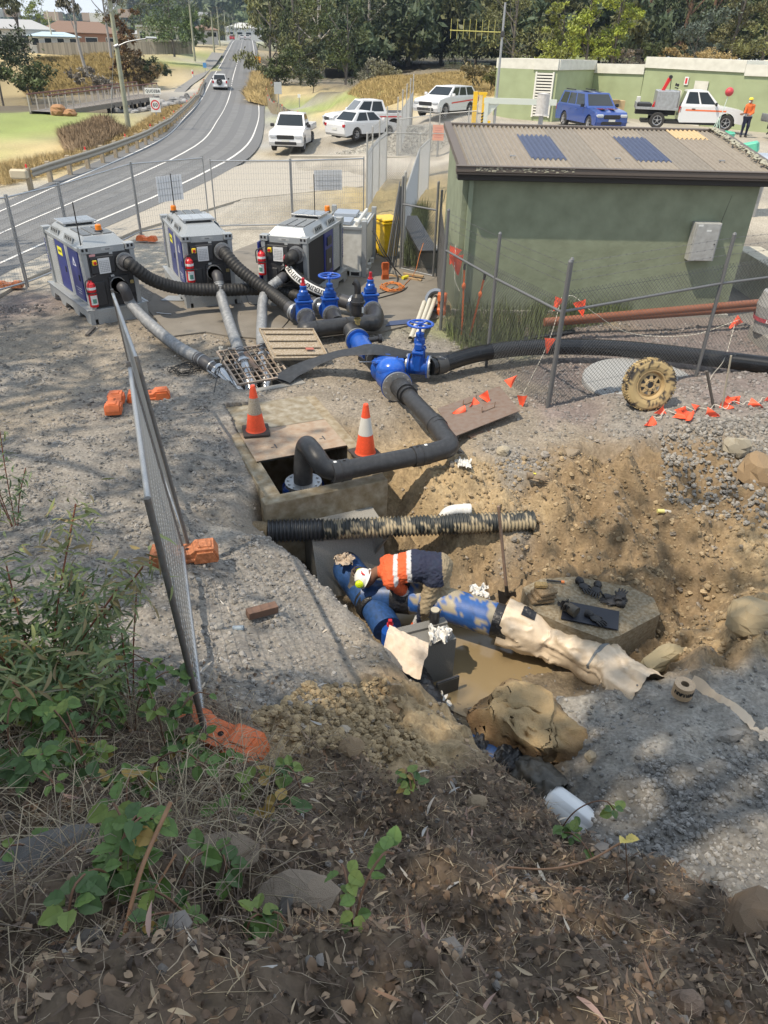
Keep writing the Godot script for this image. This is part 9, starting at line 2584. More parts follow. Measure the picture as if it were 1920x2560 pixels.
func houses()->void:
	var wm:=M("white weatherboard",C(0.46,0.46,0.44),0.8)
	var cm:=M("cream wall",C(0.42,0.39,0.31),0.8)
	var bm:=M("brick wall",C(0.36,0.2,0.14),0.85,0,"mottle",0.4)
	var tr:=M("brown tile roof",C(0.23,0.15,0.11),0.85,0,"mottle",0.3)
	var gr:=M("grey roof",C(0.36,0.36,0.36),0.6)
	house("cream and brick house with a brown hipped roof behind the paling fence",V(-62.9,4.27,-168.1)-V(0,0.8,0),0.35,15.0,8.0,2.9,1.9,bm,tr)
	house("white house at the left edge behind the gum tree",V(-71.4,4.03,-159.6)-V(0,0.8,0),0.3,12.0,7.0,3.4,1.5,wm,gr)
	house("cream flat roofed house right of the rust coloured tree",V(-50.6,5.02,-178.1)-V(0,0.5,0),0.3,8.0,8.0,3.2,0.35,cm,wm,true)
	house("pale blue roofed carport in front of the brown roofed house",V(-63.4,4.33,-156.3)-V(0,0.6,0),0.35,8.5,5.0,1.9,0.7,wm,M("pale blue roof",C(0.4,0.5,0.56),0.5))
	house("white house with grey roof beside the road's power poles",V(-58.9,6.56,-256.2)-V(0,0.4,0),0.4,7.0,7.0,2.6,1.3,wm,tr)
	house("big white warehouse at the far end of the road",V(-92.1,9.18,-501.2)-V(0,1.5,0),0.25,20.0,16.0,6.0,2.6,wm,wm)
	house("white house low on the far slope left of the road",V(-75,5.53,-249.6)-V(0,0.8,0),0.3,9.0,8.0,2.4,1.2,wm,gr)
	var a:=[V(-71.2,2.6,-155.2),V(-59.8,2.95,-150.6),V(-49.8,3.26,-148.4),V(-42.8,3.48,-148.6),V(-37.1,3.67,-151.1)]
	var q:=resamp(a,0.16)
	var t:=thing("paling_fence","grey timber paling fence along the top of the far bank","fence",a[0])
	var b:=mw(t)
	var r:=RandomNumberGenerator.new()
	r.seed=3
	for p in q:
		b.col=Color(0.24,0.22,0.185)*r.randf_range(0.7,1.25)
		b.box(p+V(0,0.85+r.randf_range(-0.04,0.04),0),V(0.15,1.9,0.03))
	metas(put(b,"paling",VM("paling timber",0.9),t),"","","","stuff")
	b=mw(t)
	for k in a.size()-1:
		for y in [0.4,1.4]:b.obox(a[k]+V(0,y,-0.06),a[k+1]+V(0,y,-0.06),0.05,0.1)
	put(b,"rail",M("bridge timber",C(0.21,0.19,0.17)),t)
var LEAFM:={}
func crown(b:MB,blobs:Array,n:int,size:float,sd:int,col:Color,spread:=0.3,droop:=0.0)->void:
	var r:=RandomNumberGenerator.new()
	r.seed=sd
	var tot:=0.0
	for e in blobs:tot+=e[1].x*e[1].y
	for e in blobs:
		var c:Vector3=e[0]
		var R:Vector3=e[1]
		var m:=int(n*R.x*R.y/tot)
		var clumps:=maxi(5,m/45)
		for k in clumps:
			var d:=V(r.randfn(),r.randfn(),r.randfn()).normalized()
			if d.y<-0.4:d.y=-d.y*0.6
			var cc:=c+d*R*pow(r.randf_range(0.35,1.0),0.6)
			var tone:=r.randf_range(0.55,1.35)
			var cr:=(R.x+R.y)*0.5*spread*r.randf_range(0.6,1.25)
			for i in 45:
				var q:=cc+V(r.randfn(),r.randfn()*0.75,r.randfn())*cr*0.55
				if droop>0.0:q.y-=droop*r.randf()*cr
				var nn:=(V(r.randfn(),r.randfn()+0.7,r.randfn())).normalized()
				var u:=nn.cross(V(r.randfn(),r.randfn(),r.randfn())).normalized()
				if droop>0.0:u=(u*0.5+V(0,-1,0)).normalized()
				var w:=nn.cross(u).normalized()
				var s:=size*r.randf_range(0.6,1.4)
				b.col=col*(tone*r.randf_range(0.75,1.3))
				var o:=b.v.size()
				b.p(q-u*s,nn); b.p(q+w*s*0.4,nn); b.p(q+u*s,nn); b.p(q-w*s*0.4,nn)
				b.q4(o,o+1,o+2,o+3)
	b.col=Color.WHITE
func limbs(b:MB,h:float,r:float,lean:Vector3,blobs:Array,sd:int)->void:
	var g:=RandomNumberGenerator.new()
	g.seed=sd
	var pts:=[V(0,-0.5,0),lean*h*0.3+V(g.randf_range(-0.3,0.3),h*0.3,0),lean*h*0.65+V(g.randf_range(-0.4,0.4),h*0.62,g.randf_range(-0.3,0.3)),lean*h*0.9+V(0,h*0.88,0)]
	var q:=curve(pts,h/14.0)
	var rr:=[]
	for i in q.size():rr.append(lerpf(r,r*0.22,float(i)/(q.size()-1)))
	b.tube(q,rr,8)
	for e in blobs:
		var c:Vector3=e[0]
		var s:Vector3=q[clampi(int(q.size()*clampf((c.y-e[1].y)/h,0.25,0.85)),1,q.size()-2)]
		var w:=curve([s,s.lerp(c,0.5)+V(g.randf_range(-0.4,0.4),0.2,g.randf_range(-0.4,0.4)),c],h/12.0)
		var wr:=[]
		for i in w.size():wr.append(lerpf(r*0.42,r*0.1,float(i)/(w.size()-1)))
		b.tube(w,wr,6)
func tree(nm:String,label:String,at:Vector3,h:float,w:float,col:Color,n:int,sd:int,shape:="round",bark:=0,group:="trees round the site",leaf:=0.2)->void:
	var t:=thing(nm,label,"tree" if h>3.5 else "shrub",at,0.0,group)
	var r:=RandomNumberGenerator.new()
	r.seed=sd
	var blobs:=[]
	var lean:=V(r.randf_range(-0.06,0.06),0,r.randf_range(-0.05,0.05))
	if shape=="round":
		for k in 9:blobs.append([V(r.randf_range(-0.75,0.75)*w*0.5,minf(h,14.0)*(0.16+0.72*k/8.0),r.randf_range(-0.6,0.6)*w*0.5),V(w*0.28,h*0.16,w*0.28)*r.randf_range(0.8,1.2)])
	elif shape=="gum" and group.begins_with("trees of the wood"):
		for k in 11:blobs.append([lean*h*0.5+V(r.randf_range(-0.9,0.9)*w*0.5,1.5+11.0*k/10.0,r.randf_range(-0.6,0.6)*w*0.5),V(w*0.21,1.5,w*0.21)*r.randf_range(0.75,1.2)])
	elif shape=="gum":
		for k in 8:blobs.append([lean*h+V(r.randf_range(-0.8,0.8)*w*0.5,h*r.randf_range(0.5,0.98),r.randf_range(-0.8,0.8)*w*0.5),V(w*0.2,h*0.1,w*0.2)*r.randf_range(0.7,1.2)])
	elif shape=="tall":
		for k in 9:blobs.append([V(r.randf_range(-0.5,0.5)*w*0.5,h*(0.2+0.75*k/8.0),r.randf_range(-0.5,0.5)*w*0.5),V(w*0.3,h*0.09,w*0.3)*r.randf_range(0.8,1.2)*(1.0-0.4*k/8.0)])
	else:
		for k in 6:blobs.append([V(r.randf_range(-0.7,0.7)*w*0.5,h*r.randf_range(0.25,0.75),r.randf_range(-0.7,0.7)*w*0.4),V(w*0.26,h*0.25,w*0.26)*r.randf_range(0.8,1.2)])
	var b:=MB.new(); limbs(b,h,maxf(0.05,h*0.018),lean,blobs,sd); put(b,"trunk",M(["grey bark","pale bark","brown bark"][bark],[C(0.14,0.125,0.11),C(0.42,0.39,0.35),C(0.17,0.1,0.06)][bark],0.9,0,"streak",0.6),t)
	b=MB.new(); crown(b,blobs,n,leaf,sd+1,col,0.36,0.5 if shape=="gum" else 0.0)
	put(b,"crown",leafy(VM("foliage",0.6),0.35),t)
func trees()->void:
	var D1:=Color(0.040,0.055,0.018)
	var D2:=Color(0.07,0.09,0.025)
	var OL:=Color(0.125,0.13,0.04)
	var YG:=Color(0.22,0.25,0.04)
	var BG:=Color(0.085,0.110,0.085)
	var RU:=Color(0.150,0.085,0.030)
	var GY:=Color(0.16,0.155,0.105)
	var k:=0
	for e in [
		["roadside gum hanging over the right of the road with dead creeper",V(-21.1,0.155,-137),15.0,9.0,OL,3600,"gum",0],["dark roadside wattle right of the road behind the dry grass",V(-16.6,-0.2,-115.4),8.0,7.0,D2,3000,"bush",0],["tall dark gum behind the roadside wattle",V(-16.7,0.114,-129.8),20.0,10.0,D1,3600,"gum",0],
		["yellow green creeper covered tree left of the blackwood",V(-14.1,0.154,-120.3),11.0,6.0,OL,2600,"round",0],["dense lumpy blackwood standing at the creek bank",V(-7.6,0.109,-113.2),11.5,8.5,D2,4400,"round",0],["dark gum with bare trunk behind the blackwood",V(-13.2,0.259,-145.3),24.0,11.0,D1,3400,"gum",1],
		["pale trunked gum right of the blackwood",V(-6.2,0.856,-151.7),25.0,12.0,D2,3600,"gum",1],["dark spreading tree low over the creek",V(-2.2,1.31,-149.6),13.0,14.0,D1,3800,"round",0],["tall gum on the far creek bank with light crown",V(1.6,1.48,-175.8),27.0,13.0,Color(0.07,0.09,0.035),3800,"gum",1],
		["mid green gum beyond the river bend",V(9.6,1.89,-205.7),27.0,15.0,Color(0.075,0.1,0.04),3400,"gum",1],["olive tree left of the aerial mast",V(14.7,2.15,-164.4),18.0,11.0,D2,3400,"round",0],["broad olive tree right of the aerial mast",V(17.4,2.49,-131.3),16.0,13.0,OL,4400,"round",0],
		["yellow green willow left of the brighter pair",V(21.9,3.14,-117.5),8.5,6.5,YG,3600,"tall",0],["bright lime willow behind the left parapet, left of two",V(24.2,3.32,-111.7),11.5,7.0,Color(0.27,0.32,0.045),5200,"tall",0],["bright lime willow behind the left parapet, right of two",V(27.5,3.48,-111.8),11.0,6.5,Color(0.26,0.31,0.045),5200,"tall",0],
		["tall dark gum in the middle of the far wood",V(41.6,3.13,-147.2),26.0,12.0,D1,4200,"gum",2],["tall dark gum with leaning reddish trunk",V(45.3,3.5,-141.5),25.0,11.0,D1,4200,"gum",2],["blue green wattle behind the white door",V(41.8,3.9,-122.7),7.0,7.5,BG,3400,"round",0],["slim gum with orange trunk above the service ute",V(51.1,3.76,-144),24.0,9.0,D2,3000,"gum",2],
		["olive brown sheoak at the upper right",V(47.2,3.72,-123.8),15.0,9.0,Color(0.13,0.125,0.045),4200,"tall",0],["yellowish sheoak at the right edge",V(49.7,3.7,-117.9),14.0,9.0,OL,4200,"tall",0],["dark tree beyond the right edge behind the sheoaks",V(63.3,3.75,-141.6),20.0,13.0,D2,3600,"round",0],
		["olive tree filling the gap behind the broad olive tree",V(24.5,2.98,-153),17.0,12.0,Color(0.1,0.105,0.045),3600,"round",0],["dark gum far behind the lime willows",V(40.7,3.1,-176.8),24.0,15.0,D2,3600,"round",0],["dark gum far behind the left of the wood",V(-20.5,-0.029,-186.7),28.0,17.0,D1,3800,"round",0],["dark gum far behind the middle of the wood",V(-5.9,0.871,-205.1),32.0,20.0,D1,3800,"round",0],["grey green gum far behind the mast",V(18.1,2,-241.4),32.0,22.0,D2,3600,"round",0],["tall back row gum above the dark middle gum",V(57.7,3.46,-188.9),32.0,20.0,D1,3800,"round",0],["back row gum behind the right sheoaks",V(76.3,3.75,-189.1),30.0,20.0,D2,3800,"round",0],["back row gum behind the river gum",V(7.4,0.675,-264.3),34.0,22.0,D2,3200,"round",0]]:
		tree("gum_tree" if e[6]=="gum" else ("willow_tree" if e[6]=="tall" else "dense_tree"),e[0],e[1]-V(0,0.5,0),e[2],e[3],e[4],e[5],100+k,e[6],e[7],"trees of the wood beyond the yard")
		k+=1
	for e in [["grey green shrub at the creek bank right of the blackwood",V(-3,1.67,-83.3),2.8,5.0,GY],["grey leafless looking shrub beside the grey green one",V(-1.1,1.93,-81.1),2.6,4.0,Color(0.19,0.18,0.1)],["dark low shrub left of the blackwood's foot",V(-10.2,0.563,-96.9),3.2,4.5,D1],["brownish shrub under the aerial mast",V(7,2.26,-64.7),2.2,4.5,Color(0.17,0.14,0.06)],["yellow green shrub left of the green building",V(8.6,2.53,-62.5),2.0,4.0,OL],["grey twiggy shrub above the parapet",V(30.3,3.53,-113),3.2,5.0,Color(0.22,0.18,0.13)],["small green shrub above the parapet beside dry reeds",V(33.6,4.15,-115.8),3.0,3.0,D2],["dry reed clump above the parapet",V(36.9,4.23,-115.8),2.4,5.0,Color(0.3,0.22,0.09)],["second dry reed clump above the parapet toward the right",V(42.4,4.31,-115.9),2.4,6.0,Color(0.33,0.25,0.11)],["hanging dead creeper at the roadside wattle",V(-18.6,-0.097,-120.2),3.4,3.0,Color(0.13,0.1,0.08)]]:
		tree("shrub",e[0],e[1],e[2],e[3],e[4],1500,300+k,"bush",0,"shrubs before the wood",0.13)
		k+=1
	for e in [["thin gum at the upper left with a leaning grey trunk",V(-57,2.18,-128.8),10.5,7.0,Color(0.1,0.11,0.05),2400,"gum",0],["gum with hanging grey strips left of the power pole",V(-43.6,1.51,-116.5),13.5,6.0,Color(0.11,0.105,0.07),2800,"gum",1],["tall pale gum right behind the power pole",V(-45.2,3.64,-132.1),13.0,5.5,Color(0.1,0.09,0.045),2200,"gum",1],["rust coloured tree right of the power pole",V(-37,0.656,-113.5),8.3,5.5,RU,3600,"tall",2],["pale green pepper tree in front of the paling fence",V(-39.7,3.79,-148.8),11.5,9.5,Color(0.13,0.18,0.07),6500,"round",0],["green round tree right of the pepper tree",V(-40.6,4.13,-165.6),6.5,6.5,Color(0.1,0.15,0.04),3600,"round",0],["bright green tree behind the leaning poles",V(-81.8,4.95,-195.8),8.5,8.0,Color(0.14,0.18,0.03),2600,"round",0],["grey pine above the white far house",V(-66.9,8.2,-275.1),13.0,11.0,D2,2000,"round",0],["dark bush at the left edge above the creek",V(-46.6,-0.254,-96.3),7.5,10.0,D1,3600,"bush",0],["dark green bush at the creek left of the footbridge",V(-40.6,-1.04,-91.1),4.2,7.0,D2,2600,"bush",0],["grey bare bush behind the footbridge",V(-38.2,-0.353,-103.4),3.4,5.0,Color(0.17,0.15,0.12),1500,"bush",0],["rusty bush in the middle of the far bank",V(-35.2,0.32,-111),4.0,5.0,Color(0.12,0.085,0.035),1800,"bush",2],["dark bush right of the rusty tree",V(-33.7,0.274,-113.3),3.6,5.0,D1,1600,"bush",0],["green tree left of the road beyond the pepper tree",V(-50.9,5.65,-220),6.0,6.5,D2,2600,"round",0],["olive tree by the small house near the crest",V(-58.1,6.3,-267.9),6.0,8.0,OL,2400,"round",0],["distant hedge tree at the road's crest",V(-65.5,7.09,-315.9),8.0,10.0,D2,1500,"round",0],["olive tree behind the brown roofed house",V(-70.2,5.34,-207.9),9.0,9.0,OL,1800,"round",0],["olive tree behind the cream house",V(-67.8,6.01,-226.2),9.0,8.0,D2,1800,"round",0]]:
		tree("gum_tree" if e[6]=="gum" else ("bush" if e[6]=="bush" else "garden_tree"),e[0],e[1]-V(0,0.2,0),e[2],e[3],e[4],e[5],500+k,e[6],e[7],"trees left of the road")
		k+=1
	for e in [[V(-16.5,0.5,-4.5),21.0,11],[V(-12.5,2.2,5.5),20.0,12],[V(-19.5,0.2,-12.5),20.0,13],[V(-4.5,3.2,6.5),19.0,14],[V(-8.2,3.0,2.2),18.0,15]]:
		var t:=thing("shade_gum","large gum tree beyond the edge of the frame shading the works, at %s" % ["the left","the rear left","the far left","the rear","the nearest left"][e[2]-11],"tree",e[0],0.0,"gums that shade the works")
		var r:=RandomNumberGenerator.new()
		r.seed=e[2]
		var blobs:=[]
		for i in 8:blobs.append([V(r.randf_range(-4.2,5.6),e[1]*r.randf_range(0.62,0.95),r.randf_range(-5.0,4.5)),V(2.3,1.2,2.3)*r.randf_range(0.8,1.25)])
		var b:=MB.new(); limbs(b,e[1],0.42,V(0.03,0,0),blobs,e[2]); put(b,"trunk",M("pale bark",C(0.42,0.39,0.35)),t)
		b=MB.new(); crown(b,blobs,5200,0.21,e[2]+50,D2,0.42,0.6); put(b,"crown",leafy(VM("foliage",0.6),0.35),t)
	var ur:=RandomNumberGenerator.new()
	ur.seed=71
	var ub:=MB.new()
	crown(ub,[[V(0,0.45,0),V(0.5,0.42,0.5)],[V(0.2,0.7,0.1),V(0.3,0.3,0.3)]],420,0.075,72,Color.WHITE,0.34)
	var tf:=[]
	var cl:=[]
	for i in 520:
		var u:=ur.randf()
		var px:=lerpf(0.0,1.0,u)
		var a:Vector3=V(-21.3,-0.316,-139)
		var c:Vector3=V(62.1,3.91,-132.2)
		var p:=a.lerp(c,px)
		p+=(p-V(0,5,0)).normalized()*ur.randf_range(0.0,95.0)
		if absf(p.x-lerpf(6.0,11.0,(-p.z-100.0)/100.0))<5.0 and p.z>-190:continue
		if onroad(p.x,p.z)>-50 or onroad(p.x-6.0,p.z)>-50:continue
		var back:=clampf((-p.z-125.0)/60.0,0.0,1.0)
		var s:=ur.randf_range(2.5,5.5)+back*ur.randf_range(4.0,16.0)
		tf.append(Transform3D(Basis(U,ur.randf()*TAU).scaled(V(s,s*ur.randf_range(0.9,1.4),s)),gy(p)-V(0,0.4,0)))
		cl.append([Color(0.04,0.055,0.018),Color(0.062,0.08,0.022),Color(0.085,0.09,0.03),Color(0.06,0.085,0.04)][ur.randi() % 4]*ur.randf_range(0.7,1.4))
	multi(ub,"wood_undergrowth","undergrowth and far trees closing the wood behind the yard",tf,cl,leafy(VM("foliage",0.6),0.35))
	grass("tall_dry_grass","tall straw coloured grass at the right side of the road",[V(-15.9,-0.096,-87),V(-13.3,-0.124,-82.2),V(-19.1,1.11,-121),V(-22.4,1.29,-130.6)],2600,0.6,1.2,Color(0.42,0.33,0.16),61)
	grass("brown_grass","brown dried grass mound between lawn and guardrail",[V(-16.56,0,-39.98),V(-15.89,0,-41.79),V(-17.33,0,-50.78),V(-20.88,0,-57.38),V(-19.9,0,-47.7)],3000,0.5,1.0,Color(0.27,0.2,0.13),62)
	grass("straw_grass","pale straw grass along the guardrail and bank",[V(-16.13,0,-31.18),V(-15.58,0,-32.87),V(-15.34,0,-40.25),V(-15.66,0,-53.88),V(-20.5,0,-78.2),V(-20.9,0,-72.7),V(-17.33,0,-50.78),V(-16.84,0,-39.92),V(-18.11,0,-35.36)],4200,0.25,0.6,Color(0.48,0.37,0.18),63)
	grass("bank_grass","brown and tan grass on the far bank of the creek",[V(-45.4,-0.835,-100.7),V(-35.1,-0.713,-110.3),V(-38.1,1.62,-135.5),V(-44.9,2.81,-137.5),V(-57.7,2.27,-133.6)],6000,0.5,1.2,Color(0.3,0.235,0.1),64)
	grass("meadow_grass","dry grass on the mound below the wood",[V(-4.3,1.17,-68.8),V(-0.8,1.69,-60.8),V(2.1,2.25,-61.2),V(7.1,2.42,-61.3),V(9.9,3.05,-77.1),V(6,3.15,-79.5),V(0.4,2.95,-77),V(-3.6,1.65,-76.2)],6000,0.15,0.4,Color(0.45,0.35,0.16),65)
	grass("fence_weeds","thin green weeds growing between the fence and the shed wall",[V(1.1,0,-14.48),V(1.65,0,-13.27),V(3.46,0,-14.93),V(5.32,0,-16.17),V(5.44,0,-16.63),V(1.41,0,-16.12)],520,0.15,0.6,Color(0.11,0.14,0.05),66)
	grass("gate_weeds","green weeds at the foot of the gate fence",[V(0.25,0,-20.27),V(0.58,0,-20.31),V(1.04,0,-26.38),V(0.69,0,-26.33)],260,0.4,1.0,Color(0.1,0.13,0.05),67)
func grass(nm:String,label:String,poly3:Array,n:int,h0:float,h1:float,col:Color,sd:int)->void:
	var r:=RandomNumberGenerator.new()
	r.seed=sd
	var pg:=PackedVector2Array()
	var lo:=Vector2.INF
	var hi:=-Vector2.INF
	for q in poly3:
		pg.append(Vector2(q.x,q.z)); lo=lo.min(pg[-1]); hi=hi.max(pg[-1])
	var b:=MB.new()
	for k in 16:
		var a:=r.randf()*TAU
		var d:=V(cos(a),0,sin(a))
		var o:=d*r.randf()*0.12
		var tip:=o+V(0,r.randf_range(0.6,1.0),0)+d*r.randf_range(0.1,0.45)
		var s:=d.cross(U)*0.009
		var mid:=o.lerp(tip,0.5)+V(0,0.12,0)
		var nn:=(d+U*0.6).normalized()
		b.q4(b.p(o-s,nn),b.p(o+s,nn),b.p(mid+s*0.8,nn),b.p(mid-s*0.8,nn))
		b.tri(b.p(mid-s*0.8,nn),b.p(mid+s*0.8,nn),b.p(tip,nn))
	var tf:=[]
	var cl:=[]
	var guard:=0
	while tf.size()<n and guard<n*12:
		guard+=1
		var p:=Vector2(r.randf_range(lo.x,hi.x),r.randf_range(lo.y,hi.y))
		if not Geometry2D.is_point_in_polygon(p,pg):continue
		var s:=r.randf_range(h0,h1)
		var far:=clampf((-p.y-30.0)/40.0,0.0,1.0)
		tf.append(Transform3D(Basis(U,r.randf()*TAU).scaled(V(s*(1.0+far*2.0),s,s*(1.0+far*2.0))),V(p.x,Hc(p.x,p.y)-0.02,p.y)))
		cl.append(col*r.randf_range(0.6,1.4))
	multi(b,nm,label,tf,cl,leafy(VM("grass blades",0.8),0.3))
func hill()->void:
	var f:=FastNoiseLite.new()
	f.seed=9
	f.frequency=0.0025
	var top:=func(x:float,z:float)->float:
		var rise:=smoothstep(-0.34,-0.25,x/-z)
		return 6.0+(20.0+120.0*rise)*smoothstep(-620.0,-1250.0,z+0.1*x)+14.0*f.get_noise_2d(x,z)*smoothstep(-620.0,-1000.0,z)
	var b:=MB.new()
	b.grid(70,30,func(u,v):
		var x:=lerpf(-1500.0,900.0,u)
		var z:=lerpf(-560.0,-1650.0,v)
		return V(x,top.call(x,z),z))
	struct(b,"hill",M("wooded hill",C(0.085,0.1,0.05),0.95,0,"mottle",0.01))
	var r:=RandomNumberGenerator.new()
	r.seed=91
	b=MB.new()
	crown(b,[[V(0,0.5,0),V(0.5,0.5,0.5)],[V(0.25,0.75,0.1),V(0.3,0.28,0.3)]],260,0.16,5,Color.WHITE,0.5)
	b.blob(V(0,0.45,0),V(0.42,0.48,0.42),0.3,2.0,noise,10,6)
	var tf:=[]
	var cl:=[]
	for k in 5200:
		var x:=lerpf(-1300.0,150.0,r.randf())
		var z:=lerpf(-560.0,-1500.0,pow(r.randf(),0.8))
		var s:=r.randf_range(11.0,24.0)*lerpf(0.35,1.0,smoothstep(-0.34,-0.25,x/-z))
		tf.append(Transform3D(Basis(U,r.randf()*TAU).scaled(V(s,s*1.15,s)),V(x,top.call(x,z)-2.0,z)))
		cl.append(Color(0.075,0.1,0.042)*r.randf_range(0.55,1.5))
	multi(b,"hill_forest","forest covering the distant hill",tf,cl,VM("foliage",0.6))
	b=MB.new()
	for k in 26:
		var x:=lerpf(-520.0,-150.0,r.randf())
		var z:=r.randf_range(-800.0,-640.0)
		b.col=[Color(0.6,0.58,0.52),Color(0.4,0.3,0.22),Color(0.6,0.6,0.6)][k % 3]
		b.box(V(x,top.call(x,z)+14.0,z),V(12,6,9))
	metas(put(b,"hill_houses",VM("far walls",0.8)),"pale far-off houses among the trees of the hill","","","stuff")
# ---------------------------------------------------------------- near plants, litter and stones
func gum_leaf(b:MB,L:float,w:float,bend:=0.3)->void:
	var o:=b.v.size()
	for i in 6:
		var u:=i/5.0
		var hw:=w*sin(PI*clampf(u*0.92+0.05,0,1))*(1.1-0.5*u)
		var c:=V(L*u,0.1*L*sin(u*3.0)*bend,L*bend*u*u)
		b.p(c+V(0,hw*0.25,-hw),V(0,1,0.3),Vector2(u,0)); b.p(c+V(0,hw*0.25,hw),V(0,1,-0.3),Vector2(u,1))
	for i in 5:b.q4(o+i*2,o+i*2+1,o+i*2+3,o+i*2+2)
func oval_leaf(sd:int)->ArrayMesh:
	var r:=RandomNumberGenerator.new()
	r.seed=sd
	var b:=MB.new()
	for s in [-1,1]:
		var o:=b.v.size()
		for i in 11:
			var u:=i/10.0
			var hw:=0.36*pow(sin(PI*pow(u,0.8)),0.8)*(1.0+0.1*(i % 2))
			var y:=-0.18*u*u+0.03*r.randf_range(-1,1)
			var k:=r.randf_range(0.8,1.15)
			b.col=Color(k,k,k)
			b.p(V(0,y,u),V(s*-0.35,1,0.2)); b.p(V(s*hw,y+hw*0.28+0.03*(i % 2),u),V(s*-0.35,1,0.2))
		for i in 10:b.q4(o+i*2,o+i*2+1,o+i*2+3,o+i*2+2)
	return b.mesh()
func inst(parent:Node3D,nm:String,mesh:Mesh,m:Material,tf:Transform3D)->void:
	var o:=MeshInstance3D.new()
	o.mesh=mesh
	o.material_override=m
	o.name=nm
	o.transform=tf
	parent.add_child(o,true)
func near_plants()->void:
	var r:=RandomNumberGenerator.new()
	r.seed=77
	var lm:=[oval_leaf(1),oval_leaf(2),oval_leaf(3)]
	var gms:=[leafy(VM("bramble leaf",0.55),0.5).duplicate(),leafy(VM("bramble leaf",0.55),0.5).duplicate(),leafy(VM("bramble leaf",0.55),0.5).duplicate(),leafy(VM("bramble leaf",0.55),0.5).duplicate()]
	var lc:=[C(0.095,0.17,0.035),C(0.055,0.11,0.028),C(0.16,0.22,0.045),C(0.3,0.2,0.05)]
	for k in 4:gms[k].albedo_color=lc[k]
	var stm:=M("bramble stem",C(0.16,0.085,0.05),0.7)
	var spots:=[[V(-2.44,1.25,-3.49),12,0.7],[V(-2.26,1.1,-3.79),12,0.6],[V(-1.96,1,-3.48),14,0.6],[V(-2.16,1.4,-2.93),14,0.55],[V(-1.84,1.5,-2.71),14,0.5],[V(-1.68,1,-3.28),13,0.5],[V(-1.36,1,-3.03),12,0.45],[V(-1.12,0.9,-3.05),9,0.35],[V(-1.89,1.75,-2.36),12,0.5],[V(-1.52,1.6,-2.41),12,0.45],[V(-1.23,1.5,-2.39),10,0.4],[V(-1.39,2.1,-1.8),7,0.25],[V(-0.91,2.3,-1.42),11,0.28],[V(-0.88,2.2,-1.53),9,0.24],[V(-0.63,2.05,-1.72),6,0.22],[V(-0.59,1.7,-2.16),7,0.3],[V(-0.58,1.2,-2.73),7,0.3],[V(-0.07,2.35,-1.26),5,0.25],[V(0.15,0.95,-2.85),5,0.25],[V(-0.4,2.3,-1.43),5,0.17],[V(-0.63,2.4,-1.32),6,0.2],[V(1.19,0.75,-2.9),6,0.4]]
	var places:=["at the left edge below the sapling","under the sapling's right side","left of the orange foot, upper patch","in the thick of the patch at the left edge","in the middle of the left patch","between the left patch and the orange foot","just below the orange foot","right below the orange foot, thin","low at the left edge","in the lower left patch","below the orange foot among straw","pale leaves over the dark rock at lower left","largest leaves beside the tall bare stem","beside the tall bare stem, right","between the two flat rocks","above the two flat rocks","on the bare soil right of the patch","single curled plant at the bottom centre","small sprig on the brown bank","right of the flat rocks","low in front of the flat rock","sprig at the bank edge by the white pipe"]
	for k in spots.size():
		var e:Array=spots[k]
		var at:Vector3=e[0]
		at.y=H(at.x,at.z)
		var t:=thing("bramble_plant","green bramble plant with toothed leaves "+places[k],"bramble",at,0,"brambles on the bank")
		var nst:=3 if e[1]>8 else 2
		for s in nst:
			var a:=r.randf()*TAU
			var d:Vector3=V(cos(a),0,sin(a))*e[2]*r.randf_range(0.5,1.0)
			var hh:float=e[2]*r.randf_range(0.6,1.1)
			var q:=curve([V(0,-0.05,0),d*0.25+V(0,hh*0.7,0),d*0.7+V(0,hh,0),d+V(0,hh*0.75,0)],0.04)
			var b:=MB.new(); b.tube(q,0.0045,5); put(b,"stem",stm,t)
			for i in int(e[1]):
				var p:Vector3=q[clampi(int(q.size()*r.randf_range(0.25,1.0)),1,q.size()-1)]
				var la:=r.randf()*TAU
				var sz:=r.randf_range(0.05,0.092)
				var mi:=0 if r.randf()<0.5 else (1 if r.randf()<0.55 else 2)
				if r.randf()<0.06:mi=3
				for w in ([0.0,1.1,-1.1] if i % 3==0 else [0.0]):
					var bs:=Basis(U,la+w)*Basis(Vector3.RIGHT,r.randf_range(-0.5,0.5))*Basis(V(0,0,1),r.randf_range(-0.5,0.5))
					inst(t,"leaf",lm[r.randi() % 3],gms[mi],Transform3D(bs.scaled(Vector3.ONE*sz),p+bs*V(0,0,0.02)))
	var gl:=MB.new()
	gum_leaf(gl,1.0,0.11,0.35)
	var gmesh:=gl.mesh()
	var sm:=[leafy(M("sapling leaf",C(0.11,0.165,0.06),0.5),0.5),leafy(M("sapling leaf light",C(0.19,0.22,0.08),0.5),0.5),leafy(M("sapling leaf bronze",C(0.22,0.17,0.07),0.5),0.5)]
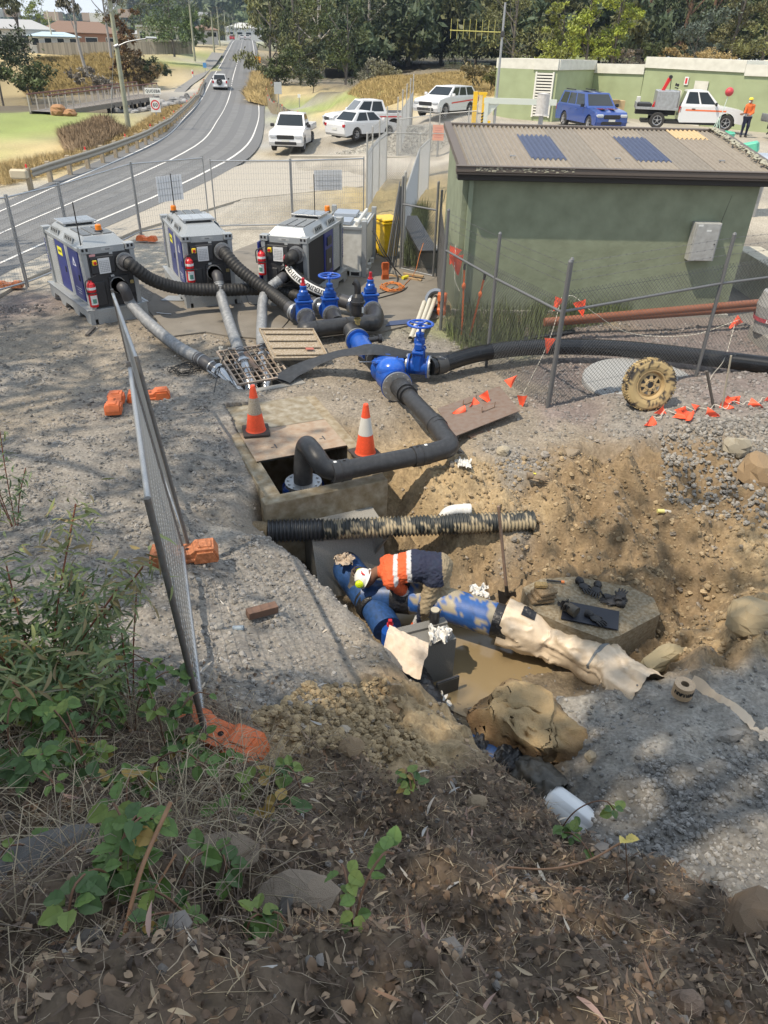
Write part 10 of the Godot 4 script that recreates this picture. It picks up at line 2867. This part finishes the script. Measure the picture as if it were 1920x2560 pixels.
	for e in [[V(-2.32,1.2,-3.39),15,1.38,"bushy gum sapling with slender leaves at the left edge",300,3000],[V(-1.89,0.95,-3.75),5,1.05,"thin upright gum seedling right of the bushy sapling",70,60],[V(-4.24,0.45,-6.73),4,1.5,"gum branch tips at the left edge above the sapling",70,160]]:
		var at:Vector3=e[0]
		at.y=H(at.x,at.z)
		var t:=thing("gum_sapling",e[3],"sapling",at,0,"gum saplings")
		var tips:=[]
		for s in e[1]:
			var a:float=TAU*s/e[1]+r.randf()*0.5
			var rad:float=e[2]*(r.randf_range(0.3,0.62) if e[1]>5 else r.randf_range(0.05,0.3))
			var d:=V(cos(a),0,sin(a))*rad
			var hh:float=e[2]*r.randf_range(0.45,1.0)
			var q:=curve([V(0,-0.05,0)+d*0.1,d*0.5+V(0,hh*0.5,0),d+V(0,hh,0)],0.05)
			var b:=MB.new(); b.tube(q,0.006,5); put(b,"stem",M("sapling stem",C(0.2,0.07,0.04),0.6),t)
			tips.append(q)
		var rest:=MB.new()
		for i in e[4]+e[5]:
			var q:Array=tips[r.randi() % tips.size()]
			var p:Vector3=q[clampi(int(q.size()*pow(r.randf_range(0.05,1.0),0.7)),1,q.size()-1)]+V(r.randfn(),r.randfn()*0.8,r.randfn())*0.095*(1.0 if e[1]>5 else 0.5)
			var L:=r.randf_range(0.07,0.15)
			var bs:=Basis(U,r.randf()*TAU)*Basis(V(0,0,1),r.randf_range(-1.1,0.3))*Basis(Vector3.RIGHT,r.randf_range(-0.9,0.9))
			var high:bool=p.y>e[2]*0.62
			var tf:=Transform3D(bs.scaled(Vector3.ONE*L),p)
			if i<e[4]:inst(t,"leaf",gmesh,sm[(2 if r.randf()<0.35 else 1) if high else (0 if r.randf()<0.75 else 1)],tf)
			else:
				var c:Color=[Color(0.11,0.165,0.06),Color(0.19,0.22,0.08),Color(0.22,0.17,0.07)][(2 if r.randf()<0.35 else 1) if high else (0 if r.randf()<0.75 else 1)]
				rest.col=c*r.randf_range(0.7,1.25)
				rest.X=tf
				gum_leaf(rest,1.0,0.11,0.35)
		metas(put(rest,"leaf_mass",leafy(VM("sapling leaves",0.5),0.5),t),"","","","stuff")
	for e in [[[V(-0.82,2.5,-1.15),V(-0.8,2.62,-1.3),V(-0.78,2.68,-1.4),V(-0.72,2.78,-1.55)],0.008,"tall bare brown bramble stem at the lower left"],[[V(-0.82,2.45,-1.32),V(-0.77,2.5,-1.41),V(-0.72,2.55,-1.5)],0.005,"side shoot of bare stem leaning right at lower left"],[[V(-1.03,2.5,-1.2),V(-0.88,2.52,-1.1),V(-0.69,2.6,-0.95)],0.008,"thick pale dry stem lying across the lower left corner"],[[V(0.67,1.5,-2.13),V(0.9,1.45,-2.16),V(1.14,1.4,-2.25),V(1.32,1.42,-2.34)],0.006,"long pinkish bare stem pointing right over the bank"]]:
		var b:=MB.new()
		b.tube(curve(e[0],0.03),e[1],6)
		solo(b,"bare_stem",M("bare stem",C(0.36,0.2,0.11),0.7,0,"streak",4.0),e[2],"stem")
	var yl:=thing("yellow_sprig","small sprig with two yellow leaves above the grey gravel","sprig",V(1.37,1.3,-2.32))
	var yb:=mw(yl); yb.tube(curve([V(1.44,1,-2.29),V(1.38,1.25,-2.3),V(1.34,1.45,-2.34)],0.03),0.003,5); put(yb,"stem",stm,yl)
	for k in 2:
		inst(yl,"leaf",lm[k],leafy(M("yellow leaf",C(0.62,0.5,0.13),0.5),0.5),Transform3D((Basis(U,1.2-k*2.0)*Basis(Vector3.RIGHT,-0.7)).scaled(Vector3.ONE*0.075),yl.transform.affine_inverse()*V(1.34,1.45,-2.34)))
	for e in [[V(-0.7,2.05,-1.72),V(0.17,0.05,0.1),0.3,"flat tan stone in the leaf litter, left of two",C(0.25,0.2,0.15)],[V(-0.33,2.15,-1.6),V(0.15,0.045,0.09),-0.2,"flat tan stone in the leaf litter, right of two",C(0.26,0.21,0.16)],[V(-1.44,2.15,-1.73),V(0.2,0.1,0.14),0.5,"dark grey rock half buried at the lower left edge",C(0.13,0.125,0.12)],[V(1.15,2,-1.28),V(0.06,0.06,0.04),0.2,"pointed brown leaf shaped rock at the bottom right",C(0.22,0.16,0.12)],[V(2.03,1.05,-2.1),V(0.14,0.1,0.12),0.5,"brown clod at the bank edge by the right of the frame",C(0.2,0.14,0.09)],[V(-1.53,0.42,-5.03),V(0.05,0.03,0.03),0.5,"smooth grey stone on the gravel left of the timber block",C(0.3,0.29,0.27)],[V(5.09,0.28,-9.49),V(0.16,0.16,0.14),0.3,"pale squared rock on the right bank below the bunting",C(0.38,0.34,0.26)],[V(5.2,0.2,-8.92),V(0.25,0.2,0.2),0.8,"large brown rock at the right edge of the bank",C(0.3,0.21,0.12)],[V(3.26,-0.85,-6.2),V(0.3,0.09,0.1),0.5,"long tan rock at the corner of the slab",C(0.4,0.33,0.2)],[V(4.11,-0.3,-6.17),V(0.3,0.14,0.2),0.3,"flat tan rock on the clay right of the slab",C(0.38,0.3,0.18)],[V(2.04,-0.5,-4.61),V(0.05,0.04,0.05),0.4,"small tan rock on the grey fill beside the boulder",C(0.33,0.28,0.2)],[V(3.3,-0.35,-4.62),V(0.11,0.05,0.05),0.2,"small pale rock on the grey fill below the tape",C(0.3,0.28,0.25)],[V(2.71,0.1,-9.57),V(0.14,0.05,0.09),0.6,"flat tan rock above the clay scar",C(0.3,0.24,0.17)],[V(1.69,0.04,-9.49),V(0.08,0.07,0.07),0.1,"pale rock at the top of the clay bank",C(0.42,0.37,0.28)],[V(-0.22,0.45,-3.63),V(0.1,0.06,0.08),0.4,"brown clod at the edge above the taped pipe",C(0.28,0.2,0.12)],[V(0.72,0.4,-3.32),V(0.07,0.05,0.06),0.4,"tan stone on the brown bank left of the white pipe",C(0.3,0.23,0.15)],[V(0.08,0.1,-4.49),V(0.1,0.06,0.08),1.2,"orange brown clod on the bank above the valve block",C(0.33,0.22,0.12)]]:
		var b:=MB.new(); b.rock(V0,e[1]*1.25,r,12,8,16)
		var o:=solo(b,"stone",M("stone %s" % e[4].to_html(false),e[4],0.92,0,"mottle",5.0,"b_fine",0.2),e[3],"rock")
		var at:Vector3=e[0]
		o.position=V(at.x,H(at.x,at.z)+e[1].y*0.45,at.z)
		o.rotation=V(0.1,e[2],0.08)
	var fl:=MB.new()
	gum_leaf(fl,1.0,0.1,0.3)
	var fm:=[leafy(M("fallen leaf pale",C(0.52,0.44,0.34),0.6),0.2),leafy(M("fallen leaf pink",C(0.34,0.22,0.175),0.6),0.2),leafy(M("fallen leaf brown",C(0.24,0.13,0.07),0.6),0.2),leafy(M("fallen leaf grey",C(0.4,0.38,0.35),0.6),0.2)]
	var fmesh:=fl.mesh()
	for k in 140:
		var p:=V(r.randf_range(-1.9,1.9),0,r.randf_range(-3.6,-0.95)) if k<110 else V(r.randf_range(-2.6,0.2),0,r.randf_range(-6.6,-3.6))
		if p.x>1.4 and p.z<-1.9:p.x-=2.0
		var o:=MeshInstance3D.new()
		o.mesh=fmesh
		o.material_override=fm[(r.randi() % 4) if k<110 else (0 if k % 2 else 3)]
		o.name=numbered("fallen_leaf")
		add_child(o)
		metas(o,"dry sickle shaped gum leaf lying on the bank","leaf","fallen gum leaves")
		var bs:=Basis(U,r.randf()*TAU)*Basis(V(0,0,1),r.randf_range(-0.25,0.25))*Basis(Vector3.RIGHT,r.randf_range(-0.6,0.6))
		o.transform=Transform3D(bs.scaled(Vector3.ONE*r.randf_range(0.07,0.13)),V(p.x,H(p.x,p.z)+0.018,p.z))
	var tf:=[]
	var cl:=[]
	for k in 11000:
		var p:=Vector2(r.randf_range(-3.4,3.0),r.randf_range(-4.6,-0.7))
		var kk:=K(p.x,p.y)
		if r.randf()>kk[3]:continue
		var bs:=Basis(U,r.randf()*TAU)*Basis(V(0,0,1),r.randf_range(-0.4,0.4))*Basis(Vector3.RIGHT,r.randf_range(-0.9,0.9))
		tf.append(Transform3D(bs.scaled(V(1,1,r.randf_range(0.7,1.6))*r.randf_range(0.015,0.075)),V(p.x,H(p.x,p.y)+0.007,p.y)))
		cl.append([Color(0.3,0.22,0.15),Color(0.17,0.105,0.065),Color(0.38,0.3,0.2),Color(0.1,0.07,0.05),Color(0.22,0.16,0.12)][r.randi() % 5]*r.randf_range(0.6,1.2))
	var cp:=MB.new()
	cp.grid(4,3,func(u,v):return V(u-0.5+0.1*sin(v*5.0),0.25*sin(u*3.1)+0.15*v*u,(v-0.5)*(0.35+0.5*sin(PI*u))))
	var tf2:=[]
	var cl2:=[]
	for k in 16000:
		var p:=Vector2(r.randf_range(-3.4,3.0),r.randf_range(-4.6,-0.7))
		if r.randf()>K(p.x,p.y)[3]:continue
		tf2.append(Transform3D(Basis.from_euler(V(r.randf_range(-0.9,0.9),r.randf()*TAU,r.randf_range(-0.7,0.7))).scaled(Vector3.ONE*r.randf_range(0.008,0.045)),V(p.x,H(p.x,p.y)+0.006,p.y)))
		cl2.append([Color(0.2,0.13,0.08),Color(0.1,0.065,0.042),Color(0.28,0.2,0.13),Color(0.06,0.042,0.03)][r.randi() % 4]*r.randf_range(0.6,1.3))
	multi(cp,"broken_leaf_litter","broken and curled leaf pieces littering the brown bank",tf2,cl2,leafy(VM("litter",0.8),0.2))
	multi(fl,"leaf_litter","small dry leaves littering the brown bank",tf,cl,leafy(VM("litter",0.8),0.2))
	var tw:=MB.new()
	tw.tube([V(0,0,0),V(0.3,0.05,0.04),V(0.62,0.03,-0.03),V(1.0,0.08,0.05)],[0.012,0.011,0.009,0.005],4,false)
	tw.tube([V(0.6,0.03,-0.03),V(0.8,0.12,-0.16)],[0.006,0.003],3,false)
	tf=[]
	cl=[]
	for k in 15000:
		var p:=Vector2(r.randf_range(-3.4,2.6),r.randf_range(-4.4,-0.7))
		if r.randf()>K(p.x,p.y)[3]*(1.0 if p.x<0.4 else 0.6):continue
		var bs:=Basis(U,r.randf()*TAU)*Basis(V(0,0,1),r.randf_range(-0.1,0.35))*Basis(Vector3.RIGHT,r.randf()*TAU)
		var L:=r.randf_range(0.04,0.2)
		tf.append(Transform3D(bs.scaled(V(L,0.09,0.09)),V(p.x,H(p.x,p.y)+0.008,p.y)))
		cl.append([Color(0.15,0.105,0.075),Color(0.32,0.26,0.19),Color(0.45,0.36,0.23),Color(0.07,0.05,0.04)][r.randi() % 4]*r.randf_range(0.7,1.2))
	multi(tw,"twig_litter","thin twigs and straws scattered over the brown bank",tf,cl,VM("twigs",0.85))
	var st:=MB.new()
	for k in 7:
		var a:=TAU*k/7.0
		var d:=V(cos(a),0,sin(a))
		st.tube([V0,d*0.25+V(0,0.5,0),d*0.75+V(0,0.6+0.1*(k % 3),0),d*1.15+V(0,0.35,0)],[0.008,0.007,0.006,0.003],3,false)
	tf=[]
	cl=[]
	for k in 420:
		var p:=Vector2(r.randf_range(-3.2,-0.5),r.randf_range(-3.9,-1.2))
		if r.randf()>K(p.x,p.y)[3]:continue
		tf.append(Transform3D(Basis(U,r.randf()*TAU).scaled(Vector3.ONE*r.randf_range(0.12,0.36)),V(p.x,H(p.x,p.y)-0.01,p.y)))
		cl.append([Color(0.35,0.29,0.2),Color(0.24,0.19,0.15),Color(0.42,0.36,0.25)][r.randi() % 3]*r.randf_range(0.7,1.2))
	multi(st,"dry_weed_stalks","arching grey straw stalks between the brambles",tf,cl,VM("twigs",0.85))
	for w in 3:
		var b:=MB.new(); b.rock(V0,[V(0.5,0.35,0.42),V(0.5,0.26,0.36),V(0.42,0.4,0.45)][w],r,6,4,9)
		tf=[]
		cl=[]
		for k in 60000:
			var z:=-0.9-15.0*pow(r.randf(),1.25)
			var p:=Vector2(r.randf_range(-0.62,0.62)*(-z+3.0),z)
			if inbox(p.x,p.y,CHO,CHU,CHW,-0.35,1.6,-0.1,3.2) or inbox(p.x,p.y,GRO,GRU,GRW,-0.2,1.15,-0.4,1.45):continue
			var kk:=K(p.x,p.y)
			var cov:=smoothstep(-0.25,0.4,noise.get_noise_2d(p.x*12.0,p.y*12.0))
			if r.randf()>kk[2]*(0.2+0.8*cov)*0.8:continue
			var s:float=0.009+0.034*pow(r.randf(),4.0)+0.006*(kk[2]-0.5)
			if kk[1]>0.03 and r.randf()<0.12:s*=2.2
			s*=1.0+0.035*(-z-4.0)
			tf.append(Transform3D(Basis.from_euler(V(r.randf_range(-0.6,0.6),r.randf()*TAU,r.randf_range(-0.6,0.6))).scaled(Vector3.ONE*s*1.5),V(p.x,H(p.x,p.y)+s*0.12,p.y)))
			var base:Color=kk[0]
			cl.append((base*0.55+Color(0.13,0.128,0.125))*r.randf_range(0.65,1.5))
		multi(b,"loose_gravel","loose grey gravel and clods on the dug ground",tf,cl,VM("loose stone",0.92,"mottle",3.0))
	stones("soil_crumbs","crumbs of dark soil over the bank",[V(-0.92,2.9,-0.79),V(1.42,2,-1.19),V(1.91,1.2,-1.81),V(1.72,0.95,-2.28),V(1.06,0.5,-3.06),V(0.32,0.5,-3.36),V(-1.1,0.7,-3.37),V(-1.67,2,-1.89)],9000,0.004,0.03,Color(0.13,0.095,0.068),54)
	stones("crushed_rock","crushed rock heaped on the right bank",[V(4.12,0.2,-9.99),V(6.08,0.3,-10.48),V(5.01,-0.1,-7.76),V(3.79,-0.15,-8.45)],1700,0.03,0.09,Color(0.27,0.255,0.23),51)
	stones("clay_clods","clods of clay broken from the pit edge",[V(-1.03,0.5,-3.91),V(-0.66,0.3,-4.46),V(0.01,0.1,-4.78),V(0.51,0.15,-3.9),V(0.05,0.35,-3.65),V(-0.73,0.5,-3.54)],1900,0.02,0.085,Color(0.36,0.27,0.155),52)
	stones("bank_clods","clods and stones on the clay slopes of the pit",[V(0.11,-0.3,-8.71),V(2.61,0.1,-9.69),V(5.08,-0.1,-8.04),V(4.19,-0.4,-5.77),V(3.22,-0.95,-6.18),V(2.52,-0.85,-7.35),V(0.8,-1.05,-8.05)],2600,0.012,0.08,Color(0.33,0.25,0.15),53)
func all_objects()->void:
	near_scene()
	people()
	mid_scene()
	far_scene()
	near_plants()
